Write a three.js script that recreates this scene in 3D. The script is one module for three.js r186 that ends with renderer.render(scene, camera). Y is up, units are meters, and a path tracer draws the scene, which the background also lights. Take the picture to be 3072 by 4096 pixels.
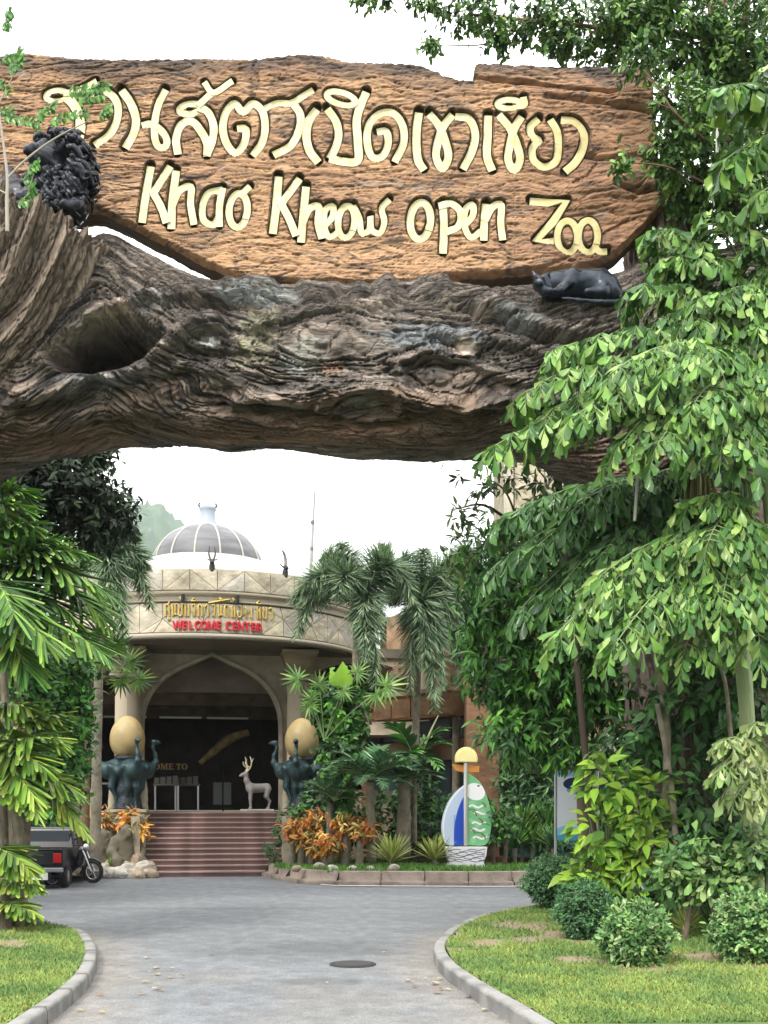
import * as THREE from 'three';
import { RoundedBoxGeometry } from 'three/addons/geometries/RoundedBoxGeometry.js';
import { TextGeometry } from 'three/addons/geometries/TextGeometry.js';
import { FontLoader } from 'three/addons/loaders/FontLoader.js';
import { ImprovedNoise } from 'three/addons/math/ImprovedNoise.js';
import { mergeGeometries } from 'three/addons/utils/BufferGeometryUtils.js';

// ------------------------------------------------------------------ camera, sky, sun, exposure
const scene = new THREE.Scene();
const camera = new THREE.PerspectiveCamera(2 * Math.atan(512 / 1098) * 180 / Math.PI, 0.75, 0.1, 6000);
camera.position.set(0, 2, 0);
camera.setViewOffset(768, 1024, 0, -294, 768, 1024);      // level camera, lens shifted upwards
scene.add(camera);
const SKY_ZENITH = 3.1, SUN = 2.3, EXPOSURE = 1.4;
{ // overcast sky, three times brighter overhead than at the horizon
  const w = 512, h = 256, d = new Float32Array(w * h * 4), n = new ImprovedNoise();
  for (let j = 0; j < h; j++) for (let i = 0; i < w; i++) {
    const el = ((j + 0.5) / h - 0.5) * Math.PI, az = (i / w) * Math.PI * 2, s = Math.max(0, Math.sin(el));
    const cx = Math.cos(az) * Math.cos(el), cz = Math.sin(az) * Math.cos(el);
    const c = 1 + 0.07 * n.noise(cx * 2.2 + 5, s * 3, cz * 2.2) + 0.04 * n.noise(cx * 6, s * 8 + 3, cz * 6);
    const L = el > 0 ? SKY_ZENITH * (1 + 1.4 * s) / 2.4 * c : SKY_ZENITH * 0.1;
    const k = (j * w + i) * 4;
    d[k] = L * 1.0; d[k + 1] = L * 0.995; d[k + 2] = L * 0.985; d[k + 3] = 1;
  }
  const t = new THREE.DataTexture(d, w, h, THREE.RGBAFormat, THREE.FloatType);
  t.mapping = THREE.EquirectangularReflectionMapping; t.magFilter = THREE.LinearFilter; t.needsUpdate = true;
  scene.background = t; scene.environment = t;
}
const sun = new THREE.DirectionalLight(new THREE.Color(1, 0.95, 0.87), SUN);
sun.position.set(-15, 32, 8); sun.target.position.set(0, 0, -18);
sun.castShadow = true; sun.shadow.radius = 20; sun.shadow.mapSize.set(2048, 2048);
Object.assign(sun.shadow.camera, { left: -30, right: 30, top: 35, bottom: -25, near: 1, far: 120 });
scene.add(sun, sun.target);
scene.fog = new THREE.FogExp2(new THREE.Color(0.80, 0.9, 0.93), 0.00014);
const renderer = new THREE.WebGLRenderer({ antialias: true });
renderer.toneMapping = THREE.LinearToneMapping;
renderer.toneMappingExposure = EXPOSURE;
renderer.shadowMap.enabled = true;

// ------------------------------------------------------------------ helpers
const V3 = THREE.Vector3, PI = Math.PI;
const v = (x, y, z) => new V3(x, y, z);
let seed_ = 1;
function reseed(s) { seed_ = s >>> 0; }
function rnd() { seed_ = (seed_ + 0x6d2b79f5) | 0; let t = Math.imul(seed_ ^ (seed_ >>> 15), 1 | seed_); t = (t + Math.imul(t ^ (t >>> 7), 61 | t)) ^ t; return ((t ^ (t >>> 14)) >>> 0) / 4294967296; }
const rr = (a, b) => a + (b - a) * rnd();
const clamp = (x, a = 0, b = 1) => Math.min(b, Math.max(a, x));
const lerp = (a, b, t) => a + (b - a) * t;
const sstep = (a, b, x) => { const t = clamp((x - a) / (b - a)); return t * t * (3 - 2 * t); };
const mix3 = (a, b, t) => [lerp(a[0], b[0], t), lerp(a[1], b[1], t), lerp(a[2], b[2], t)];
const NZ = new ImprovedNoise();
const nz = (x, y, z = 0) => NZ.noise(x + 31.7, y + 17.3, z + 5.1);
const fbm = (x, y, z = 0, o = 4) => { let s = 0, a = 0.5; for (let i = 0; i < o; i++) { s += a * nz(x, y, z + i * 7.7); x *= 2.03; y *= 2.03; a *= 0.5; } return s; };
// a point from its place in the photograph (1659 px wide) and its distance along the view axis
const KF = 2371.9, CX = 829.5, HY = 1741;
const at = (dx, dy, D) => v((dx - CX) / KF * D, 2 + (HY - dy) / KF * D, -D);
const gx = (dx, D) => (dx - CX) / KF * D;

const used = new Map();
function numbered(name) { const n = used.get(name) || 0; used.set(name, n + 1); return n ? name + '_' + String(n).padStart(3, '0') : name; }
function tag(o, label, category, group, kind) {
  o.userData.label = label; if (category) o.userData.category = category;
  if (group) o.userData.group = group; if (kind) o.userData.kind = kind;
  return o;
}
function thing(name, label, category, pos = [0, 0, 0], turn = 0, group) {
  const o = new THREE.Group(); o.name = numbered(name); o.position.set(...(pos.isVector3 ? pos.toArray() : pos)); o.rotation.y = turn;
  scene.add(o); return tag(o, label, category, group);
}
function dup(src, label, pos, turn, group) {
  const r = src.clone(); r.name = numbered(src.name.replace(/_\d+$/, '')); r.userData = { ...src.userData };
  if (pos) r.position.set(...(pos.isVector3 ? pos.toArray() : pos));
  if (turn !== undefined) r.rotation.y = turn;
  if (label) r.userData.label = label; if (group) r.userData.group = group;
  scene.add(r); return r;
}
function clean(g, keepColor) {
  g = g.index ? g : (() => { const n = g.attributes.position.count, a = new Uint32Array(n); for (let i = 0; i < n; i++) a[i] = i; g.setIndex(new THREE.BufferAttribute(a, 1)); return g; })();
  for (const k of Object.keys(g.attributes)) if (!['position', 'normal', 'uv'].includes(k) && !(keepColor && k === 'color')) g.deleteAttribute(k);
  const n = g.attributes.position.count;
  if (!g.attributes.normal) g.computeVertexNormals();
  if (!g.attributes.uv) g.setAttribute('uv', new THREE.BufferAttribute(new Float32Array(n * 2), 2));
  if (keepColor && !g.attributes.color) g.setAttribute('color', new THREE.BufferAttribute(new Float32Array(n * 3).fill(1), 3));
  g.morphAttributes = {}; g.groups = [];
  return g;
}
function merged(list) {
  list = (Array.isArray(list) ? list : [list]);
  const col = list.some((g) => g.attributes.color);
  list = list.map((g) => clean(g, col));
  return list.length > 1 ? mergeGeometries(list, false) : list[0];
}
function obj(name, geoms, mat, parent, kind) {
  const m = new THREE.Mesh(merged(geoms), mat); m.castShadow = m.receiveShadow = true;
  if (parent) { m.name = name; parent.add(m); } else { m.name = numbered(name); scene.add(m); }
  if (kind) m.userData.kind = kind;
  return m;
}
function boxUV(g, s = 1) { // uv in metres from the dominant normal
  const p = g.attributes.position, n = g.attributes.normal, uv = new Float32Array(p.count * 2);
  for (let i = 0; i < p.count; i++) {
    const ax = Math.abs(n.getX(i)), ay = Math.abs(n.getY(i)), az = Math.abs(n.getZ(i)), x = p.getX(i), y = p.getY(i), z = p.getZ(i);
    const [a, b] = ay >= ax && ay >= az ? [x, z] : ax >= az ? [z, y] : [x, y];
    uv[2 * i] = a * s; uv[2 * i + 1] = b * s;
  }
  g.setAttribute('uv', new THREE.BufferAttribute(uv, 2)); return g;
}
const box = (w, h, d, x = 0, y = 0, z = 0, r = 0) => { const g = r ? new RoundedBoxGeometry(w, h, d, 2, r) : new THREE.BoxGeometry(w, h, d); boxUV(g); g.translate(x, y, z); return g; };
const cyl = (r0, r1, h, x = 0, y = 0, z = 0, seg = 20) => { const g = new THREE.CylinderGeometry(r1, r0, h, seg); g.translate(x, y, z); return g; };
const ell = (rx, ry, rz, x = 0, y = 0, z = 0, seg = 20) => { const g = new THREE.SphereGeometry(1, seg, Math.round(seg * 0.7)); g.scale(rx, ry, rz); g.computeVertexNormals(); g.translate(x, y, z); return g; };
const lathe = (pts, x = 0, y = 0, z = 0, seg = 32) => { const g = new THREE.LatheGeometry(pts.map((p) => new THREE.Vector2(p[0], p[1])), seg); g.translate(x, y, z); return g; };
// tapered tube through points
function tube(pts, radii, seg = 8, steps = 0, bump = 0) {
  if (steps) { const c = new THREE.CatmullRomCurve3(pts), n = steps, P = [], R = []; for (let i = 0; i <= n; i++) { P.push(c.getPoint(i / n)); const f = i / n * (radii.length - 1), k = Math.min(radii.length - 2, Math.floor(f)); R.push(radii.length > 1 ? lerp(radii[k], radii[k + 1], f - k) : radii[0]); } pts = P; radii = R; }
  const n = pts.length, pos = [], uv = [], idx = [];
  let T = pts[1].clone().sub(pts[0]).normalize(), N = Math.abs(T.y) < 0.9 ? v(0, 1, 0) : v(1, 0, 0);
  N = N.sub(T.clone().multiplyScalar(N.dot(T))).normalize(); let len = 0;
  for (let i = 0; i < n; i++) {
    const t = (i < n - 1 ? pts[i + 1] : pts[i]).clone().sub(i ? pts[i - 1] : pts[i]).normalize();
    N = N.sub(t.clone().multiplyScalar(N.dot(t))).normalize(); const B = t.clone().cross(N);
    if (i) len += pts[i].distanceTo(pts[i - 1]);
    const r = radii[Math.min(i, radii.length - 1)];
    for (let j = 0; j <= seg; j++) {
      const a = j / seg * PI * 2, k = r * (1 + (bump ? bump * nz(Math.cos(a) * 1.5 + pts[i].x, len * 3, Math.sin(a) * 1.5) : 0));
      pos.push(pts[i].x + (N.x * Math.cos(a) + B.x * Math.sin(a)) * k, pts[i].y + (N.y * Math.cos(a) + B.y * Math.sin(a)) * k, pts[i].z + (N.z * Math.cos(a) + B.z * Math.sin(a)) * k);
      uv.push(j / seg * r * 6.28, len);
    }
  }
  const w = seg + 1;
  for (let i = 0; i < n - 1; i++) for (let j = 0; j < seg; j++) { const a = i * w + j; idx.push(a, a + 1, a + w, a + 1, a + w + 1, a + w); }
  for (const [i, flip] of [[0, 1], [n - 1, 0]]) { const c = pos.length / 3; pos.push(pts[i].x, pts[i].y, pts[i].z); uv.push(0, 0); for (let j = 0; j < seg; j++) { const a = i * w + j; flip ? idx.push(c, a + 1, a) : idx.push(c, a, a + 1); } }
  const g = new THREE.BufferGeometry();
  g.setAttribute('position', new THREE.Float32BufferAttribute(pos, 3)); g.setAttribute('uv', new THREE.Float32BufferAttribute(uv, 2)); g.setIndex(idx); g.computeVertexNormals();
  return g;
}
// surface of a signed distance field on a grid (surface nets)
function sdfMesh(f, lo, hi, h) {
  const n = [0, 1, 2].map((k) => Math.ceil((hi[k] - lo[k]) / h) + 1), [nx, ny, nzz] = n, val = new Float32Array(nx * ny * nzz), id = new Int32Array(nx * ny * nzz).fill(-1);
  const I = (i, j, k) => (k * ny + j) * nx + i, pos = [], idx = [];
  for (let k = 0; k < nzz; k++) for (let j = 0; j < ny; j++) for (let i = 0; i < nx; i++) val[I(i, j, k)] = f(lo[0] + i * h, lo[1] + j * h, lo[2] + k * h);
  for (let k = 0; k < nzz - 1; k++) for (let j = 0; j < ny - 1; j++) for (let i = 0; i < nx - 1; i++) {
    let c = 0, sx = 0, sy = 0, sz = 0;
    const e = (a, b, ca, cb) => { const va = val[a], vb = val[b]; if ((va < 0) !== (vb < 0)) { const t = va / (va - vb); c++; sx += lerp(ca[0], cb[0], t); sy += lerp(ca[1], cb[1], t); sz += lerp(ca[2], cb[2], t); } };
    for (let m = 0; m < 4; m++) { const p = m & 1, q = m >> 1;
      e(I(i, j + p, k + q), I(i + 1, j + p, k + q), [0, p, q], [1, p, q]); e(I(i + p, j, k + q), I(i + p, j + 1, k + q), [p, 0, q], [p, 1, q]); e(I(i + p, j + q, k), I(i + p, j + q, k + 1), [p, q, 0], [p, q, 1]); }
    if (c) { id[I(i, j, k)] = pos.length / 3; pos.push(lo[0] + (i + sx / c) * h, lo[1] + (j + sy / c) * h, lo[2] + (k + sz / c) * h); }
  }
  const quad = (a, b, c, d, flip) => { if (a < 0 || b < 0 || c < 0 || d < 0) return; flip ? idx.push(a, c, b, a, d, c) : idx.push(a, b, c, a, c, d); };
  for (let k = 1; k < nzz - 1; k++) for (let j = 1; j < ny - 1; j++) for (let i = 1; i < nx - 1; i++) {
    const s = val[I(i, j, k)] < 0;
    if (s !== val[I(i + 1, j, k)] < 0) quad(id[I(i, j - 1, k - 1)], id[I(i, j, k - 1)], id[I(i, j, k)], id[I(i, j - 1, k)], !s);
    if (s !== val[I(i, j + 1, k)] < 0) quad(id[I(i - 1, j, k - 1)], id[I(i - 1, j, k)], id[I(i, j, k)], id[I(i, j, k - 1)], !s);
    if (s !== val[I(i, j, k + 1)] < 0) quad(id[I(i - 1, j - 1, k)], id[I(i, j - 1, k)], id[I(i, j, k)], id[I(i - 1, j, k)], !s);
  }
  const g = new THREE.BufferGeometry(); g.setAttribute('position', new THREE.Float32BufferAttribute(pos, 3)); g.setIndex(idx); g.computeVertexNormals(); return g;
}
// bones: [ax, ay, az, ra, bx, by, bz, rb] joined smoothly
const boneField = (bones, k = 0.05) => (x, y, z) => {
  let d = 1e9;
  for (const [ax, ay, az, ra, bx, by, bz, rb] of bones) {
    const ux = bx - ax, uy = by - ay, uz = bz - az, L = ux * ux + uy * uy + uz * uz || 1e-9, t = clamp(((x - ax) * ux + (y - ay) * uy + (z - az) * uz) / L);
    const e = Math.hypot(x - ax - ux * t, y - ay - uy * t, z - az - uz * t) - lerp(ra, rb, t);
    const h = Math.max(k - Math.abs(d - e), 0) / k; d = Math.min(d, e) - h * h * k / 4;
  }
  return d;
};
function boneMesh(bones, cell, k, disp) {
  const lo = [1e9, 1e9, 1e9], hi = [-1e9, -1e9, -1e9];
  for (const b of bones) for (const [o, r] of [[0, b[3]], [4, b[7]]]) for (let c = 0; c < 3; c++) { lo[c] = Math.min(lo[c], b[o + c] - r); hi[c] = Math.max(hi[c], b[o + c] + r); }
  const f = boneField(bones, k);
  return sdfMesh(disp ? (x, y, z) => f(x, y, z) + disp(x, y, z) : f, lo.map((q) => q - 3 * cell - 0.04), hi.map((q) => q + 3 * cell + 0.04), cell);
}
const chain = (pts, rs) => { const o = []; for (let i = 0; i < pts.length - 1; i++) o.push([...pts[i], rs[i], ...pts[i + 1], rs[i + 1]]); return o; };

// ------------------------------------------------------------------ materials
const lin = (r, g, b) => new THREE.Color().setRGB(r, g, b);
function pn(x, y, per, s) { // periodic value noise
  const xi = Math.floor(x), yi = Math.floor(y), fx = x - xi, fy = y - yi, h = (a, b) => { a = ((a % per) + per) % per; b = ((b % per) + per) % per; let q = Math.imul(a * 374761393 + b * 668265263 + s * 1442695041, 1274126177); q ^= q >>> 13; q = Math.imul(q, 1103515245); return ((q ^ (q >>> 16)) >>> 0) / 4294967296; };
  const u = fx * fx * (3 - 2 * fx), w = fy * fy * (3 - 2 * fy);
  return lerp(lerp(h(xi, yi), h(xi + 1, yi), u), lerp(h(xi, yi + 1), h(xi + 1, yi + 1), u), w);
}
const pfbm = (x, y, per, s, o) => { let r = 0, a = 0.5, t = 0; for (let i = 0; i < o; i++) { r += a * pn(x, y, per, s + i); t += a; x *= 2; y *= 2; per *= 2; a *= 0.55; } return r / t; };
function tex(n, f, srgb) {
  const d = new Uint8Array(n * n * 4);
  for (let j = 0; j < n; j++) for (let i = 0; i < n; i++) { const c = f(i / n, j / n), k = (j * n + i) * 4; for (let q = 0; q < 3; q++) d[k + q] = clamp(Array.isArray(c) ? c[q] : c) * 255; d[k + 3] = 255; }
  const t = new THREE.DataTexture(d, n, n); t.wrapS = t.wrapT = THREE.RepeatWrapping; t.magFilter = THREE.LinearFilter; if (srgb) t.colorSpace = THREE.SRGBColorSpace; t.needsUpdate = true; return t;
}
const rep = (t, s) => { const c = t.clone(); c.repeat.set(s, s); c.needsUpdate = true; return c; };
const T = {
  rough: tex(256, (x, y) => pfbm(x * 8, y * 8, 8, 3, 5)),
  mottle: tex(512, (x, y) => { const a = pfbm(x * 6, y * 6, 6, 11, 6); return [0.72 + 0.5 * (a - 0.5) + 0.1, 0.72 + 0.5 * (a - 0.5) + 0.09, 0.72 + 0.5 * (a - 0.5) + 0.07]; }, true),
  asphalt: tex(512, (x, y) => { const a = pfbm(x * 10, y * 10, 10, 5, 3), s = pn(x * 170, y * 170, 170, 9), q = pn(x * 90, y * 90, 90, 21); const g = 0.80 + 0.22 * (a - 0.5) + (s > 0.80 ? 0.13 : s < 0.2 ? -0.15 : 0) + (q > 0.86 ? 0.08 : 0); return [g, g, g]; }, true),
  barkH: tex(512, (x, y) => { const a = pfbm(x * 5, y * 20, 5, 8, 4), b = pn(x * 9, y * 44 + 2 * a, 44, 4), c = pn(x * 14, y * 80, 80, 6); return 0.4 * a + 0.38 * b + 0.22 * c; }),
  bark: tex(256, (x, y) => { const a = pfbm(x * 16, y * 4, 4, 8, 4), b = pn(x * 28 + 2 * a, y * 7, 28, 4); return 0.5 * a + 0.5 * b; }),
};
const std = (c, rough = 0.8, o = {}) => new THREE.MeshStandardMaterial({ color: lin(...c), roughness: rough, side: THREE.DoubleSide, ...o });
const bumped = (c, rough, bump, s = 1, o = {}) => std(c, rough, { map: rep(T.mottle, s * 0.45), bumpMap: rep(T.rough, s), bumpScale: bump, ...o });
const leafMat = (c, o = {}) => new THREE.MeshPhysicalMaterial({ color: lin(...c), roughness: 0.93, transmission: 0.1, thickness: 0, clearcoat: 0.38, clearcoatRoughness: 0.24, side: THREE.DoubleSide, ...o });
const M = {
  stone: bumped([0.56, 0.50, 0.38], 0.9, 0.02, 0.7), stoneWarm: bumped([0.50, 0.41, 0.29], 0.9, 0.02, 0.7), column: bumped([0.58, 0.51, 0.40], 0.9, 0.01, 0.6),
  white: bumped([0.8, 0.8, 0.78], 0.7, 0.004, 0.5), grey: bumped([0.3, 0.29, 0.28], 0.85, 0.01, 0.8), dark: std([0.03, 0.03, 0.035], 0.8), black: std([0.012, 0.012, 0.014], 0.45),
  brown: bumped([0.34, 0.19, 0.10], 0.85, 0.015, 0.7), brownDark: bumped([0.16, 0.09, 0.05], 0.85, 0.015, 0.7),
  gold: std([0.55, 0.40, 0.10], 0.45, { metalness: 0.3 }), red: std([0.55, 0.012, 0.03], 0.5), cream: std([0.74, 0.68, 0.38], 0.7),
  metal: std([0.5, 0.5, 0.52], 0.35, { metalness: 0.8 }), trunk: std([0.17, 0.13, 0.09], 0.95, { bumpMap: rep(T.bark, 2), bumpScale: 0.03, map: rep(T.mottle, 1) }),
  trunkPale: std([0.30, 0.27, 0.21], 0.9, { bumpMap: rep(T.bark, 2), bumpScale: 0.015, map: rep(T.mottle, 1) }), trunkRed: std([0.26, 0.15, 0.10], 0.9, { bumpMap: rep(T.bark, 3), bumpScale: 0.015, map: rep(T.mottle, 1) }),
  stem: std([0.18, 0.26, 0.10], 0.7), rachis: std([0.30, 0.36, 0.14], 0.6), twig: std([0.34, 0.31, 0.26], 0.9), leaf: leafMat([1, 1, 1]), leafDull: leafMat([1, 1, 1], { clearcoat: 0.1, clearcoatRoughness: 0.5 }),
  vc: std([1, 1, 1], 0.92, { vertexColors: true }),
};
// ------------------------------------------------------------------ ground
const struct = (o) => { o.userData.kind = 'structure'; return o; };
function polyShape(pts) { return new THREE.Shape(pts.map((p) => new THREE.Vector2(p[0], p[1]))); }
function smoothLine(pts, n, closed = false) { const c = new THREE.CatmullRomCurve3(pts.map((p) => v(p[0], 0, p[1])), closed, 'centripetal'); return c.getSpacedPoints(n).map((p) => [p.x, p.z]); }
// ground sheet to the horizon
struct(obj('ground', (() => { const g = new THREE.PlaneGeometry(2400, 2400); g.rotateX(-PI / 2); g.translate(0, -0.03, -600); return boxUV(g, 0.2); })(), bumped([0.10, 0.12, 0.05], 0.95, 0.03, 0.5)));
// edges of the lane in metres (x, distance)
const LK = [[-16, 20.6], [-10.5, 19.3], [-7.6, 18.6], [-5.95, 18.05], [-4.6, 16.55], [-3.98, 15.06], [-3.58, 13.7], [-3.27, 12.2], [-3.15, 11.2], [-3.08, 10.1], [-3.02, 8], [-3.0, 5]];
const RK = [[1.9, 5], [1.5, 8], [1.17, 10.07], [1.02, 10.8], [0.86, 11.7], [0.7, 12.8], [0.64, 13.9], [0.67, 14.7], [0.79, 15.55], [1.06, 16.9], [1.58, 18.5], [2.4, 20.0], [3.4, 21.1], [5.2, 22.0], [9, 22.8], [16, 23.2]];
const LKs = smoothLine(LK, 90), RKs = smoothLine(RK, 110);
const distLine = (x, d, L) => { let m = 1e9; for (let i = 0; i < L.length - 1; i++) { const [ax, ay] = L[i], ux = L[i + 1][0] - ax, uy = L[i + 1][1] - ay, t = clamp(((x - ax) * ux + (d - ay) * uy) / (ux * ux + uy * uy)); m = Math.min(m, Math.hypot(x - ax - ux * t, d - ay - uy * t)); } return m; };
{ // asphalt with dust along the kerbs, patches and worn tracks
  const x0 = -20, x1 = 16, d0 = 3, d1 = 60, nx = 260, ny = 330, pos = [], col = [], uv = [], idx = [];
  for (let j = 0; j <= ny; j++) for (let i = 0; i <= nx; i++) {
    const x = lerp(x0, x1, i / nx), d = d0 + (d1 - d0) * Math.pow(j / ny, 1.5);
    const dk = Math.min(distLine(x, d, LKs), distLine(x, d, RKs));
    let c = [0.235, 0.250, 0.266];
    const big = fbm(x * 0.35, d * 0.35, 2, 4), st = fbm(x * 0.16, d * 1.1, 9, 3);
    c = c.map((q) => q * (1 + 0.22 * big + 0.18 * st));
    const dust = sstep(0.95 + 0.9 * fbm(x * 1.1, d * 1.1, 4, 4), 0.0, dk) * (d < 17.5 ? 1 : 0.25);
    c = mix3(c, [0.40, 0.34, 0.265], dust * 0.42);
    const patch = sstep(0.02, 0.22, fbm(x * 0.5, d * 0.7, 14, 3)) * sstep(8, 11, d) * sstep(14.5, 12.5, d);
    c = mix3(c, [0.31, 0.285, 0.25], patch * 0.35);
    const darkOval = sstep(1, 0.2, Math.hypot((x + 0.9) / 2.2, (d - 15.2) / 1.5) + 0.5 * fbm(x * 0.9, d * 0.9, 3, 4));  // darker oval across the middle of the lane
    c = c.map((q) => q * (1 - 0.28 * darkOval));
    const tar = sstep(1, 0.55, Math.hypot((x + 0.72) / 0.62, (d - 12.55) / 0.32) + 0.5 * fbm(x * 2, d * 2, 8, 3));
    c = c.map((q) => q * (1 - 0.3 * tar));
    const seam = Math.exp(-Math.pow((d - 21.6 - 0.05 * x - 0.25 * fbm(x * 0.4, 3)) / 0.11, 2));
    c = c.map((q) => q * (1 - 0.22 * seam));
    pos.push(x, 0.012 * fbm(x * 0.6, d * 0.6, 1, 2), -d); col.push(...c); uv.push(x * 0.55, d * 0.55);
  }
  for (let j = 0; j < ny; j++) for (let i = 0; i < nx; i++) { const a = j * (nx + 1) + i; idx.push(a, a + 1, a + nx + 1, a + 1, a + nx + 2, a + nx + 1); }
  const g = new THREE.BufferGeometry(); g.setAttribute('position', new THREE.Float32BufferAttribute(pos, 3)); g.setAttribute('color', new THREE.Float32BufferAttribute(col, 3)); g.setAttribute('uv', new THREE.Float32BufferAttribute(uv, 2)); g.setIndex(idx); g.computeVertexNormals();
  struct(obj('road', g, std([1, 1, 1], 0.88, { vertexColors: true, map: T.asphalt, bumpMap: T.asphalt, bumpScale: 0.006 })));
}
// kerbs: rows of cast stones
const kerbMat = std([1, 1, 1], 0.9, { vertexColors: true, bumpMap: rep(T.rough, 2.5), bumpScale: 0.008 });
function sweep(line, prof, side) { // prof: [offset to the lawn side, height]
  const pos = [], idx = [], col = [], uv = [], m = prof.length; let len = 0;
  line.forEach(([x, d], i) => {
    const a = line[Math.max(0, i - 1)], b = line[Math.min(line.length - 1, i + 1)]; let tx = b[0] - a[0], td = b[1] - a[1]; const l = Math.hypot(tx, td) || 1; tx /= l; td /= l; if (i) len += Math.hypot(x - line[i - 1][0], d - line[i - 1][1]);
    prof.forEach(([o, h], k) => { const px = x + td * side * o, pd = d - tx * side * o, n = fbm(px * 2.5, pd * 2.5, h * 4, 4), s = sstep(-0.1, 0.4, n + (k < 2 ? 0.25 : 0));
      pos.push(px + 0.006 * n, h + 0.008 * n, -pd); col.push(...mix3([0.235, 0.232, 0.222], [0.11, 0.107, 0.10], s * 0.85)); uv.push(len, k * 0.12); });
  });
  for (let i = 0; i < line.length - 1; i++) for (let k = 0; k < m - 1; k++) { const a = i * m + k; idx.push(a, a + 1, a + m, a + 1, a + m + 1, a + m); }
  for (const i of [0, line.length - 1]) { const c = i * m; for (let k = 1; k < m - 1; k++) idx.push(c, c + k, c + k + 1); }
  const g = new THREE.BufferGeometry(); g.setAttribute('position', new THREE.Float32BufferAttribute(pos, 3)); g.setAttribute('color', new THREE.Float32BufferAttribute(col, 3)); g.setAttribute('uv', new THREE.Float32BufferAttribute(uv, 2)); g.setIndex(idx); g.computeVertexNormals(); return g;
}
function kerb(line, side, step, prof, mat) {
  const k = struct(new THREE.Group()); k.name = numbered('kerb'); scene.add(k);
  const c = new THREE.CatmullRomCurve3(line.map((p) => v(p[0], 0, p[1])), false, 'centripetal'), L = c.getLength(), n = Math.round(L / step);
  for (let i = 0; i < n; i++) { const pts = []; for (let q = 0; q <= 8; q++) { const p = c.getPointAt(clamp((i + 0.006 + q / 8 * 0.988) / n)); pts.push([p.x, p.z]); } obj('kerb_stone', sweep(pts, prof, side), mat || kerbMat, k); }
  return k;
}
const kp = [[0, -0.05], [0.0, 0.12], [0.012, 0.15], [0.035, 0.163], [0.13, 0.166], [0.155, 0.15], [0.165, -0.05]];
kerb(LK.slice().reverse(), -1, 1.0, kp); kerb(RK.slice().reverse(), -1, 1.0, kp);
// lawns
const lawnMat = std([1, 1, 1], 0.95, { vertexColors: true, bumpMap: rep(T.rough, 3), bumpScale: 0.02 });
const bareR = [[0.9, 14.2, 0.3], [1.35, 14.7, 0.4], [1.9, 15.2, 0.42], [2.5, 15.9, 0.5], [3.1, 16.2, 0.6], [2.3, 13.2, 0.42], [1.0, 15.9, 0.3], [2.1, 17.0, 0.9], [3.9, 13.4, 0.5], [2.95, 12.75, 0.62], [4.4, 12.9, 0.6], [2.8, 15.3, 0.6], [1.45, 15.0, 0.4], [2.2, 15.4, 0.45]];
const bareL = [[-5.2, 15.0, 0.5], [-4.9, 14.6, 0.35], [-5.9, 16.4, 0.9], [-6.6, 17.2, 1.2]];
const bareAt = (x, d, B) => { let m = 0; for (const [a, b, r] of B) m = Math.max(m, sstep(1.05, 0.35, Math.hypot(x - a, (d - b) * 0.8) / r + 0.8 * fbm(x * 3, d * 3, 5, 3))); return m; };
const insideR = (x, d) => { for (let i = 0; i < RKs.length - 1; i++) { const [ax, ad] = RKs[i], [bx, bd] = RKs[i + 1]; if ((ad - d) * (bd - d) <= 0 && bd !== ad && d < 23.2) { return x > ax + (d - ad) / (bd - ad) * (bx - ax) + 0.17; } } return d < 22; };
const insideL = (x, d) => { for (let i = 0; i < LKs.length - 1; i++) { const [ax, ad] = LKs[i], [bx, bd] = LKs[i + 1]; if ((ad - d) * (bd - d) <= 0 && bd !== ad) { return x < ax + (d - ad) / (bd - ad) * (bx - ax) - 0.17; } } return false; };
const lawnY = (x, d) => 0.145 + 0.02 * fbm(x * 1.2, d * 1.2, 0, 3) + 0.08 * sstep(2.5, 7, x) ;
const gcol = (x, d) => mix3([0.165, 0.235, 0.05], [0.085, 0.16, 0.035], sstep(-0.25, 0.25, fbm(x * 0.9, d * 0.9, 3, 4)));
function lawn(line, bare, outer) {
  const sh = polyShape([...line, ...outer]), g0 = new THREE.ShapeGeometry(sh);
  // fine grid clipped to the outline by keeping cells whose centre is inside
  const inside = line === LKs ? insideL : insideR, pos = [], col = [], idx = [], map = new Map(), st = 0.11;
  const xs = line === LKs ? [-12, -2.9] : [0.6, 13], ds = line === LKs ? [7, 19.6] : [6, 23];
  const vid = (i, j) => { const k = i * 10000 + j; if (!map.has(k)) { const x = xs[0] + i * st, d = ds[0] + j * st, b = bareAt(x, d, bare); map.set(k, pos.length / 3); pos.push(x, lawnY(x, d), -d); col.push(...mix3(gcol(x, d).map((q) => q * 0.62), [0.25, 0.185, 0.125], b)); } return map.get(k); };
  for (let i = 0; i < (xs[1] - xs[0]) / st; i++) for (let j = 0; j < (ds[1] - ds[0]) / st; j++) { if (inside(xs[0] + (i + 0.5) * st + (line === LKs ? -0.02 : 0.02), ds[0] + (j + 0.5) * st)) { const a = vid(i, j), b = vid(i + 1, j), c = vid(i, j + 1), d = vid(i + 1, j + 1); idx.push(a, b, c, b, d, c); } }
  const g = new THREE.BufferGeometry(); g.setAttribute('position', new THREE.Float32BufferAttribute(pos, 3)); g.setAttribute('color', new THREE.Float32BufferAttribute(col, 3)); g.setIndex(idx); g.computeVertexNormals(); boxUV(g);
  struct(obj('lawn', g, lawnMat));
}
lawn(LKs, bareL, [[-12, 5]]); lawn(RKs, bareR, [[13, 5]]);

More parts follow.
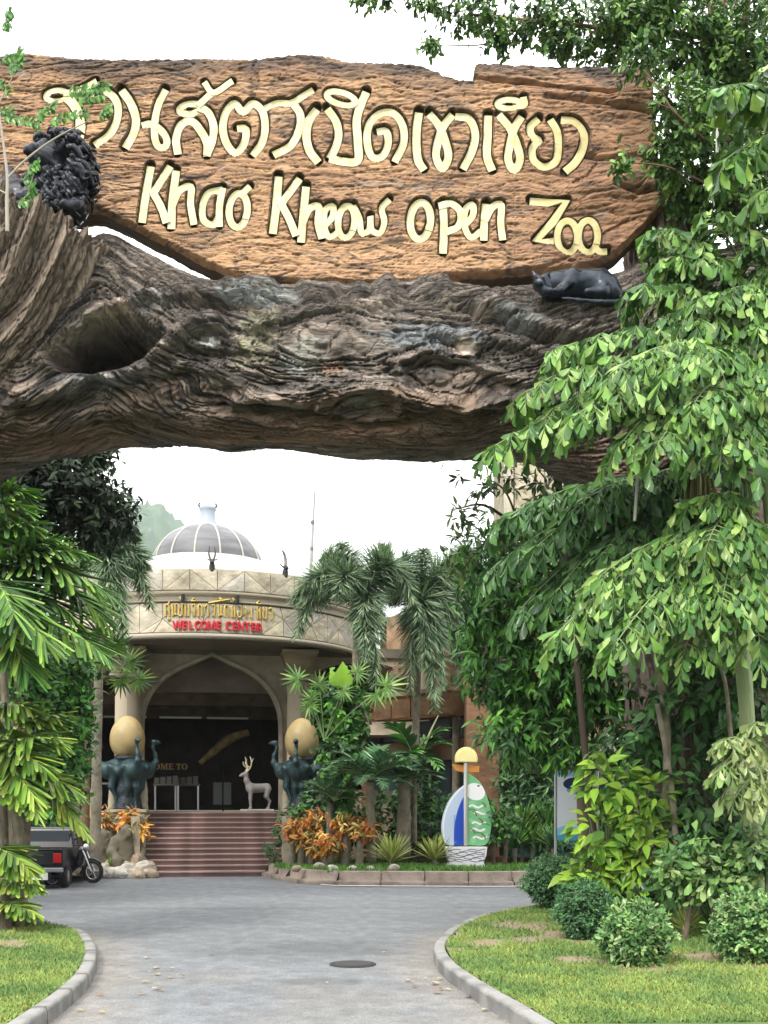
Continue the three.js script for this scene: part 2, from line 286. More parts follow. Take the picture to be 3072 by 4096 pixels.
// ------------------------------------------------------------------ leaf shapes and foliage
// blade along +y, length 1, width 1, folded by v, bent by b; w: half widths along the length
function bladeGeo(w, fold = 0.15, bend = 0.2, jag) {
  const n = w.length - 1, pos = [], uv = [], idx = [];
  for (let i = 0; i <= n; i++) { const t = i / n, z = -bend * t * t; for (const s of [-1, 0, 1]) { const yy = t + (jag && i === n ? jag[s + 1] : 0); pos.push(s * w[i] * 0.5, yy, z + Math.abs(s) * w[i] * fold); uv.push(0.5 + s * 0.5, t); } }
  for (let i = 0; i < n; i++) for (let k = 0; k < 2; k++) { const a = i * 3 + k; idx.push(a, a + 1, a + 3, a + 1, a + 4, a + 3); }
  const g = new THREE.BufferGeometry(); g.setAttribute('position', new THREE.Float32BufferAttribute(pos, 3)); g.setAttribute('uv', new THREE.Float32BufferAttribute(uv, 2)); g.setIndex(idx); g.computeVertexNormals(); return g;
}
const LG = {
  oval: bladeGeo([0.08, 0.75, 1, 0.8, 0.02], 0.12, 0.15), lance: bladeGeo([0.08, 0.7, 1, 0.85, 0.5, 0.02], 0.14, 0.3), droop: bladeGeo([0.1, 0.8, 1, 0.8, 0.4, 0.02], 0.22, 0.55),
  strap: bladeGeo([0.8, 1, 1, 0.85, 0.55, 0.05], 0.25, 0.45), strap2: bladeGeo([0.6, 1, 0.95, 0.8, 0.5, 0.05], 0.3, 0.75), areca: bladeGeo([0.4, 0.9, 1, 1, 0.95, 0.8], 0.32, 0.22, [-0.02, 0.05, 0.09]), areca2: bladeGeo([0.4, 0.9, 1, 1, 0.9, 0.7], 0.36, 0.5, [0.06, 0.03, -0.04]),
  fish: bladeGeo([0.06, 0.34, 0.66, 0.95, 0.8], 0.26, 0.15, [-0.22, 0.02, 0.12]), fish2: bladeGeo([0.06, 0.28, 0.55, 0.9, 0.95], 0.32, 0.3, [0.08, -0.08, -0.3]), fish3: bladeGeo([0.05, 0.3, 0.7, 1, 0.7], 0.2, 0.42, [0.14, -0.04, -0.16]),
  heart: bladeGeo([0.35, 0.95, 1, 0.72, 0.38, 0.02], 0.2, 0.3), grass: bladeGeo([0.9, 1, 0.6, 0.02], 0.2, 0.4), needle: bladeGeo([0.7, 1, 0.7, 0.05], 0.1, 0.35),
};
const _m = new THREE.Matrix4(), X_ = v(0, 0, 0), Y_ = v(0, 0, 0), Z_ = v(0, 0, 0);
function leafMatrix(p, dir, nor, len, wid, out = new THREE.Matrix4()) { // leaf from p along dir, its face turned to nor
  Y_.copy(dir).normalize(); X_.crossVectors(Y_, nor); if (X_.lengthSq() < 1e-6) X_.set(1, 0, 0.01).cross(Y_); X_.normalize(); Z_.crossVectors(X_, Y_);
  out.set(X_.x * wid, Y_.x * len, Z_.x * wid, p.x, X_.y * wid, Y_.y * len, Z_.y * wid, p.y, X_.z * wid, Y_.z * len, Z_.z * wid, p.z, 0, 0, 0, 1); return out;
}
function inst(name, geo, mat, mats, cols, parent, kind = 'stuff') {
  const m = new THREE.InstancedMesh(geo, mat, mats.length); m.castShadow = m.receiveShadow = true;
  const c = new THREE.Color(); mats.forEach((q, i) => { m.setMatrixAt(i, q); m.setColorAt(i, c.setRGB(...cols[i])); });
  m.name = parent ? name : numbered(name); (parent || scene).add(m); if (kind) m.userData.kind = kind; return m;
}
const sph = () => { const z = rr(-1, 1), a = rr(0, 2 * PI), r = Math.sqrt(1 - z * z); return v(r * Math.cos(a), z, r * Math.sin(a)); };
const shade = (pal) => { const a = pal[Math.floor(rnd() * pal.length)], k = rr(0.75, 1.3); return [a[0] * k * rr(0.9, 1.1), a[1] * k, a[2] * k * rr(0.85, 1.15)]; };
// clumps: [x, y, z, rx, ry, rz, weight]; twigs of several leaves, most of them near the skin
function crown(parent, name, clumps, n, o) {
  const { geo = LG.oval, mat = M.leaf, pal, len = [0.1, 0.16], ratio = 0.45, per = 7, droop = 0.35, shell = 0.5, spread = 1 } = o;
  const tot = clumps.reduce((s, c) => s + (c[6] ?? c[3] * c[4]), 0), mats = [], cols = [];
  for (const c of clumps) {
    const k = Math.round(n * (c[6] ?? c[3] * c[4]) / tot / per);
    for (let i = 0; i < k; i++) {
      const d = sph(), f = Math.pow(rnd(), 0.5) * (1 - shell) + shell, lump = 1 + 0.28 * nz(d.x * 2.1 + c[0], d.y * 2.1 + c[1], d.z * 2.1 + c[2]);
      const p = v(c[0] + d.x * c[3] * f * lump, c[1] + d.y * c[4] * f * lump, c[2] + d.z * c[5] * f * lump), tw = d.clone().add(sph().multiplyScalar(0.7)).normalize(), base = shade(pal);
      for (let j = 0; j < per; j++) {
        const L = rr(...len), q = p.clone().addScaledVector(tw, (j / per - 0.5) * L * 2.2 * spread), dir = sph().multiplyScalar(0.9).addScaledVector(tw, 0.55); dir.y -= droop;
        const nor = v(0, 1, 0.35).addScaledVector(d, 0.6).addScaledVector(sph(), 0.6);
        mats.push(leafMatrix(q, dir, nor, L, L * ratio * rr(0.8, 1.2))); const k2 = rr(0.82, 1.2); cols.push([base[0] * k2, base[1] * k2, base[2] * k2]);
      }
    }
  }
  return inst(name, geo, mat, mats, cols, parent);
}
const sub = (pts, o) => pts.map((c) => [c[0] - o.x, c[1] - o.y, c[2] - o.z, ...c.slice(3)]);
// clump given by its place in the photograph: [dx, dy, distance, rx, ry, depth radius] with rx, ry in photograph pixels
const clumpsAt = (list, o) => list.map(([dx, dy, D, rx, ry, rz]) => { const p = at(dx, dy, D); return [p.x - o.x, p.y - o.y, p.z - o.z, rx / KF * D, ry / KF * D, rz]; });
{ // grass blades on the two lawns
  reseed(5);
  for (const [ins, bare, xs, ds, n, name, lab] of [[insideL, bareL, [-11.5, -3], [9.4, 18.6], 46000, 'grass', 'sunny green lawn grass on the left verge inside the curved kerb'], [insideR, bareR, [0.7, 12.8], [9.4, 22], 84000, 'grass', 'mown green lawn grass on the right verge under the round bushes']]) {
    const mats = [], cols = [];
    while (mats.length < n) {
      const d = ds[0] + (ds[1] - ds[0]) * Math.pow(rnd(), 1.35), x = rr(...xs); if (!ins(x, d) || Math.abs(x) > d * 0.8 || (Math.abs(x) > d * 0.365 && rnd() > 0.4)) continue;
      const b = bareAt(x, d, bare); if (rnd() < b * 0.93) continue;
      const L = rr(0.03, 0.075) * (d > 16 ? 1.2 : 1), p = v(x, lawnY(x, d) - 0.004, -d), dir = sph(); dir.y = Math.abs(dir.y) * 0.8 + 0.55;
      mats.push(leafMatrix(p, dir, v(0, 0.5, 1).addScaledVector(sph(), 0.7), L, L * rr(0.14, 0.22) + 0.004)); const c = gcol(x, d), k = rr(0.75, 1.45), y = rnd() < 0.12 ? 1.5 : 1; cols.push([c[0] * k * y, c[1] * k, c[2] * k]);
    }
    tag(inst(name, LG.grass, M.leafDull, mats, cols), lab, 'grass');
  }
}
// ------------------------------------------------------------------ the gate: a sculpted tree trunk across the lane that carries a board
const gate = thing('tree_trunk_gate', 'huge sculpted tree trunk gate arching over the lane with a carved brown sign board', 'gate', [0, 0, -18.6]);
const GZ = 18.6, BD = 18.7;                                            // gate origin and front of the board
const ridge = (n) => 1 - Math.abs(n) * 2;
// features of the trunk in photograph pixels: [points, width, height]
const ROOTS = [
  [[[-60, 930], [0, 905], [42, 847], [104, 845], [172, 832], [208, 795], [245, 814], [312, 788], [354, 755], [396, 717], [470, 700]], 19, 0.20],
  [[[200, 690], [224, 668], [312, 649], [390, 639], [520, 634], [599, 606], [677, 636], [850, 622]], 15, 0.13],
  [[[500, 868], [547, 857], [651, 850], [755, 826], [833, 838], [925, 858], [1003, 873], [1107, 863], [1250, 850]], 20, 0.17],
  [[[560, 715], [588, 705], [677, 675], [781, 668], [860, 644], [960, 640]], 11, 0.10],
  [[[780, 610], [860, 620], [951, 634], [1029, 655], [1160, 705], [1316, 730], [1420, 760]], 20, 0.15],
  [[[860, 800], [885, 845], [930, 868], [1000, 868], [1090, 845]], 13, 0.12],
  [[[870, 785], [930, 765], [1010, 775], [1090, 815], [1180, 830]], 13, 0.10],
  [[[690, 880], [730, 900], [790, 912], [850, 900], [875, 872]], 9, 0.09],
  [[[690, 872], [740, 845], [800, 836], [860, 850]], 9, 0.09],
  [[[0, 960], [80, 930], [180, 895], [300, 880], [420, 900], [540, 905], [640, 930]], 26, 0.10],
  [[[320, 800], [400, 790], [470, 800], [520, 830], [505, 850]], 12, 0.11],
  [[[940, 720], [1000, 735], [1090, 740], [1180, 770]], 14, 0.09],
];
const GROOVES = [
  [[[480, 880], [560, 880], [640, 900], [760, 916], [860, 915], [980, 890], [1060, 885]], 14, 0.16],
  [[[420, 655], [560, 655], [600, 640], [690, 655], [800, 640]], 8, 0.11],
  [[[400, 760], [470, 770], [540, 775]], 8, 0.09],
  [[[840, 800], [900, 785], [980, 795]], 7, 0.09],
  [[[980, 660], [1080, 700], [1180, 735], [1300, 745]], 9, 0.09],
  [[[60, 950], [180, 915], [330, 905]], 8, 0.08],
];
const KNOTS = [[609, 665, 44, 30, 0.05], [781, 873, 74, 26, -0.20], [365, 847, 60, 40, 0.12], [1123, 691, 27, 24, -0.03], [951, 818, 76, 44, 0.05], [440, 830, 40, 30, 0.08], [505, 845, 30, 14, -0.1], [700, 740, 90, 46, 0.05], [1045, 610, 60, 18, 0.03]];
const TINTS = [
  [555, 715, 44, 58, [0.30, 0.285, 0.18], 0.6], [540, 770, 60, 26, [0.20, 0.20, 0.13], 0.6], [930, 728, 120, 34, [0.24, 0.28, 0.31], 0.65], [1000, 757, 34, 14, [0.62, 0.5, 0.42], 0.9], [650, 770, 60, 40, [0.26, 0.27, 0.24], 0.6],
  [1130, 700, 60, 30, [0.22, 0.25, 0.25], 0.5], [450, 738, 24, 10, [0.7, 0.7, 0.68], 0.9], [640, 790, 18, 24, [0.6, 0.6, 0.58], 0.5], [330, 840, 70, 40, [0.25, 0.17, 0.12], 0.6], [820, 860, 200, 26, [0.27, 0.19, 0.13], 0.6],
  [310, 655, 60, 26, [0.24, 0.23, 0.22], 0.6], [260, 665, 40, 18, [0.36, 0.26, 0.19], 0.7], [720, 795, 30, 14, [0.36, 0.2, 0.13], 0.7], [650, 935, 300, 26, [0.25, 0.13, 0.075], 0.75], [150, 960, 160, 40, [0.22, 0.12, 0.07], 0.7],
  [980, 860, 130, 60, [0.22, 0.16, 0.12], 0.5], [90, 620, 40, 60, [0.24, 0.23, 0.14], 0.6], [250, 820, 120, 20, [0.25, 0.25, 0.26], 0.6], [560, 640, 90, 14, [0.22, 0.27, 0.28], 0.5], [780, 875, 50, 14, [0.2, 0.22, 0.2], 0.8],
];
const TK = [0.115, 0.096, 0.083], TK2 = [0.235, 0.19, 0.155];
const segd = (x, y, P) => { let m = 1e9; for (let i = 0; i < P.length - 1; i++) { const [ax, ay] = P[i], ux = P[i + 1][0] - ax, uy = P[i + 1][1] - ay, t = clamp(((x - ax) * ux + (y - ay) * uy) / (ux * ux + uy * uy)); m = Math.min(m, Math.hypot(x - ax - ux * t, y - ay - uy * t)); } return m; };
// height and colour of the bark: l along the grain, t across it (metres); (dx, dy) place for the modelled features, front 0..1
function bark(l, t, dx, dy, front, rough = 1) {
  let h = 0, psi = t + 0.30 * fbm(l * 0.33, t * 0.7, 3, 3) + 0.05 * nz(l * 1.7, t * 2.3, 8), ring = 0;
  const wx = dx + 14 * nz(dx * 0.02, dy * 0.02, 4), wy = dy + 12 * nz(dx * 0.02, dy * 0.02, 9);
  if (front > 0) {
    for (const [kx, ky, rx, ry, a] of KNOTS) { const ex = (wx - kx) / rx, ey = (wy - ky) / ry, q = ex * ex + ey * ey; if (q < 7) { const e = Math.exp(-q * 0.9); psi -= (dy - ky) / 130 * e * 0.9; ring += Math.sin(Math.sqrt(q) * 15 + 2 * nz(dx * 0.03, dy * 0.03)) * Math.exp(-q * 1.4) * 0.022; h += a * Math.exp(-q * 1.6) * front; } }
    for (const [P, w, a] of ROOTS) { const d = segd(wx, wy, P) / w; if (d < 2) h += 1.45 * a * Math.exp(-d * d * d * 1.2) * front; }
    for (const [P, w, a] of GROOVES) { const d = segd(wx, wy, P) / w; if (d < 2) h -= 1.3 * a * Math.exp(-d * d * 1.5) * front; }
  }
  const f1 = nz(l * 0.35, psi * 1.6, 1), f2 = nz(l * 0.8, psi * 4.6, 2), f3 = nz(l * 1.7, psi * 12, 3), f4 = nz(l * 3.6, psi * 27, 4);
  const line = (n, w) => { const q = Math.abs(n) / w; return q < 1 ? (1 - q) * (1 - q) * (1 + 2 * q) : 0; }, wv = 0.04 * nz(l * 3.1, t * 4, 15), on = sstep(-0.25, 0.15, nz(l * 0.9, psi * 2.2, 19));
  const cr = Math.max(line(nz(l * 0.42, (psi + wv) * 4.2, 7), 0.07), 0.8 * line(nz(l * 0.5, (psi - wv) * 7.5, 17), 0.09) * on), cr2 = Math.max(line(nz(l * 1.0, (psi + wv) * 15, 12), 0.16) * (0.35 + 0.65 * on), line(nz(l * 2.6, (psi + 2 * wv) * 9, 13), 0.07) * 0.8);
  h += rough * (0.075 * f1 + 0.04 * f2 + 0.014 * ridge(f3) + 0.006 * ridge(f4) - 0.06 * cr - 0.03 * cr2 + 0.012 * nz(l * 9, psi * 14, 6) + 0.016 * ridge(nz(l * 5 + 2 * f3, psi * 19, 41)) + 0.022 * Math.abs(nz(l * 4.2, t * 6.5, 51)) - 0.05 * Math.pow(clamp(ridge(nz(l * 2.2 + f2, t * 3.4 + f2, 61))), 10)) + ring;
  let c = mix3(TK, TK2, sstep(-0.35, 0.55, f2 + 0.6 * f3 + 0.5 * nz(l * 0.7, t * 1.1, 20)));
  c = mix3(c, [0.032, 0.027, 0.024], clamp(cr * 0.95 + cr2 * 0.75));
  c = mix3(c, [0.26, 0.26, 0.26], sstep(0.28, 0.5, fbm(l * 2.4, t * 3.4, 30, 4)) * 0.6);
  if (front > 0) for (const [kx, ky, rx, ry, q, a] of TINTS) { const e = Math.hypot((dx - kx) / rx, (dy - ky) / ry); if (e < 2.6) c = mix3(c, q.map((z) => z * (0.75 + 0.9 * (0.5 + f3) * 0.6)), a * 0.8 * sstep(1.05, 0.75, e + 1.3 * fbm(l * 3.4, t * 6.1, 33, 5))); }
  if (front > 0) c = mix3(c, [0.20, 0.125, 0.08], sstep(840, 920, dy + 60 * f2 + 40 * f1) * 0.55 * front);
  const g5 = nz(l * 2.2 + f2, psi * 34, 71), g6 = nz(l * 5, psi * 21 + f3, 77); c = c.map((z) => z * (1 - 0.5 * sstep(0.15, 0.42, g5) - 0.2 * sstep(0.2, 0.4, g6) + 0.28 * sstep(0.15, 0.45, -g5)));
  const k = 0.95 + 0.45 * f3 + 0.3 * f4 + 0.25 * nz(l * 22, psi * 40, 5); c = c.map((z) => z * clamp(k, 0.4, 1.6));
  return [h, c];
}
function gridGeo(nu, nv, f, wrapV) { // f(u index, v index) -> [x, y, z, color]
  const pos = [], col = [], idx = [];
  for (let i = 0; i <= nu; i++) for (let j = 0; j <= nv; j++) { const [x, y, z, c] = f(i, j); pos.push(x, y, z); col.push(...c); }
  const w = nv + 1; for (let i = 0; i < nu; i++) for (let j = 0; j < nv; j++) { const a = i * w + j; idx.push(a, a + 1, a + w, a + 1, a + w + 1, a + w); }
  const g = new THREE.BufferGeometry(); g.setAttribute('position', new THREE.Float32BufferAttribute(pos, 3)); g.setAttribute('color', new THREE.Float32BufferAttribute(col, 3)); g.setIndex(idx); g.computeVertexNormals(); return boxUV(g);
}
const curve = (P) => (x) => { if (x <= P[0][0]) return P[0][1]; for (let i = 0; i < P.length - 1; i++) if (x <= P[i + 1][0]) { const t = (x - P[i][0]) / (P[i + 1][0] - P[i][0]); const m0 = i ? (P[i + 1][1] - P[i - 1][1]) / (P[i + 1][0] - P[i - 1][0]) : 0, m1 = i < P.length - 2 ? (P[i + 2][1] - P[i][1]) / (P[i + 2][0] - P[i][0]) : 0, d = P[i + 1][0] - P[i][0]; const t2 = t * t, t3 = t2 * t; return (2 * t3 - 3 * t2 + 1) * P[i][1] + (t3 - 2 * t2 + t) * m0 * d + (3 * t2 - 2 * t3) * P[i + 1][1] + (t3 - t2) * m1 * d; } return P[P.length - 1][1]; };
const barkMat = std([1, 1, 1], 0.85, { vertexColors: true, bumpMap: rep(T.bark, 1.6), bumpScale: 0.03 }), beamMat = std([1, 1, 1], 0.85, { vertexColors: true, bumpMap: rep(T.barkH, 0.9), bumpScale: 0.03 });
{ // the beam
  const top = curve([[-330, 500], [-100, 520], [60, 560], [180, 496], [232, 474], [300, 508], [390, 556], [450, 578], [530, 588], [650, 600], [870, 608], [1000, 612], [1070, 597], [1140, 588], [1250, 574], [1340, 556], [1420, 520], [1560, 500], [1760, 480]]);
  const bot = curve([[-330, 1240], [-140, 1110], [0, 1022], [60, 990], [150, 974], [240, 961], [340, 955], [420, 960], [480, 970], [560, 962], [640, 967], [760, 984], [830, 986], [900, 990], [1050, 986], [1160, 992], [1230, 1030], [1300, 1088], [1370, 1180], [1450, 1290], [1600, 1340], [1760, 1340]]);
  const D = 19.15, S = KF / D, cols = [];
  for (let x = -330; x < -70; x += 14) cols.push(x); for (let x = -70; x < 1430; x += 1.75) cols.push(x); for (let x = 1430; x <= 1760; x += 14) cols.push(x);
  const NF = 330, NB = 26, ph = []; for (let j = 0; j <= NF; j++) ph.push(-0.35 + (PI + 0.7) * j / NF); for (let j = 1; j <= NB; j++) ph.push(PI + 0.35 + (PI - 0.7) * j / NB);
  const g = gridGeo(cols.length - 1, ph.length - 1, (i, j) => {
    let hy; const dx = cols[i], t0 = top(dx), b0 = bot(dx), cy = (t0 + b0) / 2; hy = (b0 - t0) / 2 / S; const hz = Math.min(1.25, hy * 0.95), p = ph[j], c = Math.cos(p), s = Math.sin(p);
    const sc = Math.sign(c) * Math.pow(Math.abs(c), 0.85), ss = Math.sign(s) * Math.pow(Math.abs(s), 0.8);
    const yt = 2 + (HY - t0) * 18.3 / KF, yb = 2 + (HY - b0) * 19.3 / KF; hy = (yt - yb) / 2; const X = gx(dx, 18.5), Y = (yt + yb) / 2 + hy * sc, Z = hz * ss, dy = HY - (Y - 2) / (D - Z) * KF, fx = CX + X / (D - Z) * KF, front = sstep(-0.15, 0.35, s);
    let [h, q] = bark(X, p * hy * 0.95, fx, dy, front);
    const edge = 1 - 0.6 * Math.pow(Math.abs(sc), 8); let n = v(0, sc / hy, ss / hz).normalize();
    let dz = 0; const e = Math.hypot((fx - 222 + 12 * nz(dx * 0.03, dy * 0.03)) / 122, (dy - 748 + (fx - 222) * 0.16) / 52) + 0.16 * nz(dx * 0.025, dy * 0.025, 3); // the hollow, its shade deepened in the bark colour
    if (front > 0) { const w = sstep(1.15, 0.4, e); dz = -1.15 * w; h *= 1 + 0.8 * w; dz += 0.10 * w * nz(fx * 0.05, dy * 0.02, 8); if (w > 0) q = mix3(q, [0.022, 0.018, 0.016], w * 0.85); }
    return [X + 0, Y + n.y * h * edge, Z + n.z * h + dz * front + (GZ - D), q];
  });
  obj('trunk', g, beamMat, gate);
}
function post(P, R, nU, nV, grain, seedT, jag, name = 'trunk', flute = 0) { // upright or leaning trunk; P centre line (metres, gate axes), R radii
  const c = new THREE.CatmullRomCurve3(P), L = c.getLength(), N = [];
  const g = gridGeo(nU, nV, (i, j) => {
    const u = i / nU, C = c.getPointAt(u), T_ = c.getTangentAt(u), a = j / nV * 2 * PI, B = v(0, 0, 1), A = B.clone().cross(T_).normalize(), B2 = T_.clone().cross(A);
    const f = u * (R.length - 1), k = Math.min(R.length - 2, Math.floor(f)), r = lerp(R[k], R[k + 1], f - k), d = A.clone().multiplyScalar(Math.cos(a)).addScaledVector(B2, Math.sin(a));
    const [h, q] = bark(u * L * grain + seedT, a * r, 0, 0, 0, 1), fl = flute ? flute * (ridge(nz(u * 1.1 + seedT, Math.cos(a) * 2.6, Math.sin(a) * 2.6)) + 0.8 * ridge(nz(u * 1.6, Math.cos(a) * 5.5, Math.sin(a) * 5.5 + 3)) + 0.5 * ridge(nz(u * 2.4, Math.cos(a) * 12, Math.sin(a) * 12 + 9))) : 0;
    let p = C.clone().addScaledVector(d, r + h * 0.8 + fl * sstep(0, 0.4, u));
    if (jag) p.addScaledVector(T_, sstep(0.93, 1, u) * (jag * (nz(Math.cos(a) * 4, Math.sin(a) * 4, 2) + 0.9 * nz(Math.cos(a) * 13, Math.sin(a) * 13, 5))));
    let cc = q; if (flute) cc = mix3(mix3([0.16, 0.115, 0.085], [0.30, 0.225, 0.165], sstep(0.1, 0.45, fl * 3)), q, 0.45);
    return [p.x, p.y, p.z, cc];
  });
  obj(name, g, barkMat, gate);
  if (jag) { const C = c.getPointAt(1), T_ = c.getTangentAt(1), A = v(0, 0, 1).cross(T_).normalize(), B = T_.clone().cross(A), r = R[R.length - 1]; // broken top
    obj('broken_top', gridGeo(30, 60, (i, j) => { const q = i / 30 * r * 1.02, a = j / 60 * 2 * PI, p = C.clone().addScaledVector(A, Math.cos(a) * q).addScaledVector(B, Math.sin(a) * q).addScaledVector(T_, -0.09 + 0.1 * nz(Math.cos(a) * q * 6, Math.sin(a) * q * 6, 4)); const k = 0.8 + 0.6 * nz(q * 9, a * 2); return [p.x, p.y, p.z, [0.17 * k, 0.13 * k, 0.1 * k]]; }), barkMat, gate); }
}
const ga = (dx, dy, D) => at(dx, dy, D).add(v(0, 0, GZ));
post([ga(-330, 1010, 18.6), ga(-170, 850, 18.45), ga(-10, 690, 18.25), ga(62, 560, 18.1), ga(92, 480, 18.05)], [1.35, 1.2, 1.0, 0.92, 0.96], 240, 520, 1, 40, 0.16, 'stump', 0.09);
post([ga(-420, 2010, 18.9), ga(-400, 1500, 18.9), ga(-350, 1050, 18.9), ga(-300, 700, 18.9)], [2.1, 1.75, 1.6, 1.4], 160, 200, 1, 11, 0, 'post');
post([ga(1640, 2010, 19.4), ga(1600, 1560, 19.4), ga(1575, 1150, 19.3), ga(1540, 800, 19.2), ga(1450, 600, 19.5), ga(1420, 440, 19.6)], [2.2, 1.9, 1.85, 1.25, 0.95, 0.5], 220, 240, 1, 23, 0.12, 'post', 0.05);
// lettering: strokes in the pixels of two enlargements of the photograph, [stroke points, relative width]
const c1 = (p) => [p[0] * 0.5208, p[1] * 0.5208 + 81], c2 = (p) => [(p[0] + 1526.2) * 0.5208, p[1] * 0.5208 + 81];
const ring_ = (x, y, rx, ry, tilt = 0, a0 = 0.4, a1 = 6.75) => { const o = []; for (let i = 0; i <= 16; i++) { const a = lerp(a0, a1, i / 16), px = Math.cos(a) * rx, py = Math.sin(a) * ry; o.push([x + px * Math.cos(tilt) - py * Math.sin(tilt), y + px * Math.sin(tilt) + py * Math.cos(tilt)]); } return o; };
const LETTERS = [
  [c1, [ring_(232, 232, 46, 22, -0.1), 0.72], [[[268, 235], [296, 262], [322, 310], [330, 370], [316, 438]], 1.15], [[[262, 224], [300, 218], [350, 200], [396, 176]], 0.72]],
  [c1, [[[365, 248], [400, 222], [445, 218], [482, 262], [482, 330], [452, 392], [392, 438]], 0.92]],
  [c1, [[[502, 210], [538, 262], [560, 330], [550, 390], [518, 448]], 1], [[[588, 356], [622, 350], [660, 372], [688, 412], [682, 446], [656, 446], [640, 412], [640, 340], [656, 268], [684, 212]], 0.86]],
  [c1, [ring_(786, 286, 46, 20, -0.15), 0.8], [[[735, 474], [728, 410], [752, 352], [796, 342], [832, 382], [856, 430], [858, 484]], 0.95], [[[822, 282], [858, 300], [882, 350], [880, 420], [856, 482]], 0.9], [[[820, 276], [862, 240], [886, 222]], 0.8], [[[848, 184], [882, 226], [962, 180]], 0.72]],
  [c1, [[[984, 368], [1016, 368], [1010, 430], [976, 470], [938, 430], [922, 360], [938, 296], [972, 264], [1006, 300], [1046, 264], [1084, 292], [1098, 360], [1084, 430], [1048, 480]], 0.92]],
  [c1, [[[1100, 282], [1150, 262], [1206, 262], [1252, 236], [1296, 210]], 0.8], [[[1216, 266], [1244, 310], [1240, 370], [1206, 440], [1136, 480]], 0.92]],
  [c1, [[[1312, 290], [1282, 332], [1270, 400], [1284, 462], [1318, 508]], 1]],
  [c1, [[[1358, 288], [1392, 336], [1404, 392], [1392, 446], [1368, 492]], 0.95], [[[1368, 494], [1420, 506], [1482, 504], [1484, 430], [1480, 330], [1498, 268], [1518, 222]], 1], [ring_(1414, 246, 62, 24, 0.28), 0.72]],
  [c2, [[[40, 382], [74, 378], [84, 430], [58, 484], [20, 488], [-2, 430], [6, 350], [52, 306], [104, 304], [144, 356], [148, 430], [112, 506]], 0.9]],
  [c2, [[[212, 304], [204, 360], [202, 440], [210, 504], [232, 540]], 1]],
  [c2, [[[256, 308], [292, 350], [322, 420], [334, 486], [310, 536], [284, 486], [292, 420], [316, 356], [350, 314]], 0.95]],
  [c2, [[[366, 318], [418, 326], [446, 384], [434, 460], [396, 536]], 0.95]],
  [c2, [[[500, 316], [498, 400], [496, 486], [516, 542]], 1]],
  [c2, [[[546, 312], [588, 362], [622, 440], [632, 500], [608, 542], [584, 500], [590, 440], [612, 362], [638, 322]], 0.95], [ring_(586, 268, 48, 18, 0), 0.72], [[[622, 276], [650, 272], [646, 244]], 0.8]],
  [c2, [[[708, 330], [676, 362], [684, 400], [712, 420], [686, 446], [690, 500], [732, 528], [780, 506], [792, 440], [786, 380], [760, 334]], 0.9]],
  [c2, [[[806, 332], [858, 340], [898, 392], [894, 450], [862, 510], [822, 546]], 0.95]],
  [c1, [[[622, 528], [602, 640], [586, 758]], 0.95], [[[702, 528], [664, 590], [630, 644]], 0.9], [[[634, 640], [664, 694], [688, 762]], 0.9]],
  [c1, [[[728, 546], [712, 660], [708, 784]], 0.95], [[[712, 690], [744, 626], [788, 610], [788, 680], [802, 768]], 0.85]],
  [c1, [[[918, 622], [862, 638], [838, 690], [844, 752], [884, 768], [908, 730]], 0.85], [[[922, 618], [908, 690], [908, 776]], 0.85]],
  [c1, [ring_(986, 708, 38, 70, 0.08), 0.85], [[[1000, 642], [1034, 612]], 0.8]],
  [c1, [[[1154, 570], [1144, 690], [1130, 804]], 0.98], [[[1240, 580], [1200, 636], [1160, 690]], 0.9], [[[1166, 684], [1200, 750], [1226, 816]], 0.9]],
  [c1, [[[1268, 612], [1256, 730], [1248, 840]], 0.95], [[[1254, 762], [1286, 700], [1320, 692], [1318, 760], [1334, 826]], 0.85]],
  [c1, [[[1338, 778], [1376, 738], [1380, 690], [1350, 704], [1344, 770], [1364, 820], [1400, 802]], 0.75]],
  [c1, [ring_(1436, 756, 34, 66, 0.1), 0.8]],
  [c1, [[[1466, 690], [1490, 740], [1502, 806], [1530, 790], [1536, 730], [1542, 790], [1574, 804], [1594, 756], [1584, 700], [1614, 666]], 0.75]],
  [c2, [ring_(218, 752, 42, 76, 0.08), 0.92]],
  [c2, [[[312, 680], [316, 780], [312, 886]], 0.95], [[[296, 690], [346, 682], [384, 716], [376, 776], [326, 800]], 0.85]],
  [c2, [[[400, 772], [436, 730], [436, 684], [408, 700], [404, 780], [430, 822], [468, 796]], 0.78]],
  [c2, [[[490, 684], [484, 760], [482, 832]], 0.9], [[[486, 752], [520, 694], [552, 684], [552, 760], [560, 832]], 0.85]],
  [c2, [[[676, 670], [750, 676], [826, 670], [770, 756], [698, 836], [770, 838]], 0.95]],
  [c2, [ring_(830, 818, 42, 66, 0), 0.8]],
  [c2, [ring_(916, 816, 40, 66, 0), 0.8]],
  [c2, [[[944, 862], [966, 880], [992, 880]], 0.8]],
];
const SW = 19.2, strokes = []; // stroke width in photograph pixels
LETTERS.forEach(([map, ...st], li) => st.forEach(([pts, w]) => {
  const q = pts.map(map), sharp = q.length <= 2 || (li === 29);
  let s = q; if (!sharp) s = new THREE.CatmullRomCurve3(q.map((p) => v(p[0], p[1], 0)), false, 'centripetal').getSpacedPoints(Math.max(8, q.length * 6)).map((p) => [p.x, p.y]);
  let bb = [1e9, 1e9, -1e9, -1e9]; s.forEach(([x, y]) => { bb = [Math.min(bb[0], x), Math.min(bb[1], y), Math.max(bb[2], x), Math.max(bb[3], y)]; });
  strokes.push({ li, s, w: w * SW, bb });
}));
const letterDist = (x, y) => { let m = 1e9; for (const k of strokes) if (x > k.bb[0] - 26 && x < k.bb[2] + 26 && y > k.bb[1] - 26 && y < k.bb[3] + 26) m = Math.min(m, segd(x, y, k.s) - k.w / 2); return m; };
const CARVE = 0.09;
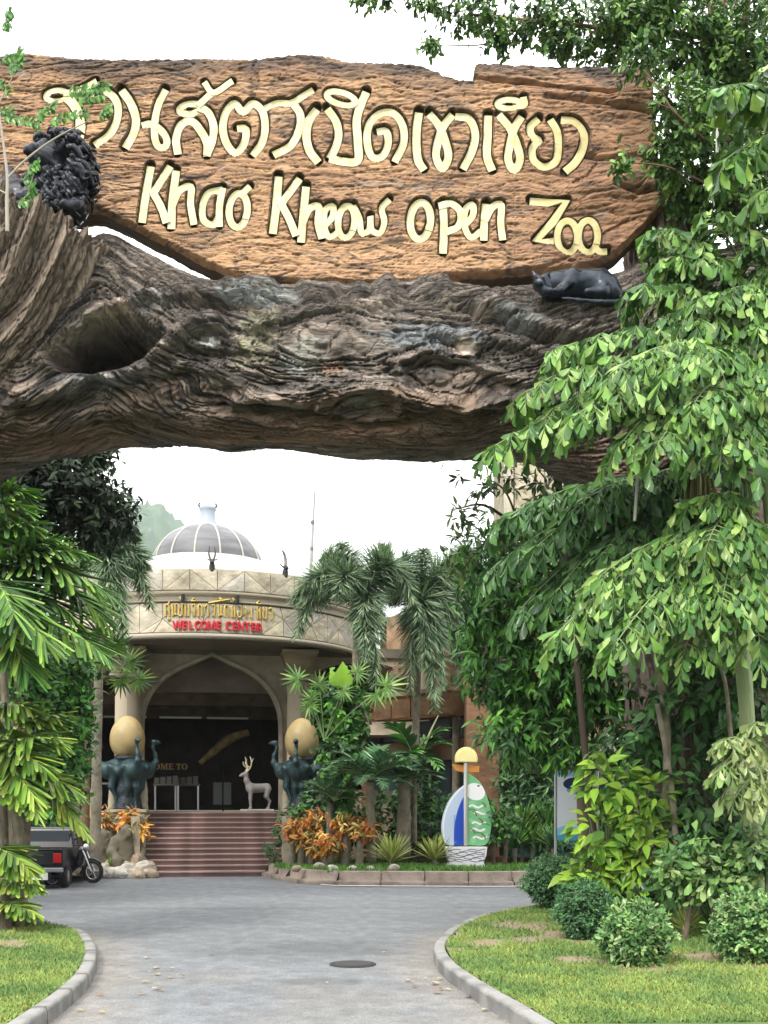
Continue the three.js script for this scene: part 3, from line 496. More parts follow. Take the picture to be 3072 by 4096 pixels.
{ // the board
  const top = curve([[-120, 125], [0, 110], [40, 104], [130, 113], [250, 119], [400, 116], [540, 116], [640, 108], [700, 111], [760, 123], [840, 126], [910, 131], [940, 143], [965, 155], [985, 161], [1022, 163], [1024, 150], [1028, 131], [1045, 128], [1200, 131], [1330, 131], [1405, 140], [1416, 230], [1424, 330], [1440, 346], [1476, 384]]);
  const bot = curve([[-120, 470], [100, 468], [205, 452], [260, 476], [320, 506], [380, 537], [450, 572], [530, 601], [650, 609], [800, 613], [870, 613], [950, 600], [1080, 592], [1130, 588], [1260, 577], [1330, 548], [1380, 500], [1430, 450], [1476, 420]]);
  const S = KF / BD, cols = []; for (let x = -120; x < -10; x += 10) cols.push(x); for (let x = -10; x <= 1476; x += 1.9) cols.push(x);
  const NV = 280, NB = 12, TH = 0.42;
  const CRACKS = [[[[1022, 165], [1060, 172], [1160, 178], [1240, 190], [1330, 196]], 4, 0.1], [[[1180, 205], [1260, 215], [1340, 225], [1420, 238]], 5, 0.1], [[[1250, 330], [1300, 340], [1380, 336], [1430, 342]], 5, 0.08], [[[1290, 350], [1270, 380], [1240, 392]], 3, 0.05], [[[1330, 400], [1380, 415], [1440, 400]], 4, 0.06], [[[1140, 592], [1220, 560], [1300, 505], [1360, 470]], 3, 0.05], [[[940, 604], [1000, 596], [1080, 592]], 7, 0.1], [[[560, 118], [545, 150], [560, 175]], 3, 0.03], [[[690, 300], [740, 330], [760, 345]], 3, 0.02], [[[1000, 200], [1010, 260]], 2.5, 0.02]];
  const g = gridGeo(cols.length - 1, NV + 2 * NB + 24, (i, j) => {
    const dx = cols[i], jt = top(dx) + 2.2 * nz(dx * 0.09, 2) + 1.5 * nz(dx * 0.3, 5), jb = bot(dx) + 2 * nz(dx * 0.08, 9), X = gx(dx, BD);
    const jj = j - NB; let f = clamp(jj / NV), dy = Math.max(jt, lerp(104, jb, f)), Z = 0, Y = 2 + (HY - dy) / S;
    const q = dy, ed = Math.min(dy - jt, jb - dy, (1476 - dx) * 0.5);
    if (jj >= 0 && jj <= NV) {
      const y = Y, w = 0.25 * fbm(X * 0.8, y * 1.4, 3, 3), n1 = fbm(X * 1.0, y * 6 + w * 8, 1, 4), n2 = ridge(nz(X * 3.6, y * 22 + w * 14, 5)), n3 = nz(X * 10, y * 34, 7), n4 = ridge(nz(X * 1.1, y * 5 + w * 6, 15));
      Z = 0.035 * n1 + 0.004 * n2 + 0.006 * n3 + 0.008 * nz(X * 18, y * 44, 9) - 0.03 * Math.pow(clamp(n4), 6); for (const [P, cw, a] of CRACKS) { const d = segd(dx + 4 * n3, dy + 5 * n1, P) / cw; if (d < 2.2) Z -= a * Math.exp(-d * d); }
      Z += 0.14 * sstep(1080, 1240, dx) * nz(X * 0.9, y * 1.6, 40) ;
      Z -= 0.14 * Math.pow(sstep(15, 0, ed), 2);
      const wl = 0.02 * nz(X * 2.4, y * 5, 95), lq = (n, q) => clamp(1 - Math.abs(n) / q), on = sstep(-0.2, 0.2, nz(X * 0.7, y * 1.6, 97)), ck = Math.max(lq(nz(X * 0.7, (y + wl) * 7.5, 92), 0.05) * on, lq(nz(X * 1.5, (y - wl) * 17, 93), 0.10) * (1 - 0.6 * on), lq(nz(X * 2.6, (y + wl) * 6, 94), 0.035) * on); Z -= 0.022 * ck; let c = mix3([0.43, 0.255, 0.138], [0.29, 0.165, 0.095], sstep(-0.3, 0.35, n1 + 0.5 * nz(X * 0.6, y * 0.9, 21)));
      c = mix3(c, [0.47, 0.31, 0.18], sstep(0.1, 0.45, fbm(X * 0.5, y * 1.1, 50, 3)) * 0.7);
      c = mix3(c, [0.24, 0.12, 0.07], sstep(1060, 1300, dx) * 0.55);
      c = mix3(c, [0.11, 0.075, 0.055], ck * 0.8);
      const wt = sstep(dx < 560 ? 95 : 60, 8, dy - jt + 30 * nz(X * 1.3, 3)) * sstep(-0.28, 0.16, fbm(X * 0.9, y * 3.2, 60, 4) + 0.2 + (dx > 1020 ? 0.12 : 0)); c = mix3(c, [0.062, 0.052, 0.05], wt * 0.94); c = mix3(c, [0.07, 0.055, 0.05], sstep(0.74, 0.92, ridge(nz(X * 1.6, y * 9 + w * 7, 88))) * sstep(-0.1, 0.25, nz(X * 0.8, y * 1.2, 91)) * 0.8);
      c = mix3(c, [0.10, 0.08, 0.07], sstep(0.16, 0.42, fbm(X * 0.7, y * 3.0, 64, 4)) * 0.65); c = mix3(c, [0.27, 0.24, 0.21], sstep(0.25, 0.45, fbm(X * 1.2, y * 2.4, 70, 4)) * 0.5);
      const k = 0.9 + 0.5 * n3 * 0.6 + 0.2 * n2; c = c.map((z) => z * clamp(k, 0.5, 1.5));
      const ld = letterDist(dx, dy); if (ld < 3.6) { const e = sstep(2.2, 1.2, ld); Z = lerp(Z, -CARVE - 0.02, e); c = mix3(c, [0.055, 0.036, 0.016], sstep(3.4, 2.2, ld)); }  // recess walls coloured dark to deepen the shade along the carved edges
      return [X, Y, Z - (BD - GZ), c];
    }
    const b = jj < 0 ? -jj / NB : (jj - NV) / (NB + 24), n = nz(X * 3, j * 0.4, 3);
    if (jj < 0) return [X, Y + 0.03 * n, -0.14 - b * TH - (BD - GZ), [0.09, 0.08, 0.075]];
    if (jj <= NV + NB) { const d = (jj - NV) / NB; return [X, Y - 0.03 * n, -0.14 - d * TH - (BD - GZ), [0.10, 0.07, 0.05]]; }
    const d = (jj - NV - NB) / 24; return [X, lerp(2 + (HY - jb) / S, 2 + (HY - jt) / S, d), -0.14 - TH - (BD - GZ) + 0.05 * n, [0.2, 0.12, 0.07]];
  });
  const end = gridGeo(1, 10, (i, j) => { const y = lerp(2 + (HY - 384) / S, 2 + (HY - 420) / S, j / 10); return [gx(1476, BD), y, (i ? -0.85 : -0.25) - (BD - GZ), [0.1, 0.07, 0.05]]; });
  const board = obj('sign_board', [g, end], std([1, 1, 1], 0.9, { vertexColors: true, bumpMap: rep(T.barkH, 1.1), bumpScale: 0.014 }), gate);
  // the painted letters on the floor of the carving
  const letterMat = std([1, 1, 1], 0.62, { vertexColors: true, bumpMap: rep(T.rough, 3), bumpScale: 0.004 });
  LETTERS.forEach((_, li) => {
    const pos = [], col = [], idx = [];
    strokes.filter((k) => k.li === li).forEach((k, ki) => {
      let s = k.s; const n = s.length, o = pos.length / 3, z = -CARVE - (BD - GZ) + 0.013 * ki;
      s.forEach((p, i) => { const zr = 0.012 * i / n, a = s[Math.max(0, i - 1)], b = s[Math.min(n - 1, i + 1)]; let tx = b[0] - a[0], ty = b[1] - a[1]; const l = Math.hypot(tx, ty) || 1; tx /= l; ty /= l; const w = k.w * 0.5 * (1 + 0.06 * nz(p[0] * 0.08, p[1] * 0.08, li)), ex = i === 0 ? -1.5 : i === n - 1 ? 1.5 : 0;
        for (const [m, dz] of [[-1.02, -0.06], [-0.96, 0.012], [-0.9, 0.02], [0.9, 0.02], [0.96, 0.012], [1.02, -0.06]]) { const x = p[0] + tx * ex - ty * w * m, y = p[1] + ty * ex + tx * w * m; pos.push(gx(x, BD), 2 + (HY - y) / S, z + dz + zr);
          const d = fbm(x * 0.05, y * 0.05, 3, 4), e = clamp(0.35 * Math.abs(m) + d * 1.4 - 0.1) , wet = sstep(1040, 1250, x); col.push(...mix3(mix3([0.74, 0.69, 0.44], [0.62, 0.52, 0.20], e), [0.46, 0.38, 0.13], wet * (0.55 + 0.45 * clamp(d * 2)) + sstep(0.3, 0.45, fbm(x * 0.22, y * 0.22, 9, 3)) * 0.6)); } });
      for (let i = 0; i < n - 1; i++) for (let q = 0; q < 5; q++) { const a = o + i * 6 + q; idx.push(a, a + 1, a + 6, a + 1, a + 7, a + 6); }
    });
    const lg = new THREE.BufferGeometry(); lg.setAttribute('position', new THREE.Float32BufferAttribute(pos, 3)); lg.setAttribute('color', new THREE.Float32BufferAttribute(col, 3)); lg.setIndex(idx); lg.computeVertexNormals(); boxUV(lg);
    obj('letter', lg, letterMat, board);
  });
}
// ------------------------------------------------------------------ the domed visitor building, turned to face the camera
const BR = 36, BA = 8.9 * PI / 180, BPOS = v(-BR * Math.sin(BA), 0, -BR * Math.cos(BA));
const hall = thing('domed_building', 'cream stone visitor building with a round sign fascia, pointed arch and ribbed grey dome', 'building', BPOS, BA);
const FLOOR = 1.81, bx = (dx, r) => (dx - 458) / (KF * 1.0122) * r * 1.0122;          // sideways place in the building's axes
const by = (dy, r) => 2 + (HY - dy) / KF * r * 0.988;
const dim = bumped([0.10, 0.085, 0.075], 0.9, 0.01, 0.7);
{ // hall box
  obj('floor', box(19, FLOOR, 15.2, 0, FLOOR / 2 - 0.02, -6.6), M.stoneWarm, hall);
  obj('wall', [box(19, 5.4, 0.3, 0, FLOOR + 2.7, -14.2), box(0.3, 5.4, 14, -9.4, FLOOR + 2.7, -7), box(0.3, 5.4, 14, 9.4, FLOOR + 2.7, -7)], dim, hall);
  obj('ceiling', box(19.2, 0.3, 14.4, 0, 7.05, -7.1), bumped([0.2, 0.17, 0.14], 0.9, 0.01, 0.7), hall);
  for (const [y, z] of [[6.35, -1.6], [5.9, -4.5], [5.7, -8]]) obj('ceiling_beam', box(18.4, 0.5, 0.35, 0, y, z), bumped([0.2, 0.16, 0.12], 0.9, 0.01), hall);
  obj('inner_wall', box(6.4, 1.25, 0.2, 0, 6.4, -1.0), bumped([0.24, 0.2, 0.17], 0.9, 0.01, 0.6), hall);
  for (const x of [-6, -3.3, -1.2, 0.6]) obj('ceiling_lamp', box(1.6, 0.07, 0.16, x, 5.42, -7.2), std([0.75, 0.75, 0.72], 0.5), hall);
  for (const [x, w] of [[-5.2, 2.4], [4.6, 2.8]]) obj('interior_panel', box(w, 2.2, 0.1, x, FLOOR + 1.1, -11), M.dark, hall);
  obj('back_opening', box(0.8, 1.0, 0.08, 0.45, FLOOR + 0.75, -13.95), std([0.5, 0.55, 0.5], 0.6), hall);
  // facade with a pointed arch
  const s = new THREE.Shape(); s.moveTo(-2.95, FLOOR); s.lineTo(-2.95, 7.0); s.lineTo(3.0, 7.0); s.lineTo(3.0, FLOOR); s.closePath();
  const arch = (w, top, spring) => { const h = new THREE.Path(); h.moveTo(-w, FLOOR + 0.01); h.lineTo(-w, spring); h.bezierCurveTo(-w, spring + 0.95, -w * 0.78, spring + 1.55, -w * 0.42, spring + 1.92); h.quadraticCurveTo(-0.34, spring + 2.17, 0, top); h.quadraticCurveTo(0.34, spring + 2.17, w * 0.42, spring + 1.92); h.bezierCurveTo(w * 0.78, spring + 1.55, w, spring + 0.95, w, spring); h.lineTo(w, FLOOR + 0.01); return h; };
  s.holes.push(arch(2.16, 6.9, 4.55));
  const fg = new THREE.ExtrudeGeometry(s, { depth: 0.4, bevelEnabled: false, curveSegments: 20 }); fg.translate(0, 0, -0.4); obj('facade_wall', boxUV(fg), M.column, hall);
  const rim = []; const ap = arch(2.16, 6.9, 4.55).getPoints(24), ip = ap.map((p) => new THREE.Vector2(p.x * (1 + 0.05), p.y + 0.06 * (p.y > 4.5 ? 1 : 0)));
  const rs = new THREE.Shape([...ip, ...ap.slice().reverse()]); const rg = new THREE.ExtrudeGeometry(rs, { depth: 0.1, bevelEnabled: true, bevelSize: 0.015, bevelThickness: 0.015, bevelSegments: 1 }); rg.translate(0, 0, 0.004); obj('arch_trim', boxUV(rg), bumped([0.58, 0.53, 0.44], 0.8, 0.005), hall);
  for (const x of [-2.62, 2.78]) { // columns with capitals
    obj('column', lathe([[0.5, FLOOR], [0.5, FLOOR + 0.3], [0.41, FLOOR + 0.36], [0.41, 3], [0.39, 5.75], [0.42, 5.8], [0.42, 5.95], [0.38, 6.0]], x, 0, 0.62), M.column, hall);
    obj('capital', [box(1.05, 0.12, 1.05, x, 6.06, 0.62, 0.03), box(0.95, 0.1, 0.95, x, 6.17, 0.62, 0.03)], M.column, hall);
    const fl = new THREE.CylinderGeometry(0.78, 0.52, 0.66, 4, 1); fl.rotateY(PI / 4); fl.translate(x, 6.56, 0.62); obj('corbel', fl.toNonIndexed(), M.stoneWarm, hall);
    obj('abacus', box(1.16, 0.1, 1.16, x, 6.93, 0.62, 0.02), M.column, hall);
  }
  for (const x of [-6.6, 6.8]) obj('column', lathe([[0.45, FLOOR], [0.4, 3], [0.38, 7]], x, 0, -0.2), M.column, hall);
  obj('side_parapet', box(4.2, 0.7, 0.3, -5.6, FLOOR + 0.35, 0.85), M.stone, hall); obj('side_parapet', box(4.4, 0.7, 0.3, 5.6, FLOOR + 0.35, 0.85), M.stone, hall);
  for (const [x, w] of [[-4.7, 3.4], [4.9, 3.6]]) { const q = new THREE.Shape(); q.moveTo(x - w / 2, 7); q.lineTo(x - w / 2, 5.6); q.quadraticCurveTo(x - w / 2, 6.75, x, 6.75); q.quadraticCurveTo(x + w / 2, 6.75, x + w / 2, 5.6); q.lineTo(x + w / 2, 7); const g = new THREE.ExtrudeGeometry(q, { depth: 0.35, bevelEnabled: false }); g.translate(0, 0, -0.35); obj('side_arch', boxUV(g), M.column, hall); }
  // round fascia
  const CZ = -2.1, R = 5.2, F0 = 6.98, F1 = 9.02;
  obj('fascia', [lathe([[R - 0.06, F0], [R, F0], [R, F0 + 0.03], [R, 8.22], [R + 0.05, 8.25], [R + 0.05, 8.33], [R, 8.36], [R - 0.02, F1], [R - 0.3, F1], [R - 0.3, F0]], 0, 0, CZ, 120)], bumped([0.5, 0.44, 0.34], 0.9, 0.03, 0.9), hall);
  obj('soffit', lathe([[0.1, F0 + 0.05], [R - 0.1, F0 + 0.05], [R - 0.1, F0 + 0.1], [0.1, F0 + 0.1]], 0, 0, CZ, 60), bumped([0.22, 0.18, 0.14], 0.9, 0.01), hall);
  obj('moulding', [lathe([[R, F0 - 0.02], [R + 0.06, F0 - 0.02], [R + 0.08, F0 + 0.05], [R + 0.06, F0 + 0.12], [R, F0 + 0.13]], 0, 0, CZ, 120)], bumped([0.6, 0.55, 0.46], 0.85, 0.01), hall);
  obj('moulding', [lathe([[R, 8.02], [R + 0.05, 8.02], [R + 0.05, 8.08], [R, 8.09]], 0, 0, CZ, 120)], bumped([0.36, 0.33, 0.28], 0.85, 0.01), hall);
  // stone slabs on the fascia, cut by diagonal joints
  const onR = (a, y, d) => v(Math.sin(a) * (R + d), y, CZ + Math.cos(a) * (R + d));
  function slab(pts, name, thick) { // pts: [angle, y]
    const c = pts.reduce((s, p) => [s[0] + p[0] / pts.length, s[1] + p[1] / pts.length], [0, 0]), pos = [], idx = [], n = pts.length, sh = (k, m) => [lerp(c[0], pts[k][0], m), lerp(c[1], pts[k][1], m)];
    const put = (q, d) => { const p = onR(q[0], q[1], d); pos.push(p.x, p.y, p.z); };
    const ip = pts.map((p, k) => { const L = Math.hypot((p[0] - c[0]) * R, p[1] - c[1]); return sh(k, 1 - 0.02 / Math.max(L, 0.06)); });
    put(c, thick); ip.forEach((p) => put(p, thick)); ip.forEach((p, k) => put([lerp(c[0], p[0], 1.02), lerp(c[1], p[1], 1.02)], -0.02));
    for (let k = 0; k < n; k++) { const k2 = (k + 1) % n; idx.push(0, 1 + k, 1 + k2, 1 + k, 1 + n + k, 1 + k2, 1 + k2, 1 + n + k, 1 + n + k2); }
    let g = new THREE.BufferGeometry(); g.setAttribute('position', new THREE.Float32BufferAttribute(pos, 3)); g.setIndex(idx); g = g.toNonIndexed(); g.computeVertexNormals(); boxUV(g);
    return obj('stone_slab', g, slabMats[Math.floor(rnd() * slabMats.length)], hall);
  }
  const slabMats = [[0.74, 0.67, 0.52], [0.71, 0.65, 0.53], [0.66, 0.60, 0.47], [0.78, 0.71, 0.57], [0.66, 0.63, 0.56]].map((c) => bumped(c, 0.9, 0.025, 0.9));
  reseed(41);
  for (let i = -9; i < 9; i++) { // top band
    const a0 = (i) * 0.155 + 0.03, a1 = (i + 1) * 0.155 + 0.03, y0 = 8.38, y1 = 9.0;
    if (i % 2) { slab([[a0, y0], [a0, y1], [a1, y0]], 's', 0.03); slab([[a1, y0], [a0, y1], [a1, y1]], 's', 0.03); } else { slab([[a0, y0], [a1, y1], [a1, y0]], 's', 0.03); slab([[a0, y0], [a0, y1], [a1, y1]], 's', 0.03); }
  }
  for (let i = -6; i < 6; i++) { // lower band
    const a0 = i * 0.235 + 0.05, a1 = (i + 1) * 0.235 + 0.05, y0 = 7.13, y1 = 8.0, c = [lerp(a0, a1, rr(0.4, 0.6)), lerp(y0, y1, rr(0.35, 0.65))], m = [lerp(a0, a1, rr(0.3, 0.7)), y1], b = [lerp(a0, a1, rr(0.3, 0.7)), y0];
    slab([[a0, y0], [a0, y1], c], 's', 0.028); slab([[a0, y1], m, c], 's', 0.026); slab([m, [a1, y1], c], 's', 0.03); slab([[a1, y1], [a1, y0], c], 's', 0.027); slab([[a1, y0], b, c], 's', 0.03); slab([b, [a0, y0], c], 's', 0.026);
  }
  for (const a of [-0.16, 0.14]) obj('spotlight', [cyl(0.05, 0.06, 0.22, ...onR(a, 8.12, 0.12).toArray(), 10), box(0.03, 0.05, 0.2, ...onR(a, 8.18, 0.05).toArray())], M.black, hall);
  // roof, dome, lantern
  obj('roof', lathe([[R - 0.25, F1 - 0.03], [R - 0.27, F1 + 0.12], [4.6, F1 + 0.2], [2.2, 10.05], [2.15, 10.2], [1.95, 10.24], [1.95, 10.0]], -0.15, 0, CZ, 72), M.white, hall);
  const domeProf = []; for (let i = 0; i <= 14; i++) { const a = i / 14 * PI / 2 * 0.86; domeProf.push([1.88 * Math.cos(a), 10.1 + 1.5 * Math.sin(a)]); }
  obj('dome', lathe(domeProf, -0.15, 0, CZ, 64), std([0.17, 0.175, 0.20], 0.5, { map: rep(T.mottle, 2) }), hall);
  for (let k = 0; k < 14; k++) { const a = (k + 0.5) / 14 * 2 * PI; obj('dome_rib', tube(domeProf.map(([r, y]) => v(-0.15 + Math.sin(a) * (r + 0.01), y, CZ + Math.cos(a) * (r + 0.01))), [0.04, 0.03], 6), M.white, hall); }
  obj('lantern', lathe([[0.38, 11.5], [0.36, 11.62], [0.27, 11.8], [0.25, 12.05], [0.28, 12.12], [0.3, 12.2], [0.27, 12.22]], -0.15, 0, CZ, 24), std([0.30, 0.35, 0.42], 0.5), hall);
  for (const s of [-1, 1]) obj('lantern_horn', tube([v(-0.15 + s * 0.24, 12.15, CZ), v(-0.15 + s * 0.3, 12.3, CZ), v(-0.15 + s * 0.27, 12.38, CZ)], [0.05, 0.03], 6), M.dark, hall);
  // lettering
  const font = await new FontLoader().loadAsync('fonts/droid/droid_sans_bold.typeface.json');
  const word = 'WELCOME CENTER'; let px = 0; const wid = [...word].map((ch) => (ch === ' ' ? 0.45 : ch === 'M' || ch === 'W' ? 1.15 : 0.86)), tw = wid.reduce((a, b) => a + b, 0), LW = 2.62;
  [...word].forEach((ch, i) => { const a = 0.035 + (px + wid[i] / 2 - tw / 2) / tw * LW / R; px += wid[i]; if (ch === ' ') return;
    const g = new TextGeometry(ch, { font, size: 0.23, depth: 0.05, curveSegments: 4, bevelEnabled: false }); g.computeBoundingBox(); g.translate(-(g.boundingBox.max.x + g.boundingBox.min.x) / 2, 0, 0); g.scale(1.0, 1.08, 1); const q = onR(a, 7.22, 0.035); g.rotateY(a); g.translate(q.x, q.y, q.z); obj('letter', g, M.red, hall); });
  // gold letters above it, drawn as strokes on a 1 x 1.6 cell
  const TH = { S: [[[0.1, 0], [0.1, 0.9], [0.5, 1], [0.8, 0.8], [0.8, 0]], [[0.5, 0.9], [0.9, 1.2]], [[0.3, 0.5], [0.1, 0.4]]], N: [[[0.15, 1], [0.25, 0.2], [0.25, 0]], [[0.25, 0.1], [0.7, 0.15], [0.75, 1]], [[0.75, 0.2], [0.95, 0.1]]], Y: [[[0.15, 1], [0.3, 0.7], [0.15, 0.5], [0.15, 0.1], [0.5, 0], [0.8, 0.1], [0.8, 1]]], B: [[[0.15, 1], [0.2, 0], [0.8, 0], [0.8, 1]]], R: [[[0.2, 0.9], [0.6, 1], [0.7, 0.7], [0.6, 0], [0.4, 0.1]]], K: [[[0.2, 0], [0.2, 0.7], [0.1, 0.8], [0.4, 1], [0.8, 0.8], [0.8, 0]]], A: [[[0.2, 0.8], [0.5, 1], [0.7, 0.8], [0.7, 0]]], T: [[[0.15, 0.9], [0.3, 0.8], [0.3, 0]], [[0.3, 0.6], [0.7, 1], [0.75, 0]]], G: [[[0.3, 0.9], [0.5, 0.8], [0.5, 0], [0.2, 0.4]]], E: [[[0.3, 1], [0.3, 0.1], [0.5, 0]]], W: [[[0.2, 0.9], [0.5, 1], [0.8, 0.8], [0.8, 0.2], [0.6, 0]]], O: [[[0.3, 0.5], [0.15, 0.4], [0.15, 0.1], [0.5, 0], [0.8, 0.2], [0.8, 0.9], [0.4, 1]]] };
  const up = { i: [[[0.1, 1.25], [0.5, 1.45], [0.9, 1.25], [0.1, 1.25]]], m: [[[0.4, 1.6], [0.55, 1.35], [0.8, 1.5]]], u: [[[0.6, -0.1], [0.6, -0.35], [0.9, -0.3], [0.9, -0.1]]] };
  const seq = [['S', 'u'], ['N'], ['Y', 'm'], ['B'], ['R', 'i'], ['K'], ['A'], ['R'], ['N', 'm'], ['K'], ['T', 'm'], ['O'], ['G'], ['E'], ['T', 'i'], ['Y'], ['W']];
  seq.forEach(([ch, mk], i) => { const a = 0.045 + (i + 0.5 - seq.length / 2) / seq.length * 3.25 / R, gs = []; for (const st of [...TH[ch], ...(mk ? up[mk] : [])]) gs.push(tube(st.map(([x, y]) => onR(a + (x - 0.5) * 0.16 / R, 7.6 + y * 0.36, 0.05)), [0.03], 5)); obj('letter', gs, M.gold, hall); });
  obj('gold_ornament', [tube([v(-0.02, 0, 0), v(0.1, 0.12, 0)].map((p) => onR(0.0 + p.x, 8.0 + p.y, 0.06)), [0.03], 5)], M.gold, hall);
}
{ // things inside the hall
  const font = await new FontLoader().loadAsync('fonts/droid/droid_serif_bold.typeface.json');
  const g = new TextGeometry('WELCOME TO', { font, size: 0.23, depth: 0.06, curveSegments: 3, bevelEnabled: false }); g.computeBoundingBox(); g.translate(-g.boundingBox.max.x, 0, 0);
  const s = thing('hall_lettering', 'golden WELCOME TO letters hanging inside the dark hall, left behind the arch', 'letters', hall.localToWorld(v(-0.95, 3.42, -7.5)), BA); obj('letter', g, std([0.5, 0.33, 0.12], 0.5), s); obj('rail', box(1.95, 0.03, 0.05, -0.95, -0.06, 0.02), M.dark, s);
  const t = thing('carved_log', 'carved yellow brown log slanting upwards in the middle of the dark hall', 'log', hall.localToWorld(v(0, -0.42, -5)), BA);
  obj('log', tube([v(-0.45, 4.0, 0), v(0.1, 4.45, 0.05), v(0.75, 4.95, 0), v(1.35, 5.15, 0)], [0.1, 0.16, 0.17, 0.13], 10, 24, 0.3), bumped([0.32, 0.25, 0.11], 0.8, 0.03, 2), t);
  obj('pole', cyl(0.03, 0.03, 4.0, 0.4, 2.9, -0.2, 8), M.dark, t); 
  for (const [k, x, z] of [[0, -3.55, -2.5], [1, -1.6, -4], [2, -0.9, -4.4]]) { const d = thing('hall_desk', ['pale topped desk in the dark bay left of the arch', 'pale cluttered counter just inside the arch on the left', 'small pale counter behind the cluttered one inside the arch'][k], 'desk', hall.localToWorld(v(x, FLOOR, z)), BA); obj('top', box(0.95, 0.07, 0.5, 0, 0.95, 0, 0.02), M.grey, d); for (const s2 of [-0.4, 0.4]) obj('leg', box(0.06, 0.9, 0.4, s2, 0.46, 0), M.metal, d); if (k) for (let q = 0; q < 4; q++) obj('leaflet_holder', box(0.18, 0.2 + 0.05 * q, 0.1, -0.35 + q * 0.22, 1.1, 0.05, 0.01), M.grey, d); }
}
{ // stairs
  const st = thing('entrance_stairs', 'wide maroon stairs with pale nosings that rise to the dark arch', 'stairs', hall.localToWorld(v(0, 0, 0)), BA);
  const riser = bumped([0.20, 0.105, 0.10], 0.85, 0.006, 1), tread = bumped([0.42, 0.33, 0.31], 0.85, 0.006, 1), n = 12, dp = 0.275;
  for (let i = 0; i < n; i++) { const y = FLOOR / n * (i + 1), z1 = 1.0 + (n - i) * dp - (i === 0 ? -0.25 : 0), w = 4.05 + (i === 0 ? 0.5 : 0);
    const b = obj('step', box(w, FLOOR / n, z1 - 0.9, 0, y - FLOOR / n / 2 - 0.045, (z1 + 0.9) / 2), riser, st); obj('tread', box(w, 0.045, z1 - 0.9 + 0.02, 0, y - 0.0225, (z1 + 0.9) / 2 + 0.01, 0.008), tread, b); }
  for (const s of [-1, 1]) obj('cheek_wall', box(0.25, 1.7, 3.0, s * 2.16, 0.85, 2.5), M.stone, st);
}
// two trophy-like heads on the parapet of the fascia
function head(name, label, a, kind) {
  const CZ = -2.1, R = 5.15, p = hall.localToWorld(v(Math.sin(a) * R, 9.0, CZ + Math.cos(a) * R)), t = thing(name, label, 'statue', p, BA + a); t.scale.setScalar(0.78);
  obj('body', boneMesh([[0, -0.02, 0, 0.12, 0, 0.14, 0.02, 0.1], [0, 0.14, 0.02, 0.1, 0, 0.32, 0.06, 0.08], [0, 0.32, 0.06, 0.08, 0, 0.26, 0.2, 0.05]], 0.025, 0.04), M.dark, t);
  if (kind) for (const s of [-1, 1]) { obj('horn', tube([v(s * 0.05, 0.36, 0.04), v(s * 0.12, 0.6, 0.0), v(s * 0.09, 0.9, -0.02)], [0.035, 0.028, 0.012], 6, 8), M.dark, t); obj('ear', tube([v(s * 0.06, 0.36, 0.04), v(s * 0.22, 0.42, 0.02)], [0.035, 0.015], 6), M.grey, t); }
  else { obj('horn', tube([v(0, 0.36, 0.02), v(0.06, 0.6, -0.05), v(-0.02, 0.88, -0.05), v(-0.14, 0.98, 0)], [0.06, 0.07, 0.05, 0.02], 7, 10), M.grey, t); obj('ear', tube([v(-0.05, 0.3, 0.02), v(-0.24, 0.42, 0.02)], [0.04, 0.02], 6), M.dark, t); }
}
head('horned_head_statue', 'dark head statue with two upright horns on the fascia rim below the dome', 0.0, 1); head('horned_head_statue', 'dark head statue with one curved grey horn on the right of the fascia rim', 0.44, 0);
{ const p = at(668, 1240, 40), t = thing('antenna_mast', 'thin tapering lattice antenna mast rising behind the roof right of the dome', 'antenna', [p.x, 0, p.z]); const top = at(682, 1062, 40).y; obj('mast', tube([v(0, 6, 0), v(0.05, 10.5, 0), v(0.2, top, 0)], [0.08, 0.065, 0.03], 6), std([0.3, 0.31, 0.32], 0.6), t); for (const f of [0.45, 0.6, 0.72, 0.85]) obj('joint', cyl(0.07, 0.07, 0.12, 0.02 + 0.14 * f * f, lerp(6, top, f), 0, 8), M.grey, t); }

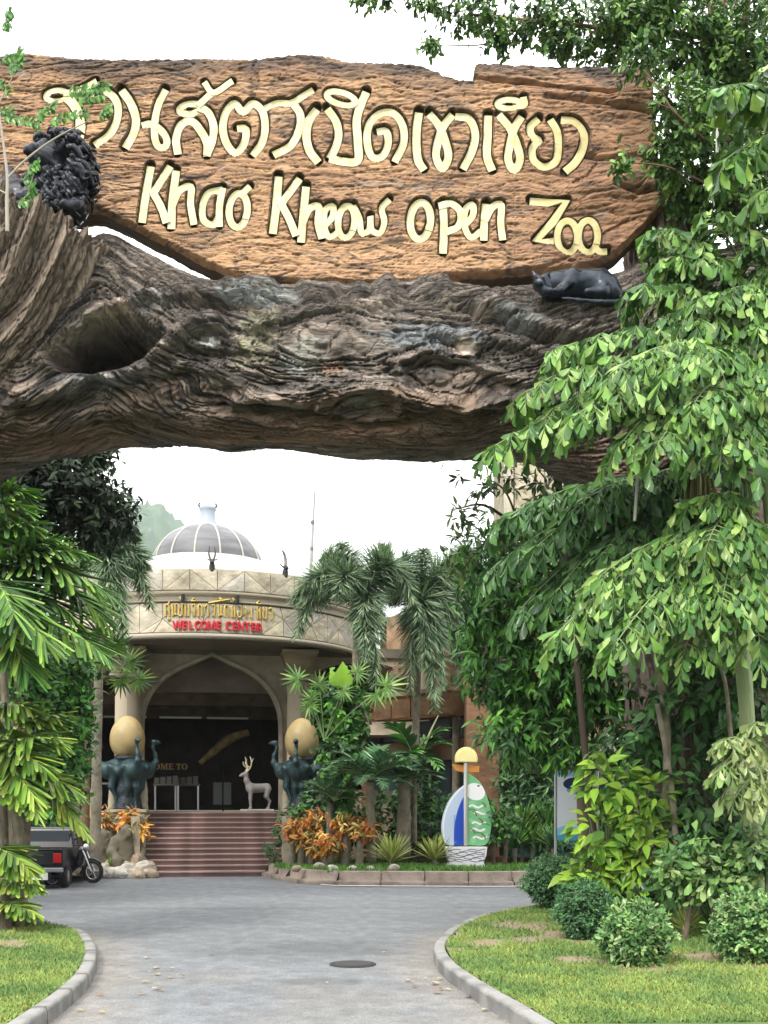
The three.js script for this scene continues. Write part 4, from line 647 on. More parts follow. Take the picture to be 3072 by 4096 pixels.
// ------------------------------------------------------------------ brown wing, cream tower, hill
{
  const w = thing('brown_wing', 'brown rendered building wing with dark strip windows behind the palms right of the fascia', 'building');
  const A = at(760, 1741, 38), B = at(1005, 1741, 33.6), dir = B.clone().sub(A), L = dir.length(), ang = Math.atan2(-dir.z, dir.x); const put = (g, s, y, o) => { g.rotateY(ang); g.translate(A.x + dir.x * s / L, y, A.z + dir.z * s / L); g.translate(Math.sin(ang) * o, 0, Math.cos(ang) * o); return boxUV(g); };
  const wallB = (s0, s1, y0, y1, o, th, mat, name) => obj(name, put(box(s1 - s0, y1 - y0, th), (s0 + s1) / 2, (y0 + y1) / 2, o), mat, w);
  wallB(0, L, 4.75, 5.5, 0.25, 0.6, M.brown, 'beam'); wallB(0, L, 5.5, 5.62, 0.3, 0.75, bumped([0.5, 0.36, 0.24], 0.85, 0.01), 'cornice');
  for (let k = 0; k < 6; k++) { const s0 = k * L / 6 + 0.02, g = box(L / 6 - 0.06, 0.62, 0.05); obj('stone_slab', put(g, s0 + L / 12, 5.12, 0.57), k % 2 ? bumped([0.37, 0.21, 0.11], 0.85, 0.02) : bumped([0.31, 0.18, 0.10], 0.85, 0.02), w); }
  wallB(0.4, L, 4.15, 4.75, -0.35, 0.08, std([0.10, 0.12, 0.13], 0.15), 'window_glass'); wallB(0.4, L, 3.45, 4.1, -0.25, 0.3, M.brownDark, 'spandrel'); wallB(0.4, L, 0.5, 3.45, -0.35, 0.08, std([0.05, 0.08, 0.09], 0.12), 'window_glass');
  for (let k = 0; k <= 6; k++) { wallB(0.4 + k * (L - 0.5) / 6, 0.48 + k * (L - 0.5) / 6, 4.15, 4.75, -0.28, 0.1, M.black, 'mullion'); wallB(0.4 + k * (L - 0.5) / 6, 0.48 + k * (L - 0.5) / 6, 0.5, 3.45, -0.28, 0.1, M.black, 'mullion'); }
  wallB(0, L + 7, 0, 0.5, -0.2, 0.5, M.brownDark, 'plinth');
  // storey above, set back
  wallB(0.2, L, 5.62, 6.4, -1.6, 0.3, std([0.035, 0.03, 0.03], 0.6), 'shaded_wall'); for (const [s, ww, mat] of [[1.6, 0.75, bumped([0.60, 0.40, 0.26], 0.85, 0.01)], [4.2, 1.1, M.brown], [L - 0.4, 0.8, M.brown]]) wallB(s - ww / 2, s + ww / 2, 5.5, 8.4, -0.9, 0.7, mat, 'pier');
  wallB(1.1, 2.3, 6.25, 6.75, -0.4, 0.5, bumped([0.48, 0.36, 0.26], 0.95, 0.08, 2), 'rough_stone_block');
  wallB(0.2, L, 6.9, 8.3, -1.3, 0.4, bumped([0.42, 0.30, 0.2], 0.9, 0.02), 'upper_wall'); wallB(0, L, 8.3, 8.45, -1.1, 0.9, M.stone, 'cornice');
  // corner column and the part that runs right behind the trees
  const c0 = at(1040, 1741, 33.2); const cg = box(1.0, 6.0, 0.9, c0.x, 3.0, c0.z, 0.04); obj('corner_column', cg, bumped([0.30, 0.16, 0.09], 0.85, 0.02), w);
  obj('beam', box(9, 0.75, 0.6, c0.x + 5, 4.6, c0.z - 0.2), M.brown, w); obj('beam', box(9, 0.5, 0.5, c0.x + 5, 3.2, c0.z - 0.3), M.brownDark, w);
  obj('window_glass', box(9, 2.6, 0.08, c0.x + 5, 1.7, c0.z - 0.5), std([0.05, 0.12, 0.13], 0.12), w); for (let k = 0; k < 8; k++) obj('mullion', box(0.08, 2.6, 0.12, c0.x + 0.8 + k * 1.15, 1.7, c0.z - 0.42), M.black, w); obj('upper_wall', box(9, 3.4, 0.4, c0.x + 5, 6.7, c0.z - 0.4), M.brownDark, w);
  const cn = at(838, 1576, 34.5), cp = obj('canopy', (() => { const g = box(2.0, 0.42, 1.3); const p = g.attributes.position; for (let i = 0; i < p.count; i++) { const t = p.getY(i) > 0 ? 0.72 : 1; p.setX(i, p.getX(i) * t); p.setZ(i, p.getZ(i) * t); } g.computeVertexNormals(); g.translate(cn.x, cn.y, cn.z); return boxUV(g); })(), bumped([0.72, 0.60, 0.46], 0.8, 0.01), w);
  obj('canopy_post', [box(0.16, 4.2, 0.16, cn.x + 0.75, 2.1, cn.z - 0.3), box(0.16, 4.2, 0.16, cn.x - 0.75, 2.1, cn.z - 0.3)], M.brown, w);
  const p0 = at(1088, 1741, 43), p1 = at(1330, 1741, 43), W = p1.x - p0.x, tw = thing('cream_tower', 'tall cream stone tower wall seen under the gate at the upper right', 'tower', [p0.x + W / 2, 0, p0.z - 2]);
  obj('wall', box(W - 0.02, 17, 4, 0, 8.5, 0), bumped([0.40, 0.35, 0.26], 0.9, 0.02), tw); obj('pilaster', [box(0.35, 17, 0.2, -W / 2 + 0.18, 8.5, 2.1), box(0.35, 17, 0.2, W / 2 - 0.18, 8.5, 2.1)], bumped([0.70, 0.66, 0.54], 0.85, 0.01), tw);
  const sm = [[0.66, 0.6, 0.46], [0.6, 0.54, 0.41], [0.7, 0.64, 0.5]].map((c) => bumped(c, 0.9, 0.02));
  for (let j = 0; j < 7; j++) for (let i = 0; i < 3; i++) { const x0 = -W / 2 + 0.4 + i * (W - 0.8) / 3, x1 = x0 + (W - 0.8) / 3, y0 = 8 + j * 1.28, y1 = y0 + 1.28, fl = (i + j) % 2; for (const tr of fl ? [[[x0, y0], [x1, y0], [x0, y1]], [[x1, y0], [x1, y1], [x0, y1]]] : [[[x0, y0], [x1, y0], [x1, y1]], [[x0, y0], [x1, y1], [x0, y1]]]) { const c = [(tr[0][0] + tr[1][0] + tr[2][0]) / 3, (tr[0][1] + tr[1][1] + tr[2][1]) / 3]; const g = new THREE.ExtrudeGeometry(polyShape(tr.map((p) => [lerp(c[0], p[0], 0.93), lerp(c[1], p[1], 0.93)])), { depth: 0.05, bevelEnabled: false }); g.translate(0, 0, 2.0); obj('stone_slab', boxUV(g), sm[(i + j) % 3], tw); } }
  // distant wooded hill
  const hp = [], hc = [], hi_ = [], nx = 300, ny = 90; for (let i = 0; i <= nx; i++) for (let j = 0; j <= ny; j++) { const X = lerp(-330, 60, i / nx), Z = -lerp(360, 620, j / ny), q = Math.exp(-Math.pow((X + 100) / 58, 2)) * 121 + Math.exp(-Math.pow((X + 230) / 90, 2)) * 70, s = Math.exp(-Math.pow((-Z - 480) / 80, 2)), n = 6 * nz(X * 0.05, Z * 0.05) + 4 * nz(X * 0.14, Z * 0.14) + 4.5 * Math.abs(nz(X * 0.33, Z * 0.33)) + 2 * nz(X * 0.7, Z * 0.7); hp.push(X * 4.2, (q * s + n * s) * 4.2 - 6, Z * 4.2); const k = 0.8 + 0.5 * nz(X * 0.3, Z * 0.3); hc.push(0.045 * k, 0.09 * k, 0.035 * k); }
  for (let i = 0; i < nx; i++) for (let j = 0; j < ny; j++) { const a = i * (ny + 1) + j; hi_.push(a, a + 1, a + ny + 1, a + 1, a + ny + 2, a + ny + 1); }
  const g = new THREE.BufferGeometry(); g.setAttribute('position', new THREE.Float32BufferAttribute(hp, 3)); g.setAttribute('color', new THREE.Float32BufferAttribute(hc, 3)); g.setIndex(hi_); g.computeVertexNormals(); struct(obj('hill', g, M.vc));
}
// ------------------------------------------------------------------ beds beside the stairs
const bedKerb = std([1, 1, 1], 0.92, { vertexColors: true, bumpMap: rep(T.rough, 3), bumpScale: 0.02, color: lin(1.35, 1.1, 0.95) });
const BK = [[-3.3, 31.4], [-2.75, 30.0], [-1.95, 28.3], [-0.9, 27.7], [1, 27.55], [3.1, 27.5], [3.75, 27.9], [4.15, 29.4], [4.7, 33], [5.0, 38]];
kerb(BK, -1, 1.1, [[-0.22, -0.02], [-0.22, 0.1], [-0.02, 0.13], [0, 0.33], [0.03, 0.36], [0.22, 0.36], [0.24, -0.02]], bedKerb);
kerb([[5.9, 44], [6.3, 41], [7.4, 38], [9, 34], [12, 31]], -1, 1.2, kp);
function sheet(name, pts, y, col, mat) { const g = new THREE.ShapeGeometry(polyShape(pts)); g.rotateX(-PI / 2); g.translate(0, y, 0); g.computeVertexNormals(); return struct(obj(name, boxUV(g), mat)); }
sheet('planting_bed', [...smoothLine(BK, 60).map(([x, d]) => [x + 0.1, d + 0.1]), [-3.3, 40]], 0.33, 0, bumped([0.075, 0.085, 0.035], 0.95, 0.05, 1));
sheet('planting_bed', [[-7.35, 32.5], [-7.4, 31.6], [-8.0, 30.6], [-9.4, 29.9], [-16, 29.6], [-30, 29.8], [-30, 44], [-7.4, 44]], 0.06, 0, bumped([0.11, 0.09, 0.06], 0.95, 0.05, 1));
sheet('planting_bed', [[6.2, 44], [6.6, 41], [7.7, 38], [9.2, 34.1], [12, 31.2], [30, 31], [30, 60], [6, 60]], 0.12, 0, bumped([0.07, 0.10, 0.03], 0.95, 0.05, 1));
{ const l = smoothLine([[-1.6, 27.72], [-0.9, 27.44], [1, 27.28], [3.1, 27.23], [3.75, 27.5]], 40), pos = [], idx = []; l.forEach(([x, d]) => pos.push(x, 0.02, -d, x, 0.02, -d + 0.2)); for (let i = 0; i < l.length - 1; i++) { const a = i * 2; idx.push(a, a + 1, a + 2, a + 1, a + 3, a + 2); } const g = new THREE.BufferGeometry(); g.setAttribute('position', new THREE.Float32BufferAttribute(pos, 3)); g.setIndex(idx); g.computeVertexNormals(); struct(obj('road_marking', g, std([0.62, 0.6, 0.55], 0.8))); }
// drain cover set in the lane and fallen leaves
{ const c = at(762, 2084, 13.85), d = thing('drain_cover', 'dark round iron drain cover set in the grey lane near the right kerb', 'drain cover', [c.x, 0.006, c.z]); obj('cover', lathe([[0.001, 0.012], [0.24, 0.012], [0.25, 0.004], [0.29, 0.008], [0.3, -0.01]], 0, 0, 0, 32), std([0.055, 0.055, 0.06], 0.7, { metalness: 0.4, bumpMap: rep(T.rough, 4), bumpScale: 0.02 }), d); for (let k = -2; k <= 2; k++) obj('rib', box(0.36 * Math.sqrt(1 - k * k / 9), 0.012, 0.025, 0, 0.016, k * 0.08), std([0.09, 0.085, 0.085], 0.6, { metalness: 0.4 }), d); }
{ reseed(77); let first; const spots = [];
  for (let i = 0; i < 34; i++) { const left = i % 2, d = rr(10.4, 15.2); let x; if (left) { x = -3.0 + Math.abs(rr(-0.2, 0.9)) - (d > 13.5 ? 0.5 : 0); } else { x = 0.62 - Math.abs(rr(0, 0.8)); for (let k = 0; k < RKs.length - 1; k++) if ((RKs[k][1] - d) * (RKs[k + 1][1] - d) <= 0) x = RKs[k][0] - Math.abs(rr(0.05, 0.7)); } spots.push([x, d]); }
  for (let i = 0; i < 8; i++) spots.push([rr(-2.4, -0.2), rr(11, 20)]);
  const ms = [[0.36, 0.25, 0.08], [0.22, 0.12, 0.06], [0.42, 0.32, 0.16], [0.10, 0.07, 0.05]].map((c) => std(c, 0.8));
  spots.forEach(([x, d]) => { const m = new THREE.Mesh(LG.oval, ms[Math.floor(rnd() * 4)]); m.castShadow = true; const L = rr(0.05, 0.12); m.matrixAutoUpdate = true; m.applyMatrix4(leafMatrix(v(x, 0.025, -d), v(rr(-1, 1), 0.02, rr(-1, 1)), v(0, 1, 0), L, L * 0.5)); m.name = numbered('fallen_leaf'); scene.add(m); tag(m, 'small dry fallen leaf lying on the grey lane', 'leaf', 'dry leaves scattered on the lane'); }); }

// ------------------------------------------------------------------ statues
const bronze = bumped([0.035, 0.085, 0.10], 0.5, 0.02, 2, { metalness: 0.25 }), bronzeDark = bumped([0.018, 0.03, 0.045], 0.5, 0.02, 2, { metalness: 0.25 }), eggMat = bumped([0.58, 0.45, 0.21], 0.5, 0.006, 1.2);
const ostrich = boneMesh([
  ...chain([[0, 1.2, 0.2], [0, 1.24, -0.08], [0, 1.14, -0.36], [0, 1.0, -0.5]], [0.27, 0.32, 0.24, 0.06]), ...chain([[0, 1.28, 0.34], [0, 1.46, 0.5], [0, 1.68, 0.5], [0, 1.9, 0.40], [0, 2.08, 0.45]], [0.15, 0.085, 0.055, 0.045, 0.05]), ...chain([[0, 2.08, 0.45], [0, 2.07, 0.56], [0, 2.05, 0.68]], [0.075, 0.05, 0.015]),
  ...chain([[0.11, 1.05, 0.02], [0.12, 0.72, 0.10], [0.12, 0.36, -0.04], [0.12, 0.05, 0.02], [0.12, 0.04, 0.18]], [0.16, 0.10, 0.05, 0.05, 0.03]), ...chain([[-0.11, 1.05, 0.02], [-0.12, 0.72, 0.02], [-0.12, 0.36, -0.1], [-0.12, 0.05, -0.04], [-0.12, 0.04, 0.12]], [0.16, 0.10, 0.05, 0.05, 0.03]),
  ...chain([[0.27, 1.3, 0.14], [0.32, 1.16, -0.12], [0.2, 1.0, -0.4]], [0.1, 0.13, 0.04]), ...chain([[-0.27, 1.3, 0.14], [-0.32, 1.16, -0.12], [-0.2, 1.0, -0.4]], [0.1, 0.13, 0.04])], 0.032, 0.07, (x, y, z) => 0.012 * nz(x * 14, y * 9, z * 14) * (y > 0.9 && y < 1.5 ? 1 : 0));
function eggStatue(lx, label, angles) {
  const t = thing('ostrich_egg_statue', label, 'statue', hall.localToWorld(v(lx, 0, 2.35)), BA);
  obj('pedestal', [box(1.12, 1.8, 1.4, 0, 0.9, 0, 0.05), box(1.2, 0.1, 1.48, 0, 1.85, 0, 0.03)], bumped([0.5, 0.46, 0.36], 0.9, 0.02), t);
  obj('trunk_core', tube([v(0, 1.85, 0), v(0.03, 2.3, 0), v(0, 2.9, 0), v(0, 3.5, 0)], [0.42, 0.36, 0.36, 0.44], 14, 16, 0.35), bronzeDark, t);
  const e = lathe(Array.from({ length: 25 }, (_, i) => { const a = i / 24 * PI - PI / 2; return [Math.max(0.001, 0.52 * Math.cos(a) * (1 - 0.09 * Math.sin(a))), 4.04 + 0.66 * Math.sin(a)]; }), 0, 0, 0, 40); obj('egg', e, eggMat, t);
  angles.forEach((a, i) => { const o = obj('ostrich', ostrich.clone(), i === 0 ? bronze : bronze, t); o.position.set(Math.sin(a) * 0.36, 1.86, Math.cos(a) * 0.36); o.rotation.y = a; });
  for (const s of [-1, 1]) obj('leg_rock', boneMesh([[s * 0.46, 1.9, -0.25, 0.16, s * 0.44, 2.75, -0.3, 0.11]], 0.06, 0.05, (x, y, z) => 0.05 * nz(x * 6, y * 5, z * 6)), M.stone, t);
  return t;
}
eggStatue(-2.5, 'cream egg carried by dark green ostriches on the pedestal left of the stairs', [-PI / 2 + 0.1, 0.42, 1.9, 3.4]);
eggStatue(2.72, 'cream egg carried by dark green ostriches on the pedestal right of the stairs', [-0.3, -1.75, 1.5, 3.0]);
{ const t = thing('deer_statue', 'pale grey antlered deer statue standing on a white slab at the top of the stairs', 'statue', hall.localToWorld(v(1.42, FLOOR, 0.75)), BA - PI / 2 + 0.35);
  const sm = bumped([0.44, 0.42, 0.43], 0.75, 0.01, 2); // faces +z
  obj('slab', box(0.55, 0.09, 0.95, 0, 0.045, 0, 0.03), M.white, t);
  const leg = (x, z, hind) => hind ? chain([[x, 0.72, z], [x, 0.5, z + 0.05], [x, 0.34, z - 0.07], [x, 0.1, z - 0.02], [x, 0.1, z + 0.03]], [0.10, 0.06, 0.03, 0.024, 0.03]) : chain([[x, 0.7, z], [x, 0.42, z + 0.01], [x, 0.12, z], [x, 0.1, z + 0.04]], [0.075, 0.036, 0.025, 0.03]);
  obj('body', boneMesh([...chain([[0, 0.78, -0.32], [0, 0.76, -0.05], [0, 0.76, 0.22]], [0.145, 0.135, 0.16]), ...chain([[0, 0.82, 0.26], [0, 1.0, 0.36], [0, 1.18, 0.38]], [0.12, 0.085, 0.075]), ...chain([[0, 1.22, 0.38], [0, 1.18, 0.5], [0, 1.14, 0.58]], [0.075, 0.05, 0.035]), ...leg(0.09, 0.24), ...leg(-0.09, 0.2), ...leg(0.09, -0.34, 1), ...leg(-0.09, -0.38, 1), [0, 0.84, -0.42, 0.03, 0, 0.72, -0.5, 0.02], [0.06, 1.27, 0.36, 0.025, 0.17, 1.32, 0.34, 0.012], [-0.06, 1.27, 0.36, 0.025, -0.17, 1.32, 0.34, 0.012]], 0.022, 0.05), sm, t);
  for (const s of [-1, 1]) obj('antler', [tube([v(s * 0.04, 1.28, 0.36), v(s * 0.14, 1.42, 0.28), v(s * 0.22, 1.58, 0.28), v(s * 0.2, 1.76, 0.32)], [0.03, 0.026, 0.022, 0.012], 6, 10), tube([v(s * 0.13, 1.40, 0.29), v(s * 0.1, 1.5, 0.42), v(s * 0.1, 1.6, 0.44)], [0.022, 0.012], 6, 6), tube([v(s * 0.21, 1.56, 0.28), v(s * 0.3, 1.7, 0.24)], [0.02, 0.012], 6)], std([0.62, 0.55, 0.38], 0.7), t); }
// lion on the stump
const lionMat = bumped([0.022, 0.027, 0.042], 0.32, 0.012, 3, { metalness: 0.35 });
{ const b = at(95, 486, 18.1), t = thing('lion_statue', 'black maned lion statue lying on the broken stump left of the sign letters', 'statue', b, 0), U = KF / 17.6; // px per metre
  const q = (dx, dy, z) => [(dx - 95) / U, (486 - dy) / U, z];
  obj('body', boneMesh([...chain([q(128, 345, 0.2), q(112, 370, 0.42), q(96, 384, 0.58)], [0.24, 0.17, 0.10]), [...q(120, 365, 0.3), 0.2, ...q(150, 440, 0.05), 0.36], [...q(135, 450, 0.0), 0.32, ...q(40, 425, -0.3), 0.38], [...q(40, 425, -0.3), 0.38, ...q(-60, 410, -0.5), 0.42], [...q(40, 420, -0.3), 0.24, ...q(8, 372, -0.4), 0.22], [...q(8, 372, -0.4), 0.22, ...q(0, 340, -0.4), 0.12], ...chain([q(90, 440, 0.3), q(60, 466, 0.5), q(30, 476, 0.55)], [0.16, 0.11, 0.10]), ...chain([q(170, 440, 0.2), q(185, 470, 0.35), q(160, 478, 0.5)], [0.18, 0.12, 0.1]), [...q(92, 400, 0.5), 0.06, ...q(108, 404, 0.42), 0.08], ...chain([q(102, 347, 0.5), q(116, 337, 0.46), q(130, 337, 0.4)], [0.03, 0.035, 0.035]), ...chain([q(112, 344, 0.5), q(98, 366, 0.66), q(90, 376, 0.7)], [0.05, 0.055, 0.06]), ...chain([q(86, 374, 0.72), q(84, 382, 0.72)], [0.035, 0.03])], 0.024, 0.07, (x, y, z) => 0.012 * nz(x * 8, y * 8, z * 8) + 0.012 * ridge(nz(x * 5 + y * 14, y * 6 - x * 4, z * 9))), lionMat, t);
  reseed(9); const locks = []; const C = q(150, 360, 0.08);
  for (let i = 0; i < 210; i++) { const a = rr(-0.35, 2 * PI), ca = Math.cos(a), sa = Math.sin(a), R0 = rr(0.22, 0.5), fz = rr(-0.1, 0.42), low = sa < 0 ? 1.5 : 1; // locks sweep back from the face
    const s = v(C[0] - 0.04 + ca * R0 * 0.7, C[1] + 0.02 + sa * R0 * 0.8 * low - (low > 1 ? 0.08 : 0), fz + 0.12); if (ca < -0.3 && Math.abs(sa) < 0.55) continue;
    const L = rr(0.16, 0.34), d = v(ca * 0.8 + 0.25, sa * 0.7 - 0.55, -0.25 + rr(-0.2, 0.2)), w = rr(-0.09, 0.09), sd = v(-sa, ca, 0.3);
    locks.push(tube([s, s.clone().addScaledVector(d, L * 0.4).addScaledVector(sd, w), s.clone().addScaledVector(d, L * 0.75).addScaledVector(sd, -w), s.clone().addScaledVector(d, L).addScaledVector(sd, w * 0.6)], [0.04, 0.06, 0.045, 0.008], 6, 7)); }
  for (let i = 0; i < 330; i++) { const s = v(...q(rr(56, 196), rr(388, 480), 0)); s.z = 0.18 + 0.28 * Math.sqrt(Math.max(0, 1 - Math.pow((s.x - 0.32) / 0.55, 2))) * rr(0.7, 1.05); const a = rr(0, 6.3), L = rr(0.09, 0.17), d = v(Math.cos(a) * 0.6, -0.8, 0.2), e = v(Math.sin(a), 0.2, 0.4); locks.push(tube([s, s.clone().addScaledVector(d, L * 0.4).addScaledVector(e, 0.07), s.clone().addScaledVector(d, L * 0.8), s.clone().addScaledVector(d, L).addScaledVector(e, -0.05)], [0.035, 0.046, 0.03, 0.008], 6, 6)); }
  obj('mane', locks, lionMat, t).userData.kind = 'stuff';
  for (const s of [0, 1]) obj('eye', ell(0.028, 0.02, 0.02, ...q(112 + s * 20, 352, 0.42 - s * 0.02)), M.black, t);
  obj('ear', ell(0.07, 0.09, 0.04, ...q(150, 318, 0.2)), lionMat, t); }
{ const b = at(1240, 652, 17.95), t = thing('panther_statue', 'sleek black panther statue lying on the trunk under the right end of the board', 'statue', b, 0), U = KF / 17.9, q = (dx, dy, z) => [(dx - 1240) / U, (640 - dy) / U, z];
  const pm = bumped([0.026, 0.04, 0.066], 0.3, 0.004, 3, { metalness: 0.35 });
  obj('body', boneMesh([...chain([q(1162, 616, 0.24), q(1158, 622, 0.36)], [0.125, 0.085]), ...chain([q(1170, 612, 0.2), q(1192, 612, 0.05)], [0.12, 0.17]), ...chain([q(1196, 610, 0.05), q(1230, 600, -0.02), q(1262, 598, -0.05), q(1292, 604, -0.05)], [0.23, 0.22, 0.22, 0.28]), ...chain([q(1296, 606, -0.1), q(1318, 622, 0)], [0.23, 0.2]), ...chain([q(1206, 598, 0.12), q(1236, 586, 0.1)], [0.1, 0.09]), ...chain([q(1236, 586, 0.12), q(1222, 612, 0.2), q(1206, 632, 0.28), q(1194, 637, 0.34)], [0.09, 0.07, 0.055, 0.05]), ...chain([q(1176, 622, 0.2), q(1168, 636, 0.32), q(1182, 639, 0.36)], [0.1, 0.07, 0.05]), ...chain([q(1312, 606, 0.05), q(1296, 632, 0.2), q(1262, 634, 0.26)], [0.17, 0.12, 0.06]), ...chain([q(1330, 624, 0), q(1346, 640, 0.12), q(1330, 658, 0.3), q(1290, 664, 0.38), q(1240, 661, 0.4), q(1206, 656, 0.4)], [0.06, 0.05, 0.045, 0.04, 0.035, 0.02]), [...q(1150, 603, 0.3), 0.05, ...q(1146, 595, 0.3), 0.025], [...q(1174, 602, 0.26), 0.05, ...q(1179, 594, 0.26), 0.025]], 0.02, 0.045, (x, y, z) => 0.012 * nz(x * 6, y * 9, z * 6)), pm, t);
  for (const s of [-1, 1]) obj('eye', ell(0.022, 0.014, 0.02, ...q(1158 + s * 7, 612, 0.39)), M.black, t);
  obj('muzzle', ell(0.045, 0.035, 0.04, ...q(1157, 624, 0.44)), std([0.10, 0.11, 0.14], 0.5), t); }

// ------------------------------------------------------------------ sailboat sign, banner
{ const D = 29.2, U = KF / D, b = at(1003, 1880, D), t = thing('sailboat_sign', 'white boat shaped sign with blue and green sails and a yellow disc on top', 'sign', [b.x, 0.33, b.z], 0.04), q = (dx, dy) => [(dx - 1003) / U, (1880 - dy) / U];
  const ext = (pts, d, z, smooth) => { let p = pts.map((a) => q(...a)); const s = new THREE.Shape(); s.moveTo(...p[0]); if (smooth) s.splineThru(p.slice(1).map((a) => new THREE.Vector2(...a))); else p.slice(1).forEach((a) => s.lineTo(...a)); s.closePath(); const g = new THREE.ExtrudeGeometry(s, { depth: d, bevelEnabled: true, bevelSize: 0.008, bevelThickness: 0.008, bevelSegments: 1, curveSegments: 16 }); g.translate(0, 0, z); return g; };
  const arcL = [[1002, 1700], [982, 1717], [964, 1745], [954, 1782], [956, 1808], [966, 1827], [1002, 1828]], arcR = [[1009, 1673], [1036, 1694], [1053, 1730], [1061, 1768], [1059, 1800], [1049, 1827], [1009, 1828]];
  const wcv = (w, h, f) => { const c = document.createElement('canvas'); c.width = w; c.height = h; f(c.getContext('2d')); const x = new THREE.CanvasTexture(c); x.colorSpace = THREE.SRGBColorSpace; return x; };
  const planar = (g, x0, x1, y0, y1) => { const p = g.attributes.position, uv = new Float32Array(p.count * 2); for (let i = 0; i < p.count; i++) { uv[2 * i] = (p.getX(i) - x0) / (x1 - x0); uv[2 * i + 1] = (p.getY(i) - y0) / (y1 - y0); } g.setAttribute('uv', new THREE.BufferAttribute(uv, 2)); return g; };
  const [lx0, ly0] = q(950, 1832), [lx1, ly1] = q(1003, 1698), [rx0, ry0] = q(1008, 1832), [rx1, ry1] = q(1064, 1671);
  const blue = wcv(128, 512, (c) => { c.fillStyle = '#c4d4ea'; c.fillRect(0, 0, 128, 512); c.fillStyle = '#1f4fc0'; c.beginPath(); c.moveTo(128, 90); c.quadraticCurveTo(64, 250, 74, 512); c.lineTo(128, 512); c.fill(); c.fillStyle = 'rgba(60,90,190,.35)'; c.fillRect(72, 250, 8, 262); c.strokeStyle = '#f2f4fa'; c.lineWidth = 7; c.beginPath(); c.moveTo(122, 20); c.bezierCurveTo(20, 150, 0, 330, 30, 505); c.stroke(); });
  const green = wcv(256, 1024, (c) => { c.fillStyle = '#77bd84'; c.fillRect(0, 0, 256, 1024); c.fillStyle = '#8fcb98'; for (let i = 0; i < 9; i++) { c.beginPath(); c.ellipse(40 + (i * 53) % 200, 420 + i * 64, 46, 26, i, 0, 7); c.fill(); }
    c.fillStyle = '#f3f5f6'; c.beginPath(); c.ellipse(84, 270, 96, 120, -0.25, 0, 7); c.fill(); c.fillStyle = '#23262e'; c.beginPath(); c.arc(116, 190, 12, 0, 7); c.fill(); c.lineWidth = 26; c.lineCap = 'round';
    c.strokeStyle = '#f4f5f2'; for (const [x, y] of [[30, 470], [80, 560], [60, 700], [50, 790], [70, 900]]) { c.beginPath(); c.moveTo(x, y); c.bezierCurveTo(x + 40, y - 50, x + 60, y + 60, x + 120, y - 6); c.stroke(); }
    c.strokeStyle = '#7b5a3d'; c.lineWidth = 14; for (const [x, y] of [[150, 420], [60, 540], [120, 640], [40, 780], [150, 860]]) { c.beginPath(); c.moveTo(x, y); c.quadraticCurveTo(x + 30, y + 6, x + 36, y + 60); c.stroke(); } c.strokeStyle = '#3d8a55'; for (const [x, y] of [[20, 520], [150, 720], [90, 840]]) { c.beginPath(); c.moveTo(x, y); c.quadraticCurveTo(x + 40, y - 24, x + 70, y + 10); c.stroke(); } });
  const hull = wcv(512, 256, (c) => { c.fillStyle = '#f1f1f4'; c.fillRect(0, 0, 512, 256); c.strokeStyle = '#4d4a6e'; c.lineWidth = 8; for (let j = 0; j < 9; j++) { c.beginPath(); for (let x = 20; x <= 490; x += 10) { const y = 26 + j * 18 + 7 * Math.sin(x * 0.035 + j * 1.7); x === 20 ? c.moveTo(x, y) : (Math.sin(x * 0.02 + j * 2.3) > -0.6 ? c.lineTo(x, y) : c.moveTo(x, y)); } c.stroke(); } });
  obj('blue_sail', planar(ext(arcL, 0.05, -0.02, 1), lx0, lx1, ly0, ly1), std([1, 1, 1], 0.5, { map: blue }), t);
  obj('green_sail', planar(ext(arcR, 0.05, -0.025, 1), rx0, rx1, ry0, ry1), std([1, 1, 1], 0.5, { map: green }), t);
  obj('mast', [cyl(0.05, 0.05, 2.2, q(1005, 0)[0], 0.62 + 1.1, 0.09, 14)], M.white, t);
  const [hx0, hy0] = q(962, 1878), [hx1, hy1] = q(1050, 1834); obj('hull', planar(ext([[960, 1833], [1050, 1833], [1048, 1850], [1042, 1866], [1048, 1878], [960, 1878], [970, 1866], [964, 1850]], 0.4, -0.2), hx0, hx1, hy0, hy1), std([1, 1, 1], 0.55, { map: hull }), t);
  obj('base', box(1.1, 0.06, 0.6, 0, 0.02, 0, 0.02), M.white, t);
  const hd = []; for (let i = 0; i <= 18; i++) { const a = -0.28 + i / 18 * (PI + 0.56); hd.push([1006 + 24 * Math.cos(a), 1643 - 25 * Math.sin(a)]); } obj('sun_disc', ext(hd, 0.07, 0.06), std([0.80, 0.70, 0.30], 0.5), t); const hd2 = hd.map(([x, y]) => [1006 + (x - 1006) * 0.84, 1643 + (y - 1643) * 0.84]); obj('disc_face', ext(hd2, 0.02, 0.135), std([0.88, 0.79, 0.36], 0.5), t);
  obj('arrow_board', ext([[976, 1655], [1034, 1659], [1034, 1671], [1000, 1671], [984, 1668]], 0.05, 0.0), std([0.62, 0.26, 0.05], 0.6), t); }
